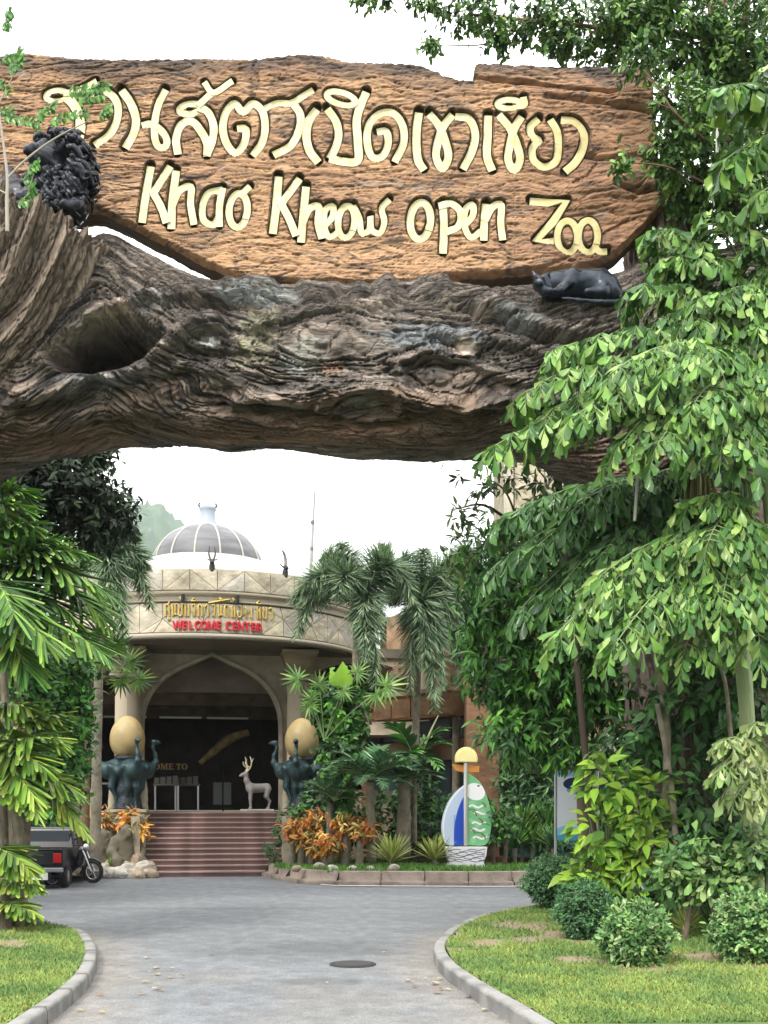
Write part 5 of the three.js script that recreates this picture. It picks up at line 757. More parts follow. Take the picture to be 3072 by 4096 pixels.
{ const D = 25.2, U = KF / D, b = at(1245, 1815, D), t = thing('banner_stand', 'white and blue poster banner standing among the trees at the right', 'banner', [b.x, 0.05, b.z], -0.1), W = 82 / U, H = 150 / U, y0 = b.y - 0.05;
  const c = document.createElement('canvas'); c.width = 256; c.height = 480; const x = c.getContext('2d'); x.fillStyle = '#e9eef4'; x.fillRect(0, 0, 256, 480); x.fillStyle = '#9cc3e6'; x.fillRect(0, 0, 256, 40); x.fillStyle = '#1d2f5e'; x.beginPath(); x.ellipse(120, 90, 80, 44, 0, 0, 7); x.fill(); x.fillStyle = '#6fa9d8'; x.beginPath(); x.ellipse(150, 150, 90, 20, 0.2, 0, 7); x.fill(); x.fillStyle = '#8fd0ea'; x.beginPath(); x.moveTo(0, 400); x.bezierCurveTo(80, 340, 160, 440, 256, 370); x.lineTo(256, 480); x.lineTo(0, 480); x.fill(); x.fillStyle = '#4aa3d2'; x.beginPath(); x.moveTo(0, 450); x.bezierCurveTo(90, 400, 170, 480, 256, 430); x.lineTo(256, 480); x.lineTo(0, 480); x.fill(); x.strokeStyle = '#7c9fc4'; x.lineWidth = 5; 
  const tx = new THREE.CanvasTexture(c); tx.colorSpace = THREE.SRGBColorSpace; obj('poster', (() => { const g = new THREE.BoxGeometry(W, H, 0.03); g.translate(0, y0 + H / 2, 0); return g; })(), std([1, 1, 1], 0.6, { map: tx }), t);
  for (const s of [-1, 1]) obj('post', cyl(0.03, 0.03, y0 + H, s * (W / 2 + 0.04), (y0 + H) / 2, -0.01, 10), M.metal, t); }

// ------------------------------------------------------------------ vehicles
{ const D = 26.2, U = KF / D, c = at(56, 1920, D), t = thing('pickup_truck', 'black pickup truck parked at the left with red tail lamp and white number plate', 'pickup', [c.x, 0, c.z], 0.05), pm = std([0.012, 0.013, 0.016], 0.25), W = 1.74; t.scale.y = 0.88; // rear faces +z
  obj('cargo_bed', [box(W, 0.5, 0.06, 0, 0.86, 0, 0.02), box(0.06, 0.5, 1.7, -W / 2 + 0.03, 0.86, -0.85, 0.02), box(0.06, 0.5, 1.7, W / 2 - 0.03, 0.86, -0.85, 0.02), box(W - 0.1, 0.06, 1.7, 0, 0.62, -0.85)], pm, t);
  obj('tailgate_panel', box(W - 0.42, 0.34, 0.03, 0, 0.86, 0.04, 0.012), std([0.02, 0.021, 0.025], 0.3), t); obj('cab', (() => { const g = new RoundedBoxGeometry(W - 0.06, 0.72, 1.5, 3, 0.14); const p = g.attributes.position; for (let i = 0; i < p.count; i++) if (p.getY(i) > 0) { p.setX(i, p.getX(i) * 0.86); p.setZ(i, p.getZ(i) * 0.8); } g.computeVertexNormals(); g.translate(0, 1.3, -2.5); return boxUV(g); })(), pm, t);
  obj('rear_window', box(1.2, 0.4, 0.03, 0, 1.36, -1.82, 0.01), std([0.05, 0.06, 0.07], 0.08), t); obj('body', [box(W, 0.5, 2.6, 0, 0.72, -3.0, 0.08), box(W * 0.9, 0.2, 4, 0, 0.45, -2.2)], pm, t);
  obj('bumper', box(W + 0.04, 0.12, 0.14, 0, 0.54, 0.06, 0.03), std([0.36, 0.37, 0.4], 0.35, { metalness: 0.6 }), t); for (const s of [-1, 1]) obj('tail_lamp', box(0.18, 0.26, 0.05, s * (W / 2 - 0.12), 0.86, 0.045, 0.015), std([0.5, 0.015, 0.02], 0.25), t);
  obj('number_plate', box(0.36, 0.2, 0.02, 0.36, 0.37, 0.09, 0.006), std([0.72, 0.74, 0.74], 0.5), t); obj('plate_mount', box(0.5, 0.25, 0.05, 0.36, 0.37, 0.05), pm, t);
  const wh = (x, z) => { const r = obj('wheel', (() => { const g = new THREE.TorusGeometry(0.24, 0.1, 10, 24); g.scale(1, 1, 1.2); g.rotateY(PI / 2); g.translate(x, 0.33, z); return g; })(), std([0.012, 0.012, 0.012], 0.9), t); obj('rim', (() => { const g = cyl(0.2, 0.2, 0.16, 0, 0, 0, 20); g.rotateZ(PI / 2); g.translate(x, 0.33, z); return g; })(), M.grey, r); }; for (const s of [-1, 1]) { wh(s * 0.74, -0.75); wh(s * 0.74, -3.4); } }
{ const c = at(-10, 1850, 31), t = thing('white_car', 'white car half hidden behind the palm beyond the black pickup', 'car', [c.x, 0, c.z], 0.5), wm = std([0.74, 0.75, 0.77], 0.25);
  obj('body', [(() => { const g = new RoundedBoxGeometry(1.72, 0.62, 4.2, 4, 0.2); g.translate(0, 0.62, 0); return boxUV(g); })(), (() => { const g = new RoundedBoxGeometry(1.5, 0.6, 2.2, 4, 0.2); const p = g.attributes.position; for (let i = 0; i < p.count; i++) if (p.getY(i) > 0) { p.setX(i, p.getX(i) * 0.85); p.setZ(i, p.getZ(i) * 0.75); } g.computeVertexNormals(); g.translate(0, 1.15, 0.1); return boxUV(g); })()], wm, t);
  obj('rear_window', box(1.15, 0.34, 0.04, 0, 1.16, 0.98), std([0.03, 0.04, 0.05], 0.1), t); obj('side_window', box(0.03, 0.3, 1.6, 0.69, 1.14, 0.05), std([0.03, 0.04, 0.05], 0.1), t);
  for (const s of [-1, 1]) { obj('tail_lamp', box(0.24, 0.16, 0.06, s * 0.66, 0.78, 2.09, 0.02), std([0.5, 0.02, 0.02], 0.3), t); for (const z of [-1.3, 1.3]) obj('wheel', (() => { const g = new THREE.TorusGeometry(0.22, 0.1, 10, 20); g.rotateY(PI / 2); g.translate(s * 0.78, 0.32, z); return g; })(), M.black, t); } }
{ const D = 27.6, c = at(160, 1912, D), t = thing('motorcycle', 'small black motorcycle leaning beside the pickup near the white stones', 'motorcycle', [c.x, 0, c.z], -0.35); t.rotation.z = 0.12; // long axis x
  const tyre = std([0.012, 0.012, 0.012], 0.9); for (const x of [-0.62, 0.6]) { const g = new THREE.TorusGeometry(0.25, 0.05, 10, 28); g.translate(x, 0.3, 0); const w = obj('wheel', g, tyre, t); obj('rim', [new THREE.TorusGeometry(0.2, 0.014, 6, 28).translate(x, 0.3, 0), ...[0, 1, 2, 3, 4].map((k) => { const a = k * 1.257; return tube([v(x, 0.3, 0), v(x + 0.2 * Math.cos(a), 0.3 + 0.2 * Math.sin(a), 0)], [0.01], 5); })], M.metal, w); }
  obj('fork', [tube([v(0.6, 0.3, 0.07), v(0.38, 0.95, 0.07)], [0.022], 8), tube([v(0.6, 0.3, -0.07), v(0.38, 0.95, -0.07)], [0.022], 8)], M.metal, t); obj('handlebar', tube([v(0.36, 1.0, 0.32), v(0.4, 0.98, 0), v(0.36, 1.0, -0.32)], [0.016], 8, 8), M.black, t);
  obj('body', boneMesh([...chain([[0.36, 0.85, 0], [0.2, 0.55, 0], [-0.1, 0.45, 0], [-0.5, 0.66, 0], [-0.75, 0.72, 0]], [0.11, 0.1, 0.14, 0.12, 0.05])], 0.03, 0.06), std([0.02, 0.02, 0.024], 0.3), t); obj('seat', box(0.66, 0.1, 0.24, -0.32, 0.8, 0, 0.045), M.black, t); obj('headlamp', ell(0.08, 0.09, 0.08, 0.47, 0.92, 0), M.metal, t); obj('front_fender', new THREE.TorusGeometry(0.31, 0.04, 6, 14, 1.6).rotateZ(0.6).translate(0.6, 0.3, 0), std([0.02, 0.02, 0.024], 0.3), t); obj('exhaust', tube([v(0, 0.35, 0.12), v(-0.4, 0.3, 0.14), v(-0.8, 0.4, 0.14)], [0.03, 0.05], 8), M.metal, t); obj('mirror', ell(0.06, 0.045, 0.015, 0.36, 1.16, 0.26), M.black, t); obj('mirror_stem', tube([v(0.37, 1.0, 0.24), v(0.36, 1.13, 0.26)], [0.008], 5), M.black, t); }

// ------------------------------------------------------------------ stones and sculpted rocks
function rockGeo(r, sx, sy, sz, s, det = 3, amp = 0.35) { const g = new THREE.IcosahedronGeometry(r, det), p = g.attributes.position; for (let i = 0; i < p.count; i++) { const q = v(p.getX(i), p.getY(i), p.getZ(i)), k = 1 + amp * fbm(q.x / r * 0.9 + s, q.y / r * 0.9, q.z / r * 0.9 + s * 2, 4); p.setXYZ(i, q.x * k * sx, q.y * k * sy, q.z * k * sz); } g.computeVertexNormals(); return boxUV(g); }
{ reseed(12); const geos = [0, 1, 2, 3, 4].map((k) => rockGeo(0.22, 1.2, 0.75, 1, k * 3.3)), mats = [[0.62, 0.58, 0.5], [0.52, 0.47, 0.4], [0.66, 0.64, 0.6], [0.5, 0.40, 0.3]].map((c) => bumped(c, 0.9, 0.02, 2));
  const list = []; for (let i = 0; i < 34; i++) { const f = i / 33, row = i % 3; list.push([lerp(188, 326, f) + rr(-5, 5), 31.0 - 0.9 * Math.sin(f * 2.2) * 0.6 + row * 0.38 + rr(-0.1, 0.1), row]); } for (const [dx, D] of [[640, 28.4], [720, 28.2], [760, 28.1], [690, 28.7], [800, 28.2], [850, 28.0]]) list.push([dx, D, 4]);
  list.forEach(([dx, D, row]) => { const m = new THREE.Mesh(geos[Math.floor(rnd() * 5)], mats[Math.floor(rnd() * 4)]); m.castShadow = m.receiveShadow = true; const s = rr(0.75, 1.35) * (row === 4 ? 0.6 : 1); m.scale.setScalar(s); m.position.set(gx(dx, D), (row === 4 ? 0.38 : 0.1 + row * 0.09), -D); m.rotation.set(rr(-0.3, 0.3), rr(0, 6), rr(-0.3, 0.3)); m.name = numbered('white_stone'); scene.add(m);
    tag(m, row === 4 ? 'small white stone in the grass behind the kerb of the right bed' : 'rough white stone in the row edging the left bed beside the stairs', 'stone', row === 4 ? 'white stones in the right bed' : 'white stones left of the stairs'); }); }
const rockMat = bumped([0.20, 0.18, 0.13], 0.95, 0.05, 1.2), greyRock = bumped([0.25, 0.24, 0.24], 0.95, 0.05, 1.2);
{ const c = at(270, 1880, 31.4), t = thing('seated_ape_sculpture', 'mossy grey stone sculpture of a seated ape in the left bed below the egg', 'sculpture', [c.x, 0, c.z], 0.5);
  obj('body', boneMesh([...chain([[0, 0.35, 0], [0, 0.75, -0.02], [0, 1.05, 0.05]], [0.36, 0.32, 0.26]), ...chain([[0, 1.15, 0.08], [0, 1.3, 0.14]], [0.2, 0.18]), ...chain([[0, 1.24, 0.2], [0, 1.18, 0.32]], [0.12, 0.09]), ...chain([[0.3, 1.02, 0.05], [0.44, 0.7, 0.16], [0.34, 0.4, 0.36]], [0.14, 0.11, 0.1]), ...chain([[-0.3, 1.02, 0.05], [-0.44, 0.7, 0.16], [-0.3, 0.5, 0.4]], [0.14, 0.11, 0.1]), ...chain([[0.2, 0.3, 0.1], [0.36, 0.42, 0.42], [0.3, 0.1, 0.52]], [0.2, 0.14, 0.1]), ...chain([[-0.2, 0.3, 0.1], [-0.36, 0.42, 0.42], [-0.3, 0.1, 0.52]], [0.2, 0.14, 0.1])], 0.045, 0.1, (x, y, z) => 0.03 * nz(x * 7, y * 7, z * 7)), rockMat, t); obj('eye_ridge', boneMesh([[-0.1, 1.33, 0.28, 0.04, 0.1, 1.33, 0.28, 0.04]], 0.025, 0.03), rockMat, t); for (const s of [-1, 1]) obj('eye', ell(0.025, 0.02, 0.02, s * 0.07, 1.29, 0.31), M.black, t); }
[['tall_rock', 'tall brownish rock beside the seated ape sculpture in the left bed', 218, 1882, 31.6, 0.42, 0.9, 1.9, 0.8, 3], ['grey_boulder', 'large grey boulder at the left end of the bed below the egg', 205, 1790, 33.4, 0.6, 1.35, 1.75, 1, 6], ['pale_rock', 'small pale pinkish rock pillar between the ape sculpture and the stairs', 296, 1872, 31.2, 0.24, 0.75, 1.7, 0.8, 9]].forEach(([n, l, dx, dy, D, r, sx, sy, sz, s], i) => { const p = at(dx, dy, D), m = obj(n, rockGeo(r, sx, sy, sz, s, 4, 0.5), i === 2 ? bumped([0.5, 0.38, 0.3], 0.9, 0.02, 2) : i ? greyRock : rockMat); m.position.set(p.x, r * sy * 0.7, p.z); tag(m, l, 'rock'); });
// white rods seen against the palms at the right
for (const [x0, y0, x1, y1, D, l] of [[1384, 925, 1371, 1125, 15.2, 'white slanting rod hanging in the palm fronds below the gate beam'], [1550, 215, 1549, 330, 16.2, 'short white rod upright among the leaves at the upper right']]) { const t = thing('white_rod', l, 'rod', at(x1, y1, D)); const d = at(x0, y0, D).sub(at(x1, y1, D)); obj('rod', tube([v(0, 0, 0), d], [0.022], 8), M.white, t); obj('clamp', tube([d.clone().multiplyScalar(0.97), d.clone().multiplyScalar(1.02)], [0.03], 8), M.grey, t); }
// ------------------------------------------------------------------ plants
const PAL = {
  fish: [[0.075, 0.18, 0.022], [0.125, 0.26, 0.035], [0.035, 0.11, 0.018], [0.23, 0.36, 0.09], [0.055, 0.155, 0.022]], fishDark: [[0.04, 0.125, 0.026], [0.06, 0.165, 0.034], [0.09, 0.21, 0.045], [0.024, 0.08, 0.018]], pale: [[0.24, 0.31, 0.10], [0.33, 0.38, 0.16], [0.15, 0.24, 0.06]],
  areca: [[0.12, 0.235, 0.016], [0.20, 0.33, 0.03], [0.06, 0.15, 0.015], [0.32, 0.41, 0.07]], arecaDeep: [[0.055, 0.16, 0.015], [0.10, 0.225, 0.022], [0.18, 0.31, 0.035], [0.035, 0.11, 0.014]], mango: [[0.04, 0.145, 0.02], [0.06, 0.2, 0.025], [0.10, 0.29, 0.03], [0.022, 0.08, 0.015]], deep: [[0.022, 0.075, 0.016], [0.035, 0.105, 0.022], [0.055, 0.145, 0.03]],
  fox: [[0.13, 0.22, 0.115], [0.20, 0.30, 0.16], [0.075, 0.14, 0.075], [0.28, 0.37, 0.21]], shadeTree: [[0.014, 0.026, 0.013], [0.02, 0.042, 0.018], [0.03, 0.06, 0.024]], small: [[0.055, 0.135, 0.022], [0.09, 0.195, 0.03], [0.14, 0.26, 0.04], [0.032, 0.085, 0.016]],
  lime: [[0.17, 0.33, 0.02], [0.24, 0.40, 0.03], [0.09, 0.22, 0.02]], ball: [[0.03, 0.10, 0.03], [0.045, 0.14, 0.04], [0.06, 0.17, 0.05]], ballLight: [[0.075, 0.185, 0.035], [0.125, 0.25, 0.055], [0.04, 0.12, 0.025], [0.21, 0.32, 0.11]], yellow: [[0.34, 0.40, 0.08], [0.24, 0.34, 0.06], [0.42, 0.44, 0.14]], croton: [[0.55, 0.21, 0.025], [0.62, 0.30, 0.04], [0.40, 0.12, 0.02], [0.62, 0.48, 0.14], [0.45, 0.17, 0.02], [0.2, 0.16, 0.03]], cycad: [[0.055, 0.16, 0.06], [0.09, 0.22, 0.08], [0.04, 0.11, 0.045]],
};
const tintCache = new Map();
function tints(key) { if (!tintCache.has(key)) tintCache.set(key, PAL[key].flatMap((c) => [0.7, 1.2].map((k) => leafMat(c.map((q) => q * k))))); return tintCache.get(key); }
const EYE = v(0, 2, 0);
// leaves: [matrix in the plant's axes, geometry, frond number]; the largest ones in view become parts, the others one mass
function emitLeaves(t, fronds, leaves, key, most, name = 'leaflet') {
  const p = v(0, 0, 0), ms = tints(key); leaves.forEach((l) => { p.setFromMatrixPosition(l.m).add(t.position); const D = -p.z, dx = Math.abs(p.x / D), vis = dx < 0.37 && (p.y - 2) / D < 0.76 && D > 0; l.size = (vis ? 1 : 0.001) * l.len / D; });
  leaves.sort((a, b) => b.size - a.size); const rest = new Map();
  leaves.forEach((l, i) => { if (i < most && l.size > 0.0055) { const m = new THREE.Mesh(l.geo, ms[Math.floor(rnd() * ms.length)]); m.applyMatrix4(l.m); m.castShadow = m.receiveShadow = true; m.name = name; (fronds[l.f] || t).add(m); } else { if (!rest.has(l.geo)) rest.set(l.geo, []); rest.get(l.geo).push(l.m); } });
  for (const [g, list] of rest) inst('foliage', g, M.leaf, list, list.map(() => shade(PAL[key])), t);
}
const bez = (a, c, b, t) => a.clone().multiplyScalar((1 - t) * (1 - t)).addScaledVector(c, 2 * t * (1 - t)).addScaledVector(b, t * t);
const bezT = (a, c, b, t) => c.clone().sub(a).multiplyScalar(2 * (1 - t)).addScaledVector(b.clone().sub(c), 2 * t).normalize();
function rachis(fr, a, c, b, r, mat = M.rachis) { const P = []; for (let i = 0; i <= 10; i++) P.push(bez(a, c, b, i / 10)); return obj('rachis', tube(P, P.map((_, i) => r * (1 - 0.75 * i / 10)), 6), mat, fr); }
// frond between two points, arched by lift; feathers on both sides
function featherFrond(fr, fi, a, b, lift, o, out) {
  const c = a.clone().add(b).multiplyScalar(0.5).add(v(0, lift, 0)), n = o.n, L = a.distanceTo(b); rachis(fr, a, c, b, o.r || 0.018);
  for (let i = 0; i < n; i++) for (const s of [-1, 1]) {
    const t = lerp(o.t0 ?? 0.18, 1, (i + 0.5 + (s > 0 ? 0.25 : 0)) / n), p = bez(a, c, b, Math.min(t, 1)), T_ = bezT(a, c, b, t), up = v(0, 1, 0), side = T_.clone().cross(up).normalize().multiplyScalar(s), nrm = side.clone().cross(T_).multiplyScalar(s).normalize();
    const sp = lerp(o.a0 ?? 1.1, o.a1 ?? 0.35, t), dir = T_.clone().multiplyScalar(Math.cos(sp)).addScaledVector(side, Math.sin(sp)).addScaledVector(nrm, rr(o.v0 ?? 0.05, o.v1 ?? 0.35)); dir.y -= rr(o.d0 ?? 0.1, o.d1 ?? 0.5); dir.addScaledVector(sph(), 0.08);
    const len = (o.len * (0.55 + 0.75 * Math.sin(PI * Math.pow(t, 0.8)))) * rr(0.85, 1.12), g = o.geos[Math.floor(rnd() * o.geos.length)];
    out.push({ m: leafMatrix(p, dir, nrm.clone().add(sph().multiplyScalar(0.25)), len, len * 0 + o.w * rr(0.8, 1.15) * (0.6 + 0.5 * Math.sin(PI * t))), geo: g, f: fi, len });
  }
}
// frond with side branches that carry wedge shaped leaflets
function fishFrond(fr, fi, a, b, lift, o, out) {
  const c = a.clone().add(b).multiplyScalar(0.5).add(v(0, lift, 0)), np = o.np; rachis(fr, a, c, b, 0.028, M.stem); const tw = [];
  for (let i = 0; i < np; i++) for (const s of i === np - 1 ? [-1, 1, 0] : [-1, 1]) {
    const t = lerp(0.22, 1, (i + 0.6) / np), p = bez(a, c, b, Math.min(1, t)), T_ = bezT(a, c, b, t), side = T_.clone().cross(v(0, 1, 0)).normalize().multiplyScalar(s);
    const pl = o.pl * (0.5 + 0.65 * Math.sin(PI * Math.pow(t, 0.9))) * rr(0.8, 1.15), d = T_.clone().multiplyScalar(s ? 0.55 : 1).addScaledVector(side, 0.95).add(v(0, rr(0.0, 0.25), 0)).normalize(), e = p.clone().addScaledVector(d, pl).add(v(0, -pl * (o.sag ?? 0.45), 0)), m = p.clone().addScaledVector(d, pl * 0.55).add(v(0, pl * 0.08, 0)); tw.push(tube([p, bez(p, m, e, 0.5), e], [0.009, 0.004], 4));
    const nl = o.nl; for (let k = 0; k < nl; k++) { const u = lerp(0.12, 1, (k + 0.5) / nl), q = bez(p, m, e, u), Q = bezT(p, m, e, u), sd = Q.clone().cross(v(0, 1, 0)).normalize().multiplyScalar(k % 2 ? 1 : -1), dir = Q.clone().multiplyScalar(0.75).addScaledVector(sd, k === nl - 1 ? 0 : 0.75).add(v(0, -rr(0.3, 1.0), 0)).addScaledVector(sph(), 0.2), nrm = v(0, 0.8, 0.3).addScaledVector(sph(), 0.75), len = o.len * rr(0.8, 1.3);
      out.push({ m: leafMatrix(q, dir, nrm, len, len * rr(0.36, 0.58)), geo: [LG.fish, LG.fish2, LG.fish3][Math.floor(rnd() * 3)], f: fi, len }); }
  }
  obj('twigs', tw, M.stem, fr, 'stuff');
}
const group = (t, name) => { const g = new THREE.Group(); g.name = name; t.add(g); return g; };
const loc = (t, dx, dy, D) => at(dx, dy, D).sub(t.position);
function trunkTo(t, pts, radii, mat = M.trunk, name = 'trunk') { return obj(name, tube(pts.map((p) => loc(t, ...p)), radii, 9, 14, 0.25), mat, t); }
const ground0 = (dx, D) => v(gx(dx, D), 0, -D);

// --- left: near palm with bright feather fronds
reseed(101);
const ARECA = { n: 34, len: 0.62, w: 0.068, geos: [LG.areca, LG.areca2, LG.areca2], d0: 0.1, d1: 0.75, r: 0.02, t0: 0.12 };
[['left_feather_palm', 'tall clustered palm at the left edge whose big bright fronds reach over the white stones', 12, 17.2, [[-70, 1120, 17, 48, 1100, 16.4, 0.25, 0.5], [-60, 1190, 17, 70, 1135, 16.2, 0.3, 0.5], [-60, 1290, 17, 118, 1165, 16.2, 0.25, 0.6], [-50, 1270, 17, 175, 1195, 16.0, 0.45, 0.6], [-20, 1240, 17, 232, 1285, 15.8, 0.55, 0.66], [-60, 1280, 17, 95, 1385, 15.2, 0.55, 0.9], [-20, 1330, 17, 228, 1420, 15.6, 0.5, 0.72], [-40, 1250, 17, 30, 1330, 15.0, 0.4, 0.8], [60, 1250, 17.4, 225, 1340, 16.6, 0.35, 0.6], [-60, 1330, 17, 60, 1450, 15.4, 0.5, 0.8], [-40, 1200, 17.2, 130, 1250, 16.6, 0.5, 0.6], [-40, 1290, 17.2, 150, 1330, 16.2, 0.5, 0.75], [-40, 1100, 17.2, 40, 1060, 16.8, 0.2, 0.5]], 'arecaDeep', [[12, 2010, 17.2, -10, 1600, 17.2, -40, 1240, 17.1], [30, 2008, 17.3, 20, 1700, 17.3, 0, 1330, 17.2]], 300],
 ['left_feather_palm', 'shorter palm at the left edge with yellow green fronds in front of the black pickup', 40, 16.9, [[-50, 1620, 16.8, 128, 1545, 16.0, 0.25, 0.5], [-50, 1640, 16.8, 122, 1600, 15.6, 0.3, 0.55], [-50, 1640, 16.8, 95, 1660, 15.4, 0.4, 0.55], [-50, 1690, 16.8, 160, 1708, 15.8, 0.4, 0.55], [-10, 1690, 16.8, 182, 1800, 15.9, 0.65, 0.42], [-10, 1690, 16.8, 80, 1760, 15.2, 0.4, 0.42], [-50, 1830, 16.8, 62, 1880, 15.9, 0.25, 0.45], [-40, 1900, 16.8, 84, 1918, 15.9, 0.12, 0.32], [-30, 1950, 16.8, 72, 1975, 15.9, 0.15, 0.34], [-60, 1560, 16.8, 60, 1530, 16, 0.3, 0.55], [-50, 1650, 17, 70, 1720, 15.3, 0.5, 0.6], [-20, 1690, 17, 140, 1740, 16.4, 0.5, 0.5]], 'areca', [[40, 2000, 16.9, 48, 1850, 16.9, 20, 1680, 16.9], [8, 2010, 16.6, 0, 1850, 16.6, -30, 1640, 16.7]], 300]].forEach(([name, label, dx, D, fr, key, trunks, most]) => {
  const t = thing(name, label, 'palm', ground0(dx, D)), fg = [], out = [];
  fr.forEach(([ax, ay, aD, bx_, by_, bD, lift, len], i) => { const g = group(t, 'frond'); fg.push(g); featherFrond(g, i, loc(t, ax, ay, aD), loc(t, bx_, by_, bD), lift, { ...ARECA, len }, out); });
  emitLeaves(t, fg, out, key, most); trunks.forEach((q) => trunkTo(t, [q.slice(0, 3), q.slice(3, 6), q.slice(6, 9)], [0.13, 0.09, 0.06], M.trunkPale, 'stem'));
  for (let k = 0; k < 9; k++) obj('root', tube([v(rr(-0.12, 0.12), 0.5, rr(-0.1, 0.1)), v(rr(-0.25, 0.25), 0.2, rr(-0.15, 0.2)), v(rr(-0.38, 0.38), -0.02, rr(-0.2, 0.28))], [0.05, 0.04, 0.025], 6, 6), M.trunk, t);
});
// --- trees with crowns
function tree(name, label, cat, dx, D, clumps, n, o, limbs = [], mat = M.trunk, y0 = 0) {
  const t = thing(name, label, cat, v(gx(dx, D), y0, -D)); crown(t, 'foliage', clumpsAt(clumps, t.position), n, o);
  limbs.forEach(([pts, r, nm]) => trunkTo(t, pts, r, mat, nm || 'trunk')); return t;
}
reseed(202);
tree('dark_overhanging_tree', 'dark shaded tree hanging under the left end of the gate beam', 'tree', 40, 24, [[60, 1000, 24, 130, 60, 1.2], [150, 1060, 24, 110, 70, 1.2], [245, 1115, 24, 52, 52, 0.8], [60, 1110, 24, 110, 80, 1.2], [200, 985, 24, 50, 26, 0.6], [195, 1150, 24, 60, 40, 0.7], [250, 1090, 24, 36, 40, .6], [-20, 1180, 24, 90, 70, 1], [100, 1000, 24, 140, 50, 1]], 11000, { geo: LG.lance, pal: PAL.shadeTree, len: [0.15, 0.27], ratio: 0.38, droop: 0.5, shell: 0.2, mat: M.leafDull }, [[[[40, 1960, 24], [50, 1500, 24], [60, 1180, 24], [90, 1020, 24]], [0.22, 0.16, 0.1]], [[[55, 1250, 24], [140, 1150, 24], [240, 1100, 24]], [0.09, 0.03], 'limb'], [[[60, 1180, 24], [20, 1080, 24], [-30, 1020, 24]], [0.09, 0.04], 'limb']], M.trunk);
tree('leafy_green_tree', 'glossy mid green tree between the left palms and the dark side arch', 'tree', 110, 24.5, [[80, 1480, 24.5, 110, 80, 1], [165, 1530, 24.5, 40, 90, 0.7], [120, 1620, 24.5, 75, 80, 0.9], [40, 1390, 24.5, 80, 60, 0.9], [150, 1690, 24.5, 30, 50, 0.5], [40, 1700, 24.5, 90, 70, 1], [185, 1440, 24.5, 26, 40, 0.4]], 7500, { geo: LG.oval, pal: PAL.mango, len: [0.13, 0.22], ratio: 0.5, droop: 0.3, shell: 0.3 }, [[[[-60, 1950, 24.5], [10, 1800, 24.5], [95, 1560, 24.5], [95, 1450, 24.5]], [0.12, 0.09, 0.07]], [[[108, 1640, 24.5], [160, 1560, 24.5], [170, 1470, 24.5]], [0.05, 0.02], 'limb']]);
tree('slender_trunk_tree', 'slender pale trunk climbing beside the dark left arch with sparse leaves', 'tree', 183, 29, [[205, 1450, 29, 24, 30, 0.3], [190, 1560, 29, 12, 60, 0.2], [200, 1500, 29, 16, 26, 0.2]], 260, { geo: LG.lance, pal: PAL.mango, len: [0.14, 0.22], ratio: 0.35 }, [[[[183, 1890, 29], [186, 1700, 29], [192, 1580, 29], [205, 1500, 29], [226, 1440, 29]], [0.12, 0.1, 0.09, 0.07, 0.04]], [[[198, 1520, 29], [196, 1460, 29], [206, 1400, 29]], [0.05, 0.02], 'limb']], M.trunkRed);
{ // twig with leaves in front of the board at the left
  const t = thing('leafy_sapling', 'thin pale sapling with small leaves in front of the lion and first sign letters', 'sapling', at(14, 480, 15.6)), put = (p) => loc(t, ...p, 15.6);
  obj('stem', tube([[16, 500], [15, 430], [16, 385], [10, 330], [2, 270], [-6, 200]].map(put), [0.028, 0.024, 0.02, 0.016, 0.012], 7, 16), M.twig, t); obj('branch', tube([[16, 385], [50, 350], [90, 318], [130, 292], [190, 262]].map(put), [0.018, 0.014, 0.008], 6, 12), M.twig, t); obj('branch', tube([[16, 420], [-10, 405], [-40, 380]].map(put), [0.014, 0.008], 6, 6), M.twig, t); obj('branch', tube([[-6, 230], [20, 180], [40, 140]].map(put), [0.012, 0.005], 6, 6), M.twig, t); obj('branch', tube([[50, 350], [70, 380], [60, 410]].map(put), [0.008, 0.004], 6, 6), M.twig, t);
  const mats = [], cols = []; reseed(33); const twigs = [[150, 200, 235, 185], [80, 250, 120, 225], [110, 262, 190, 240], [10, 252, 85, 268], [5, 130, 48, 112], [0, 175, 18, 200], [12, 40, 24, 20], [60, 420, 75, 400], [40, 440, 62, 428], [60, 370, 84, 350], [50, 390, 66, 385], [170, 215, 225, 205], [0, 235, 30, 245], [215, 250, 240, 230], [20, 150, 50, 130], [5, 60, 20, 45]];
  const bp = []; twigs.forEach(([x0, y0, x1, y1]) => { const a = put([x0, y0]), b = put([x1, y1]); bp.push(tube([a, b], [0.005, 0.003], 4)); const n = Math.round(a.distanceTo(b) / 0.035) + 4; for (let i = 0; i < n; i++) for (const s of [-1, 1]) { const p = a.clone().lerp(b, i / n), d = b.clone().sub(a).normalize().multiplyScalar(0.5).add(v(0, s * 0.8 - 0.3, rr(-0.5, 0.5))), L = rr(0.07, 0.12); mats.push(leafMatrix(p, d, v(0, 0.6, 1).addScaledVector(sph(), 0.6), L, L * 0.5)); cols.push(shade(PAL.mango.slice(0, 3).concat(PAL.fish.slice(0, 1)))); } });
  obj('twigs', bp, M.twig, t, 'stuff'); inst('foliage', LG.oval, M.leaf, mats, cols, t); }

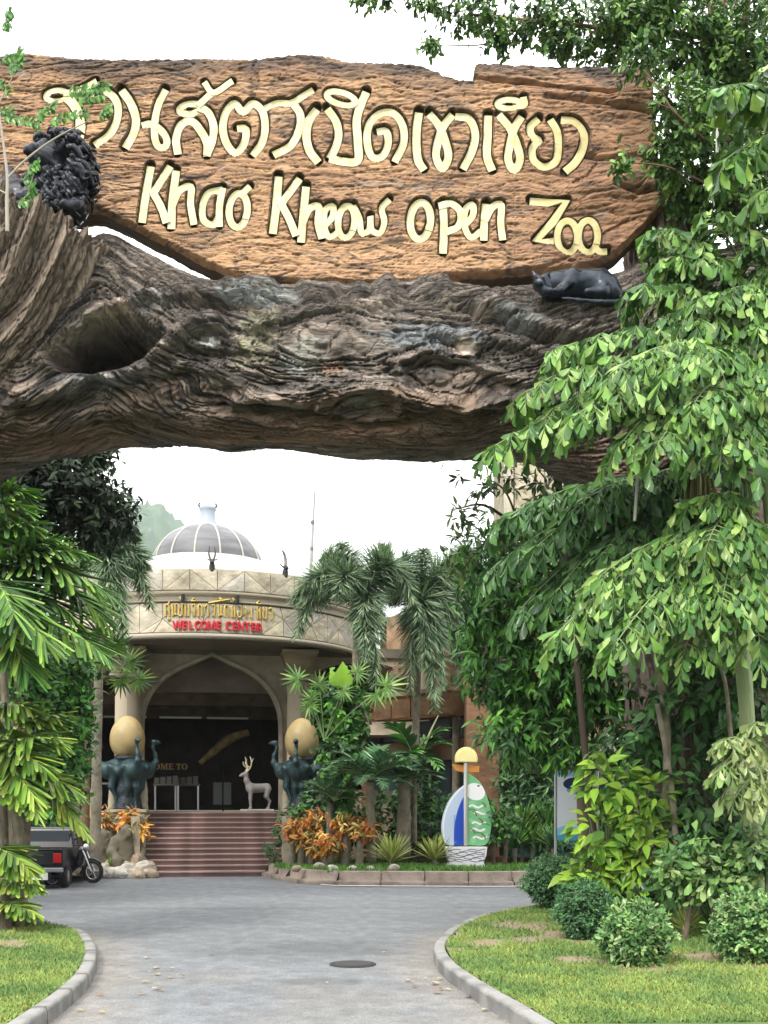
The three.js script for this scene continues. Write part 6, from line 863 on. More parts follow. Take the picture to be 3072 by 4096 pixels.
// --- plume palms around the building
function plumePalm(label, dx, D, crownXY, fr, trunk, n = 95, len = 0.42, key = 'fox', name = 'plume_palm', w = 0.03) {
  const t = thing(name, label, 'palm', ground0(dx, D)), [cx, cy] = crownXY;
  fr.forEach(([bx_, by_, lift, dz = 0, ox = 0, oy = 0]) => { const g = group(t, 'frond'), a = loc(t, cx + ox, cy + oy, D), b = loc(t, bx_, by_, D - dz), c = a.clone().add(b).multiplyScalar(0.5).add(v(0, lift, 0)); rachis(g, a, c, b, 0.025, M.stem); const mats = [], cols = [];
    for (let i = 0; i < n; i++) { const u = lerp(0.15, 1, (i + rnd()) / n), p = bez(a, c, b, u), T_ = bezT(a, c, b, u), r = sph(); r.addScaledVector(T_, -r.dot(T_)).normalize(); const dir = T_.clone().multiplyScalar(0.5).addScaledVector(r, 1.0); dir.y -= 0.55; const L = len * (0.45 + 0.95 * Math.sin(PI * Math.pow(u, 0.8))) * rr(0.7, 1.2); for (let q = 0; q < 3; q++) { mats.push(leafMatrix(p, dir.clone().addScaledVector(sph(), 0.3), v(0, 1, 0.3).addScaledVector(sph(), 0.6), L, w * rr(0.8, 1.3))); cols.push(shade(PAL[key])); } }
    inst('leaflets', LG.needle, M.leafDull, mats, cols, g); });
  if (trunk) trunkTo(t, trunk, [0.16, 0.13, 0.11, 0.09], M.trunkPale); return t;
}
reseed(303);
plumePalm('grey green plume palm right of the fascia with fronds drooping over its edge', 775, 31.5, [772, 1320], [[640, 1375, 2.6], [632, 1300, 1.7], [700, 1195, 0.6], [735, 1172, 0.3], [668, 1260, 1.2, 0.6], [812, 1480, 2.1, 0.8, 18, -30], [790, 1420, 1.8, 1, 8], [905, 1330, 2.8], [870, 1235, 1.4], [838, 1190, 0.6], [800, 1400, 2.2, -0.6], [730, 1290, 1.7, 1.0]], [[745, 1870, 31.5], [758, 1620, 31.5], [768, 1430, 31.5], [772, 1320, 31.5]], 260, 0.62);
plumePalm('dense plume palm behind the first one with long fronds hanging beside the brown wing', 905, 33, [905, 1330], [[940, 1530, 2.8, 0.8], [885, 1500, 2.6, 0.6], [1000, 1430, 2.6], [960, 1480, 2.4, 0.5], [835, 1300, 1.6], [870, 1200, 0.7], [915, 1185, 0.4], [975, 1260, 1.5], [920, 1440, 2.3, 1]], [[895, 1870, 33], [898, 1600, 33], [905, 1330, 33]], 240, 0.66);
plumePalm('plume palm half hidden by the mango tree right of the brown wing', 985, 34, [985, 1290], [[945, 1380, 2.2], [960, 1240, 0.9], [1010, 1180, 0.5], [1060, 1260, 1.5], [1040, 1400, 2.2], [985, 1430, 2.0, 0.8], [930, 1300, 1.5]], [[985, 1870, 34], [985, 1290, 34]], 220, 0.66);
plumePalm('plume palm left of the fascia whose fronds droop across its stone slabs', 215, 28.6, [222, 1215], [[325, 1310, 1.9], [268, 1420, 2.0, 0.6, 12], [318, 1225, 1.0], [290, 1170, 0.5], [245, 1150, 0.3], [190, 1170, 0.5], [160, 1260, 1.3], [240, 1330, 1.5, 0.7], [300, 1270, 1.6, -0.4]], [[205, 1880, 28.6], [212, 1500, 28.6], [222, 1215, 28.6]], 220, 0.52);

// fan leaves
function fanLeaf(t, p, dir, nor, R, n, key, spread = 2.5, w = 0.12) { const g = group(t, 'leaf_fan'), Y = dir.clone().normalize(), X = Y.clone().cross(nor).normalize(), Z = X.clone().cross(Y), ms = tints(key); for (let i = 0; i < n; i++) { const a = (i / (n - 1) - 0.5) * 2 * spread, d = Y.clone().multiplyScalar(Math.cos(a)).addScaledVector(X, Math.sin(a)); d.y -= 0.12; const L = R * (0.72 + 0.28 * Math.cos(a * 0.6)) * rr(0.9, 1.1), m = new THREE.Mesh(LG.strap2, ms[i % ms.length]); m.applyMatrix4(leafMatrix(p, d, Z.clone().addScaledVector(sph(), 0.15), L, R * w)); m.name = 'leaf_finger'; m.castShadow = m.receiveShadow = true; g.add(m); } return g; }
function fanPlant(name, label, cat, dx, D, y0, leaves, key, stemMat = M.stem, from = 1600) { const t = thing(name, label, cat, v(gx(dx, D), y0, -D)); leaves.forEach(([x, y, R, ang, tilt = 0.5]) => { const p = loc(t, x, y, D - 0.3), d = v(Math.cos(ang), Math.sin(ang), 0.25); fanLeaf(t, p, d, v(0, tilt, 1), R / KF * D, 15, key); const s = loc(t, dx, from, D); obj('stalk', tube([s, s.clone().lerp(p, 0.5).add(v(0, 0.12, 0)), p], [0.014, 0.008], 6, 8), stemMat, t); }); return t; }
reseed(404);
fanPlant('fan_leaf_palm', 'small bright fan leaved palm in front of the left column capital', 'palm', 205, 26.5, 0, [[280, 1430, 46, 0.2], [300, 1468, 40, -0.3], [250, 1395, 46, 1.3], [225, 1420, 50, 2.6], [262, 1470, 40, -1.2], [215, 1370, 50, 1.8]], 'arecaDeep', M.stem, 1470);
// --- bed right of the stairs
fanPlant('fan_leaf_vine', 'pale green fan leaved plant climbing right of the right ostrich egg', 'plant', 700, 30.6, 0.33, [[642, 1466, 42, 2.7], [668, 1524, 32, -1.9], [690, 1478, 34, 1.2], [772, 1452, 36, 0.6], [835, 1482, 52, 0.25], [812, 1500, 38, -0.9], [672, 1510, 30, 2.2], [742, 1492, 30, -0.8]], 'fish');
tree('climber_covered_tree', 'tree wrapped in glossy green climber right of the right ostrich egg', 'tree', 720, 31.2, [[722, 1530, 31.2, 46, 70, 0.7], [742, 1620, 31.2, 50, 80, 0.8], [722, 1660, 31.2, 36, 60, 0.5], [742, 1490, 31.2, 40, 40, 0.5], [735, 1720, 31.2, 34, 50, 0.5], [770, 1560, 31.2, 26, 40, 0.4]], 2600, { geo: LG.heart, pal: PAL.mango, len: [0.13, 0.24], ratio: 0.7, droop: 0.5, shell: 0.45 }, [[[[712, 1880, 31.2], [715, 1700, 31.2], [722, 1540, 31.2]], [0.12, 0.09]], [[[800, 1580, 31], [785, 1530, 31], [752, 1500, 31]], [0.03, 0.02], 'aerial_root']], M.trunkPale, 0.33);
{ const t = thing('broad_leaf_shoot', 'single big upright light green leaf above the fan leaved climber', 'plant', at(740, 1500, 30.8)); for (const [x, y, a, s] of [[738, 1474, 0.1, 44], [728, 1470, -0.35, 30]]) { const m = new THREE.Mesh(LG.heart, tints('lime')[1]); m.applyMatrix4(leafMatrix(loc(t, x, y + 12, 30.6), v(Math.sin(a), 1, 0.1), v(0.3, 0, 1), s / KF * 30.6 * 1.3, s / KF * 30.6)); m.name = 'leaf'; t.add(m); } obj('stalk', tube([loc(t, 738, 1530, 30.8), loc(t, 738, 1484, 30.6)], [0.02], 6), M.stem, t); }
function rosette(name, label, cat, dx, dy, D, rad, n, o) { // arching feather fronds from a crown
  const t = thing(name, label, cat, v(gx(dx, D), 0.33, -D)), fg = [], out = [], c = loc(t, dx, dy, D);
  for (let i = 0; i < n; i++) { const g = group(t, 'frond'), a = i * 2.4 + rr(-0.2, 0.2), el = rr(-0.35, 0.95), R = rad / KF * D * rr(0.8, 1.1), e = c.clone().add(v(Math.cos(a) * R * Math.cos(el), R * Math.sin(el) * 0.8, Math.sin(a) * R * Math.cos(el))); fg.push(g); featherFrond(g, i, c, e, R * 0.3, { n: o.n || 20, len: R * (o.len || 0.3), w: R * (o.w || 0.03), geos: o.geos || [LG.needle], d0: 0, d1: 0.2, r: 0.015, t0: 0.1, a0: 1.2, a1: 0.6 }, out); }
  emitLeaves(t, fg, out, o.key, o.most || 120); if (o.trunk) trunkTo(t, o.trunk, o.tr || [0.2, 0.17], M.trunkPale); return t;
}
reseed(505);
rosette('cycad', 'large blue green cycad with stiff feather fronds in the middle of the bed', 'cycad', 800, 1685, 29.8, 112, 26, { key: 'cycad', n: 24, len: 0.24, w: 0.035, trunk: [[802, 1862, 29.8], [800, 1690, 29.8]], tr: [0.13, 0.11] });
rosette('cycad', 'cycad with thick pale trunk right of the large blue green one', 'cycad', 872, 1690, 30.4, 92, 20, { key: 'cycad', n: 22, len: 0.26, w: 0.04, trunk: [[868, 1850, 30.4], [872, 1780, 30.4], [872, 1690, 30.4]], tr: [0.24, 0.2, 0.15] });
rosette('cycad', 'low dark cycad between the climber covered tree and the large cycad', 'cycad', 722, 1730, 30.6, 80, 16, { key: 'cycad', n: 20, len: 0.26, w: 0.04 });
rosette('split_leaf_plant', 'philodendron like plant with broad scalloped leaves behind the sailboat sign', 'plant', 895, 1640, 31, 100, 9, { key: 'mango', n: 9, len: 0.34, w: 0.12, geos: [LG.strap], most: 160, trunk: [[895, 1820, 31], [895, 1640, 31]], tr: [0.08, 0.06] });
{ const t = thing('spear_leaf_stalk', 'long bare pale green leaf stalk rising behind the sailboat sign', 'plant', at(905, 1640, 30.8)); obj('stalk', tube([v(0, 0, 0), loc(t, 930, 1580, 30.7), loc(t, 947, 1545, 30.6)], [0.035, 0.03, 0.015], 7, 10), std([0.36, 0.38, 0.22], 0.6), t); }
function strapPlant(name, label, dx, dy, D, R, n, key, y0, cat = 'plant', geo = [LG.strap, LG.strap2], w = 0.09, grp) { const t = thing(name, label, cat, v(gx(dx, D), y0, -D), 0, grp), ms = tints(key), rad = R / KF * D, c = loc(t, dx, dy, D); for (let i = 0; i < n; i++) { const a = i * 2.4, el = 0.15 + 1.2 * Math.sqrt((i + 0.5) / n), m = new THREE.Mesh(geo[i % geo.length], ms[i % ms.length]); const L = rad * rr(0.8, 1.15); m.applyMatrix4(leafMatrix(c.clone().add(v(rr(-0.05, 0.05), 0, rr(-0.05, 0.05))), v(Math.cos(a) * Math.cos(el), Math.sin(el), Math.sin(a) * Math.cos(el)), v(0, 1, 0.2), L, rad * w * rr(0.8, 1.2))); m.name = 'leaf'; m.castShadow = m.receiveShadow = true; t.add(m); } obj('stem', cyl(0.05, 0.06, Math.max(0.1, c.y), 0, c.y / 2, 0, 8), M.trunkPale, t); return t; }
reseed(606);
strapPlant('striped_screw_pine', 'yellow green striped screw pine tuft left of the sailboat sign', 846, 1862, 28.6, 64, 70, 'yellow', 0.33, 'plant'); strapPlant('striped_screw_pine', 'smaller yellow green screw pine right beside the hull of the sailboat sign', 938, 1858, 28.9, 58, 56, 'yellow', 0.33); strapPlant('striped_screw_pine', 'small striped tuft behind the orange crotons in the right bed', 742, 1862, 29.6, 40, 36, 'yellow', 0.33);
for (const [i, dx, dy, D, R] of [[0, 1112, 1832, 30.4, 60], [1, 1150, 1828, 30.8, 66], [2, 1195, 1832, 30.2, 60], [3, 1128, 1795, 31, 70], [4, 1180, 1790, 31.2, 70]]) strapPlant('strap_leaf_clump', ['nearest strap leaved clump right of the sailboat sign', 'strap leaved clump in the middle behind the side drive', 'strap leaved clump beside the white and blue banner', 'strap leaved clump at the back near the brown column', 'strap leaved clump at the back beside the glass wall'][i], dx, dy, D, R, 44, i % 2 ? 'arecaDeep' : 'mango', 0.1);
strapPlant('spider_tuft', 'light green strap leaved tuft in the left bed beside the ape sculpture', 240, 1872, 30.8, 26, 24, 'lime', 0.1);
tree('twin_stem_shrub', 'small shrub on two dark stems right of the sailboat sign', 'shrub', 1078, 29.6, [[1076, 1760, 29.6, 36, 32, 0.4], [1064, 1800, 29.6, 24, 18, 0.3], [1096, 1790, 29.6, 24, 24, 0.3]], 620, { geo: LG.lance, pal: PAL.deep.concat(PAL.mango), len: [0.12, 0.22], ratio: 0.4, droop: 0.6 }, [[[[1066, 1876, 29.6], [1066, 1800, 29.6], [1072, 1750, 29.6]], [0.06, 0.04], 'stem'], [[[1090, 1872, 29.6], [1092, 1810, 29.6], [1084, 1760, 29.6]], [0.06, 0.04], 'stem']], M.trunk, 0.33);
// orange crotons on thick stems
reseed(707);
[['croton_shrub', 'large orange croton shrub beside the right end of the stairs', 652, 29.6, [[650, 1790, 29.6, 36, 26, 0.4], [672, 1775, 29.6, 24, 20, 0.3], [630, 1806, 29.6, 22, 14, 0.25]], 0.33, 620], ['croton_shrub', 'low orange croton shrub between the large croton and the striped tuft', 700, 29.2, [[700, 1818, 29.2, 36, 20, 0.35]], 0.33, 420], ['croton_shrub', 'orange croton with pale tips left of the screw pine', 752, 29.4, [[745, 1785, 29.4, 22, 14, 0.25], [775, 1796, 29.4, 26, 14, 0.3]], 0.33, 440], ['croton_shrub', 'orange croton at the left end of the bed below the left egg', 212, 32, [[212, 1772, 32, 30, 22, 0.35]], 0.06, 460], ['croton_shrub', 'orange croton just left of the stairs above the ape sculpture', 288, 31.6, [[275, 1776, 31.6, 24, 18, 0.3], [300, 1792, 31.6, 22, 16, 0.3]], 0.06, 520]].forEach(([n, l, dx, D, cl, y0, k]) => { const t = tree(n, l, 'shrub', dx, D, cl, k, { geo: LG.strap2, pal: PAL.croton, len: [0.16, 0.26], ratio: 0.3, droop: 0.25, shell: 0.3, per: 9 }); cl.forEach(([x, y]) => trunkTo(t, [[x, y0 > 0.2 ? 1872 : 1890, D], [x + 2, y + 30, D], [x, y, D]], [0.11, 0.08, 0.03], M.trunkPale, 'stem')); });
// clipped curved topiaries
for (const [l, dx, D, pts] of [['green clipped topiary with a bent top at the right foot of the stairs', 592, 31.4, [[596, 1880, 15, 16], [594, 1862, 14, 16], [588, 1844, 14, 14], [580, 1830, 12, 10]]], ['thin bent green topiary on the right pedestal corner behind the crotons', 692, 31.4, [[700, 1800, 9, 20], [696, 1772, 9, 16], [688, 1756, 12, 10]]]]) tree('bent_topiary', l, 'topiary', dx, D, pts.map(([x, y, a, b]) => [x, y, D, a, b, a / KF * D]), 900, { geo: LG.oval, pal: PAL.ball, len: [0.04, 0.07], ratio: 0.6, shell: 0.75, per: 5 }, [[[[dx + 4, 1890, D], [pts[1][0], pts[1][1], D], [pts[pts.length - 1][0], pts[pts.length - 1][1], D]], [0.06, 0.05], 'stem']], M.trunk, 0.2);
reseed(808);
tree('leafy_hedge', 'dark leafy hedge along the back of the bed right of the stairs', 'hedge', 800, 32.5, [[640, 1790, 32.5, 60, 50, 0.6], [740, 1790, 32.5, 70, 60, 0.6], [840, 1780, 32.5, 80, 70, 0.7], [930, 1780, 32.5, 60, 70, 0.7], [690, 1740, 32.5, 50, 50, 0.5], [900, 1720, 32.6, 50, 50, 0.5], [1000, 1790, 32, 60, 60, .6]], 4200, { geo: LG.oval, pal: PAL.deep.concat(PAL.mango.slice(0, 2)), len: [0.12, 0.22], ratio: 0.5, shell: 0.4 }, [[[[800, 1870, 32.5], [790, 1780, 32.5]], [0.06, 0.03], 'stem']], M.trunk, 0.33);
tree('leafy_hedge', 'green shrubs filling the left bed behind the ape sculpture and pickup', 'hedge', 120, 33, [[60, 1790, 33, 80, 60, 0.8], [150, 1800, 33, 60, 50, 0.7], [120, 1740, 33, 60, 50, 0.7], [0, 1760, 33, 70, 80, 0.8], [160, 1850, 32.4, 24, 24, 0.4]], 2600, { geo: LG.oval, pal: PAL.mango, len: [0.14, 0.24], ratio: 0.45, shell: 0.4 }, [[[[120, 1900, 33], [115, 1790, 33]], [0.06, 0.03], 'stem']]);
tree('leafy_hedge', 'shadowy shrubs in front of the glass wall right of the brown column', 'hedge', 1180, 32, [[1130, 1700, 31.8, 60, 60, 0.5], [1210, 1720, 32, 80, 80, 0.6], [1300, 1700, 31.5, 90, 110, 0.8], [1120, 1800, 31.5, 60, 40, 0.5], [1220, 1830, 31, 80, 40, 0.6], [1105, 1640, 32, 30, 60, 0.4], [1150, 1630, 32, 60, 60, 0.5], [1120, 1760, 31.6, 40, 60, 0.5], [1180, 1780, 31.6, 50, 50, 0.5]], 5200, { geo: LG.lance, pal: PAL.deep, len: [0.18, 0.34], ratio: 0.25, shell: 0.4 }, [[[[1180, 1860, 32], [1175, 1720, 32]], [0.08, 0.04], 'stem']]);
{ const mats = [], cols = []; reseed(61); while (mats.length < 5200) { const x = rr(-3.0, 4.2), d = rr(27.8, 30.2); if (d < 27.8 + Math.max(0, -x - 1.4) * 1.3) continue; const L = rr(0.08, 0.2); mats.push(leafMatrix(v(x, 0.32, -d), v(rr(-0.7, 0.7), 1, rr(-0.5, 0.7)), v(0, 0.4, 1).addScaledVector(sph(), 0.6), L, L * 0.16)); cols.push(shade([[0.10, 0.26, 0.04], [0.15, 0.32, 0.05], [0.07, 0.18, 0.03]])); } tag(inst('ground_cover', LG.grass, M.leafDull, mats, cols), 'low bright ground cover grass behind the stone kerb of the right bed', 'ground cover'); }

// --- right: fishtail palms, mango tree, shrubs
reseed(909);
const FISH = { np: 12, nl: 9, pl: 0.62, len: 0.2, sag: 0.7 };
[['fishtail_palm', 'tall fishtail palm whose bright fronds spread across the right end of the gate beam', 1640, 15.6, [[1600, 820, 15.6, 1130, 850, 15.0, 0.75], [1600, 880, 15.6, 1060, 968, 14.8, 0.85], [1600, 860, 15.6, 1240, 900, 14.2, 0.8], [1600, 780, 15.6, 1190, 765, 15.4, 0.65], [1620, 850, 15.6, 1420, 960, 14.0, 0.6], [1620, 900, 15.6, 1640, 985, 14.0, 0.5], [1600, 800, 15.6, 1330, 800, 14.4, 0.7], [1600, 840, 15.6, 1160, 905, 15.2, 0.75], [1600, 860, 15.6, 1500, 870, 14.0, 0.5], [1600, 800, 15.6, 1440, 800, 14.2, 0.5], [1600, 840, 15.6, 1340, 960, 14.4, 0.7], [1600, 800, 15.6, 1690, 820, 14.4, 0.4], [1600, 880, 15.6, 1560, 960, 14.0, 0.4]], 'fish', [[1640, 2030, 15.6, 1615, 1560, 15.6, 1590, 1150, 15.6, 1600, 850, 15.6]], FISH, 300],
 ['fishtail_palm', 'fishtail palm at the right edge with upright fronds beside the board', 1680, 16.2, [[1640, 760, 16.2, 1385, 620, 15.6, 0.5], [1640, 720, 16.2, 1420, 500, 15.8, 0.5], [1650, 700, 16.2, 1540, 470, 15.4, 0.35], [1650, 740, 16.2, 1480, 700, 15.0, 0.55], [1660, 720, 16.2, 1650, 520, 15.2, 0.4], [1660, 760, 16.2, 1560, 760, 14.8, 0.5], [1650, 740, 16.2, 1430, 690, 15.4, 0.6], [1650, 700, 16.2, 1450, 560, 15.6, 0.5], [1650, 720, 16.2, 1590, 620, 15, 0.4], [1650, 740, 16.2, 1520, 640, 15, 0.4], [1650, 760, 16.2, 1640, 700, 14.8, 0.3], [1650, 680, 16.2, 1700, 560, 15.2, 0.3]], 'fish', [[1685, 2020, 16.2, 1680, 1500, 16.2, 1660, 1000, 16.2, 1650, 720, 16.2]], FISH, 280],
 ['fishtail_palm', 'lower fishtail palm with a pale bright frond drooping before the mango tree', 1575, 15.2, [[1600, 1190, 15.2, 1200, 1370, 14.4, 0.7], [1590, 1190, 15.2, 1330, 1390, 13.8, 0.6], [1590, 1170, 15.2, 1455, 1310, 14.0, 0.4], [1600, 1160, 15.2, 1680, 1300, 14.0, 0.4], [1600, 1140, 15.2, 1530, 1170, 14.0, 0.5], [1610, 1150, 15.2, 1690, 1180, 14.2, 0.4], [1590, 1180, 15.2, 1270, 1270, 14.6, 0.75], [1600, 1180, 15.2, 1400, 1300, 14.2, 0.6], [1600, 1180, 15.2, 1560, 1300, 13.8, 0.4], [1600, 1150, 15.2, 1440, 1180, 14.4, 0.45], [1600, 1120, 15.2, 1500, 1080, 14.6, 0.3], [1600, 1150, 15.2, 1640, 1380, 14.0, 0.4], [1600, 1190, 15.2, 1480, 1400, 14.2, 0.5]], 'fish', [[1630, 2035, 15.4, 1618, 1600, 15.3, 1595, 1300, 15.2, 1600, 1160, 15.2]], { ...FISH, len: 0.195 }, 300],
 ['dark_fishtail_palm', 'dark green fishtail palm in the shade below the right end of the beam', 1500, 17.4, [[1500, 1060, 17.4, 1090, 1120, 16.6, 0.7], [1500, 1080, 17.4, 1060, 1230, 16.6, 0.8], [1500, 1100, 17.4, 1120, 1320, 16.4, 0.75], [1500, 1060, 17.4, 1250, 1090, 16.0, 0.6], [1500, 1090, 17.4, 1300, 1200, 15.8, 0.6], [1500, 1040, 17.4, 1380, 1060, 16, 0.5], [1500, 1120, 17.4, 1440, 1240, 16, 0.4], [1500, 1080, 17.4, 1160, 1180, 16.2, 0.8], [1500, 1080, 17.4, 1200, 1280, 16.0, 0.7], [1500, 1100, 17.4, 1360, 1340, 16.0, 0.5], [1500, 1030, 17.4, 1560, 1020, 16.2, 0.4], [1500, 1100, 17.4, 1600, 1400, 16.4, 0.5]], 'fishDark', [[1490, 2000, 17.4, 1495, 1500, 17.4, 1500, 1060, 17.4]], { ...FISH, len: 0.22, np: 13 }, 300],
 ['fishtail_palm', 'fishtail palm leaves leaning in from the right edge beside the upper tree', 1740, 15.8, [[1730, 260, 15.8, 1560, 190, 15.2, 0.25], [1730, 310, 15.8, 1568, 345, 15.2, 0.35], [1740, 240, 15.8, 1650, 150, 15.2, 0.2], [1740, 420, 15.8, 1640, 420, 15.0, 0.3]], 'arecaDeep', [[1760, 2030, 15.8, 1750, 1000, 15.8, 1740, 300, 15.8]], { ...FISH, np: 6, nl: 6, len: 0.3, pl: 0.4 }, 120],
 ['pale_fishtail_palm', 'young fishtail palm with a round pale bristly head low at the right edge', 1650, 14.9, [[1670, 1640, 14.9, 1565, 1600, 14.4, 0.3], [1670, 1650, 14.9, 1560, 1660, 14.2, 0.3], [1670, 1660, 14.9, 1590, 1720, 14.2, 0.2], [1680, 1640, 14.9, 1640, 1560, 14.4, 0.2], [1680, 1660, 14.9, 1660, 1730, 14.2, 0.2]], 'pale', [[1670, 2040, 14.9, 1670, 1640, 14.9]], { ...FISH, np: 6, nl: 6, len: 0.17, pl: 0.36 }, 160]].forEach(([name, label, dx, D, fr, key, stems, o, most]) => {
  const t = thing(name, label, 'palm', ground0(dx, D)), fg = [], out = []; fr.forEach(([ax, ay, aD, bx_, by_, bD, lift], i) => { const g = group(t, 'frond'); fg.push(g); fishFrond(g, i, loc(t, ax, ay, aD), loc(t, bx_, by_, bD), lift, o, out); }); emitLeaves(t, fg, out, key, most);
  stems.forEach((q) => { const p = []; for (let k = 0; k < q.length; k += 3) p.push(q.slice(k, k + 3)); trunkTo(t, p, [0.14, 0.11, 0.1, 0.07], key === 'fishDark' ? M.trunk : std([0.22, 0.27, 0.13], 0.7, { bumpMap: rep(T.bark, 2), bumpScale: 0.01 }), 'stem'); });
});
{ reseed(17); // hanging strings of the fishtail palms
  for (const [dx, dy, l, m] of [[1512, 1040, 'brownish hanging flower strings of the fishtail palm, the left bunch', std([0.24, 0.22, 0.10], 0.8)], [1592, 1050, 'green hanging flower strings of the fishtail palm, the right bunch', std([0.12, 0.18, 0.07], 0.8)]]) { const t = thing('flower_bunch', l, 'flowers', at(dx, dy, 15.2)), g = []; for (let k = 0; k < 60; k++) { const a = rr(0, 6.3), r = 0.2 * Math.sqrt(rnd()), L = rr(0.35, 0.62); g.push(tube([v(0, 0.12, 0), v(Math.cos(a) * r, 0.0, Math.sin(a) * r), v(Math.cos(a) * r * 1.1, -L, Math.sin(a) * r * 1.1)], [0.008, 0.014, 0.008], 5, 6, 0.4)); } obj('strings', g, m, t, 'stuff'); obj('stalk', tube([v(0, 0.1, 0), v(0.1, 0.3, 0), v(0.3, 0.4, -0.1)], [0.03], 6), M.stem, t); } }
reseed(1010);
tree('mango_tree', 'dense bright and dark green tree standing between the brown wing and the gate', 'tree', 1262, 22, [[1060, 1200, 22, 80, 90, 1.0], [1130, 1290, 22, 130, 100, 1.3], [1080, 1420, 22, 100, 100, 1.1], [1190, 1470, 22, 130, 110, 1.3], [1110, 1570, 22, 80, 70, 0.9], [1020, 1340, 22, 40, 50, 0.6], [1300, 1420, 22, 130, 150, 1.4], [1220, 1160, 22, 110, 90, 1.1], [1220, 1600, 22, 90, 60, 0.9], [1350, 1250, 22.5, 120, 150, 1.2]], 15000, { geo: LG.droop, pal: PAL.mango, len: [0.17, 0.3], ratio: 0.3, droop: 0.55, shell: 0.35 }, [[[[1264, 1880, 22], [1256, 1700, 22], [1250, 1560, 22], [1200, 1380, 22]], [0.13, 0.11, 0.09, 0.04]], [[[1254, 1600, 22], [1300, 1480, 22], [1330, 1350, 22]], [0.08, 0.03], 'limb'], [[[1250, 1580, 22], [1150, 1460, 22], [1080, 1400, 22]], [0.07, 0.03], 'limb']]);
tree('sparse_sapling', 'sparse sapling with dark forked branches under the beam before the cream tower', 'sapling', 1215, 20.5, [[1005, 1110, 20.5, 50, 40, 0.4], [1000, 1200, 20.5, 40, 50, 0.4], [1075, 1050, 20.5, 60, 50, 0.5], [1180, 1040, 20.5, 70, 50, 0.5], [995, 1020, 20.5, 12, 26, 0.15], [958, 998, 20.5, 14, 10, 0.12], [1100, 1140, 20.5, 60, 50, 0.4]], 520, { geo: LG.lance, pal: [[0.09, 0.17, 0.04], [0.05, 0.10, 0.03], [0.16, 0.24, 0.06]], len: [0.14, 0.26], ratio: 0.33, droop: 0.3, shell: 0.1, per: 5, spread: 0.6 }, [[[[1300, 1965, 20.5], [1262, 1600, 20.5], [1235, 1300, 20.5], [1215, 1100, 20.5], [1195, 990, 20.5]], [0.07, 0.065, 0.065, 0.08, 0.06]], [[[1215, 1120, 20.5], [1120, 1130, 20.5], [1040, 1090, 20.5], [985, 1100, 20.5]], [0.05, 0.03, 0.01], 'branch'], [[[1212, 1100, 20.5], [1240, 1060, 20.5], [1245, 1000, 20.5]], [0.06, 0.03], 'branch'], [[[1100, 1125, 20.5], [1040, 1180, 20.5], [1000, 1230, 20.5]], [0.025, 0.01], 'branch'], [[[1120, 1130, 20.5], [1090, 1060, 20.5], [1050, 1030, 20.5]], [0.025, 0.01], 'branch'], [[[1090, 985, 20.5], [1000, 1010, 20.5]], [0.012, 0.006], 'branch']], std([0.05, 0.035, 0.025], 0.9));
tree('small_leaved_tree', 'large small leaved tree at the upper right hanging over the end of the board', 'tree', 1640, 19.6, [[1460, 70, 19.2, 140, 80, 1.0], [1310, 60, 19.2, 110, 50, 0.8], [1610, 110, 19.4, 110, 130, 1.2], [1490, 260, 17.6, 80, 90, 0.7], [1570, 400, 18.5, 110, 110, 1.0], [1436, 200, 17.2, 26, 40, 0.3], [1160, 40, 19.2, 90, 38, 0.6], [1015, 28, 19.2, 70, 28, 0.5], [1075, 84, 19.2, 44, 26, 0.35], [1230, 100, 19.2, 60, 26, 0.4], [800, -8, 19.2, 60, 16, 0.3], [930, 6, 19.2, 50, 14, 0.3], [935, 92, 19.2, 24, 20, 0.25], [1345, 355, 17.2, 30, 20, 0.2], [1385, 125, 18, 60, 30, 0.5], [1640, 300, 19, 70, 120, 0.8], [1480, 420, 18.4, 60, 50, 0.5], [1690, 480, 19, 70, 160, 1], [1390, 30, 19.3, 90, 50, 0.8], [1540, 180, 19.4, 90, 80, 0.9], [1440, 330, 17.8, 50, 70, 0.5]], 27000, { geo: LG.oval, pal: PAL.small, len: [0.085, 0.16], ratio: 0.46, droop: 0.35, shell: 0.15, per: 8 }, [[[[1690, 2000, 19.6], [1680, 1200, 19.6], [1620, 600, 19.6], [1568, 260, 19.6], [1545, 60, 19.6], [1528, -60, 19.6]], [0.3, 0.26, 0.2, 0.13, 0.10, 0.08]], [[[1575, 280, 19.5], [1562, 130, 19.5], [1566, -40, 19.5]], [0.08, 0.06], 'limb'], [[[1590, 330, 19.5], [1600, 140, 19.5], [1613, 10, 19.5], [1620, -60, 19.5]], [0.08, 0.06], 'limb'], [[[1520, 300, 17.4], [1450, 235, 17.0], [1430, 200, 17], [1390, 150, 17]], [0.02, 0.015, 0.008], 'branch'], [[[1450, 235, 17], [1400, 215, 17]], [0.012, 0.006], 'branch'], [[[1432, 205, 17], [1455, 165, 17]], [0.01, 0.005], 'branch'], [[[1550, 80, 19.3], [1400, 70, 19.2], [1200, 50, 19.2], [1010, 30, 19.2]], [0.06, 0.04, 0.02], 'limb'], [[[1570, 420, 18.4], [1440, 360, 17.4], [1340, 350, 17.1]], [0.02, 0.008], 'branch'], [[[1290, 60, 19.2], [1240, 110, 19.2]], [0.015, 0.006], 'branch'], [[[1090, 45, 19.2], [1060, 90, 19.2], [940, 98, 19.2]], [0.02, 0.006], 'branch']], M.trunkRed);
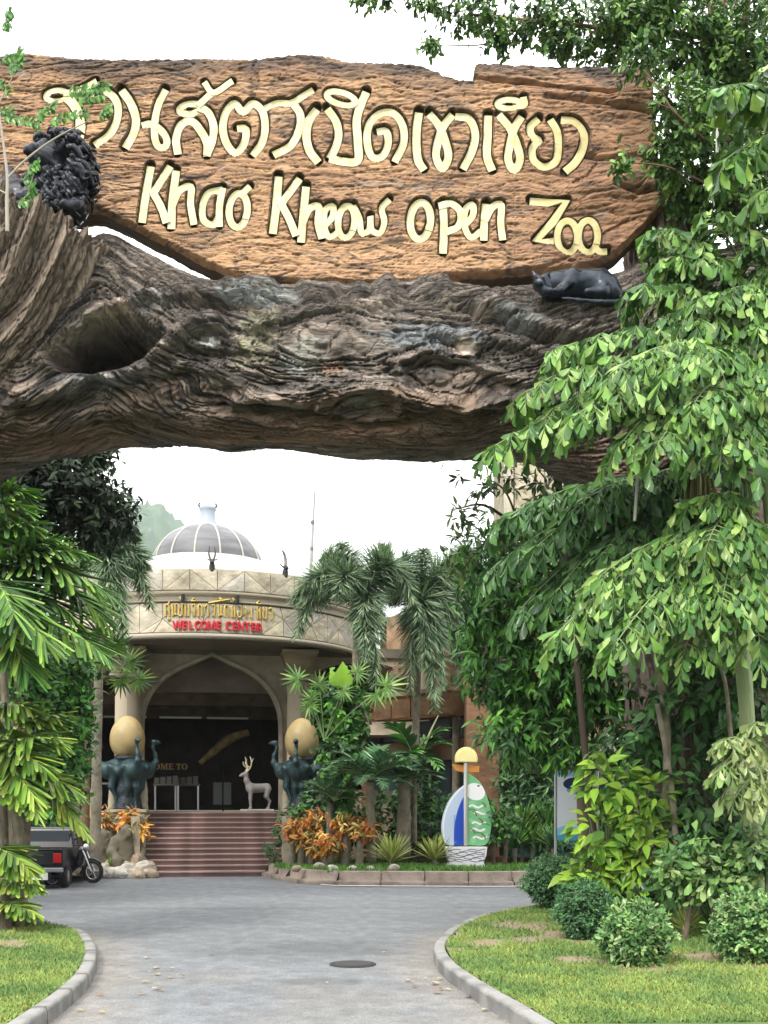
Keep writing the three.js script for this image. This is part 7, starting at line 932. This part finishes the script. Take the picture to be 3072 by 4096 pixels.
tree('shaded_backdrop_tree', 'dark tree mass behind the right post filling the gaps between the palms', 'tree', 1520, 23.5, [[1560, 560, 23.5, 150, 120, 1.2], [1600, 760, 23.5, 140, 140, 1.2], [1480, 900, 23.5, 160, 120, 1.3], [1600, 1050, 23.5, 140, 160, 1.3], [1430, 1100, 23.5, 140, 150, 1.3], [1400, 1300, 23.5, 150, 160, 1.3], [1560, 1300, 23.5, 160, 170, 1.3], [1480, 1550, 23.5, 200, 170, 1.4], [1620, 1700, 23.5, 150, 200, 1.4], [1400, 1750, 23.5, 140, 130, 1.2]], 8200, { geo: LG.lance, pal: PAL.deep.concat(PAL.shadeTree), len: [0.2, 0.36], ratio: 0.35, droop: 0.5, shell: 0.25, mat: M.leafDull }, [[[[1520, 1950, 23.5], [1510, 1400, 23.5], [1540, 800, 23.5]], [0.25, 0.18, 0.1]]]);
tree('understory_shrub', 'dark broad leaved shrubs in the shade at the foot of the right gate post', 'shrub', 1480, 16.9, [[1470, 1500, 17.2, 110, 90, 0.7], [1400, 1600, 17.4, 70, 80, 0.6], [1560, 1560, 17, 90, 100, 0.7], [1520, 1720, 16.8, 110, 80, 0.7], [1470, 1780, 17.2, 50, 80, 0.4], [1580, 1840, 16.4, 110, 80, 0.7], [1460, 1900, 16.2, 90, 60, 0.6], [1640, 1450, 17, 60, 100, 0.6], [1340, 1640, 18.5, 60, 60, 0.5]], 2800, { geo: LG.heart, pal: PAL.deep.concat(PAL.mango.slice(0, 1)), len: [0.14, 0.26], ratio: 0.5, droop: 0.5, shell: 0.3 }, [[[[1430, 2010, 16.8], [1436, 1800, 16.8], [1440, 1560, 16.8], [1410, 1380, 16.8]], [0.07, 0.06, 0.05], 'stem'], [[[1470, 2010, 16.6], [1450, 1700, 16.6], [1420, 1520, 16.6]], [0.05, 0.04], 'stem'], [[[1580, 1600, 16.2], [1560, 1450, 16.2], [1520, 1380, 16.2]], [0.035, 0.02], 'stem']], M.trunkPale);
{ // bush with large lime leaves
  reseed(1111); const D = 16.9, t = thing('lime_leaf_bush', 'bush of big lime green leaves behind the dark ball bushes', 'bush', ground0(1340, D)), out = [], st = [];
  for (const [dx, dy, rx, ry, n] of [[1320, 1690, 70, 50, 70], [1370, 1740, 50, 60, 60], [1310, 1800, 80, 60, 100], [1380, 1860, 80, 80, 160], [1290, 1890, 60, 50, 80], [1240, 1898, 26, 20, 16], [1420, 1930, 50, 50, 60], [1300, 1660, 30, 24, 16], [1350, 1950, 60, 40, 60], [1400, 1800, 60, 60, 70], [1420, 1720, 40, 50, 40], [1440, 1880, 40, 50, 50]]) for (let i = 0; i < n; i++) { const a = rr(0, 6.3), r = Math.sqrt(rnd()), p = loc(t, dx + Math.cos(a) * rx * r, dy + Math.sin(a) * ry * r, D - 0.45 * Math.sqrt(1 - r * r) * rr(0.3, 1.1)), len = rr(0.18, 0.31); out.push({ m: leafMatrix(p, v(Math.cos(a) * 0.7, -Math.sin(a) * 0.6 - 0.35, 0.6).addScaledVector(sph(), 0.4), v(0, 0.8, 0.7).addScaledVector(sph(), 0.4), len, len * rr(0.4, 0.55)), geo: LG.heart, f: -1, len }); if (i % 9 === 0) st.push(tube([v(rr(-0.2, 0.3), 0, 0), v(p.x * 0.6, p.y * 0.6, -0.1), p], [0.016, 0.006], 5, 6)); }
  emitLeaves(t, {}, out, 'lime', 300, 'leaf'); obj('stems', st, M.stem, t, 'stuff'); }
tree('variegated_shrub', 'light green jagged leaved shrub right of the lime leaf bush', 'shrub', 1540, 15.0, [[1480, 1850, 15, 60, 40, 0.35], [1560, 1880, 15, 80, 50, 0.4], [1640, 1840, 15, 60, 50, 0.4], [1500, 1900, 15, 60, 40, 0.3], [1440, 1870, 15, 30, 26, 0.25]], 1100, { geo: LG.fish, pal: PAL.ballLight, len: [0.12, 0.2], ratio: 0.5, droop: 0.3, shell: 0.4, per: 6 }, [[[[1540, 2035, 15], [1540, 1930, 15], [1530, 1860, 15]], [0.05, 0.03], 'stem'], [[[1480, 2035, 15], [1490, 1940, 15], [1480, 1860, 15]], [0.04, 0.02], 'stem'], [[[1600, 2040, 15], [1605, 1940, 15], [1620, 1850, 15]], [0.04, 0.02], 'stem']], M.trunk);
strapPlant('ribbon_grass_clump', 'yellowish ribbon grass at the foot of the jagged leaved shrub', 1480, 2010, 15.3, 56, 60, 'yellow', 0.2, 'grass'); strapPlant('ribbon_grass_clump', 'ribbon grass between the variegated ball bush and the right edge', 1540, 2000, 15.4, 56, 54, 'arecaDeep', 0.2, 'grass');
// clipped ball bushes
reseed(1212);
[['dark green ball bush farthest back beside the road corner', 1192, 1902, 19.6, 62, 54, 'ball', 6500, [0.035, 0.06]], ['dark green ball bush in the middle with a bare brown patch beside it', 1262, 1966, 15.4, 62, 63, 'ball', 6500, [0.035, 0.06]], ['light green ball bush nearest the lane with a ragged top', 1372, 2022, 12.9, 74, 70, 'ballLight', 5200, [0.045, 0.085]], ['large light green ball bush at the right edge of the lawn', 1622, 2010, 13.0, 84, 78, 'ballLight', 6800, [0.045, 0.08]]].forEach(([l, dx, dy, D, rx, ry, key, n, len], i) => {
  const c = at(dx, dy, D), t = thing('ball_bush', l, 'bush', [c.x, 0, c.z], 0), R = [rx / KF * D, ry / KF * D]; obj('solid_core', rockGeo(1, R[0] * 0.8, R[1] * 0.8, R[0] * 0.8, i, 3, 0.15).translate(0, c.y, 0), std(i < 2 ? [0.012, 0.03, 0.01] : [0.03, 0.07, 0.02], 0.95), t);  // solid dark core added to block gaps in the leaf shell, no branches
  crown(t, 'foliage', [[0, c.y, 0, R[0], R[1], R[0]]], n, { geo: LG.oval, pal: PAL[key], len, ratio: 0.5, droop: -0.15, shell: 0.72, per: 6, spread: 0.9 }); for (let k = 0; k < 4; k++) obj('stem', tube([v(rr(-0.05, 0.05), 0.05, rr(-0.05, 0.05)), v(rr(-0.14, 0.14), c.y * 0.6, rr(-0.14, 0.14))], [0.035, 0.025], 6), M.trunk, t); });
renderer.render(scene, camera);
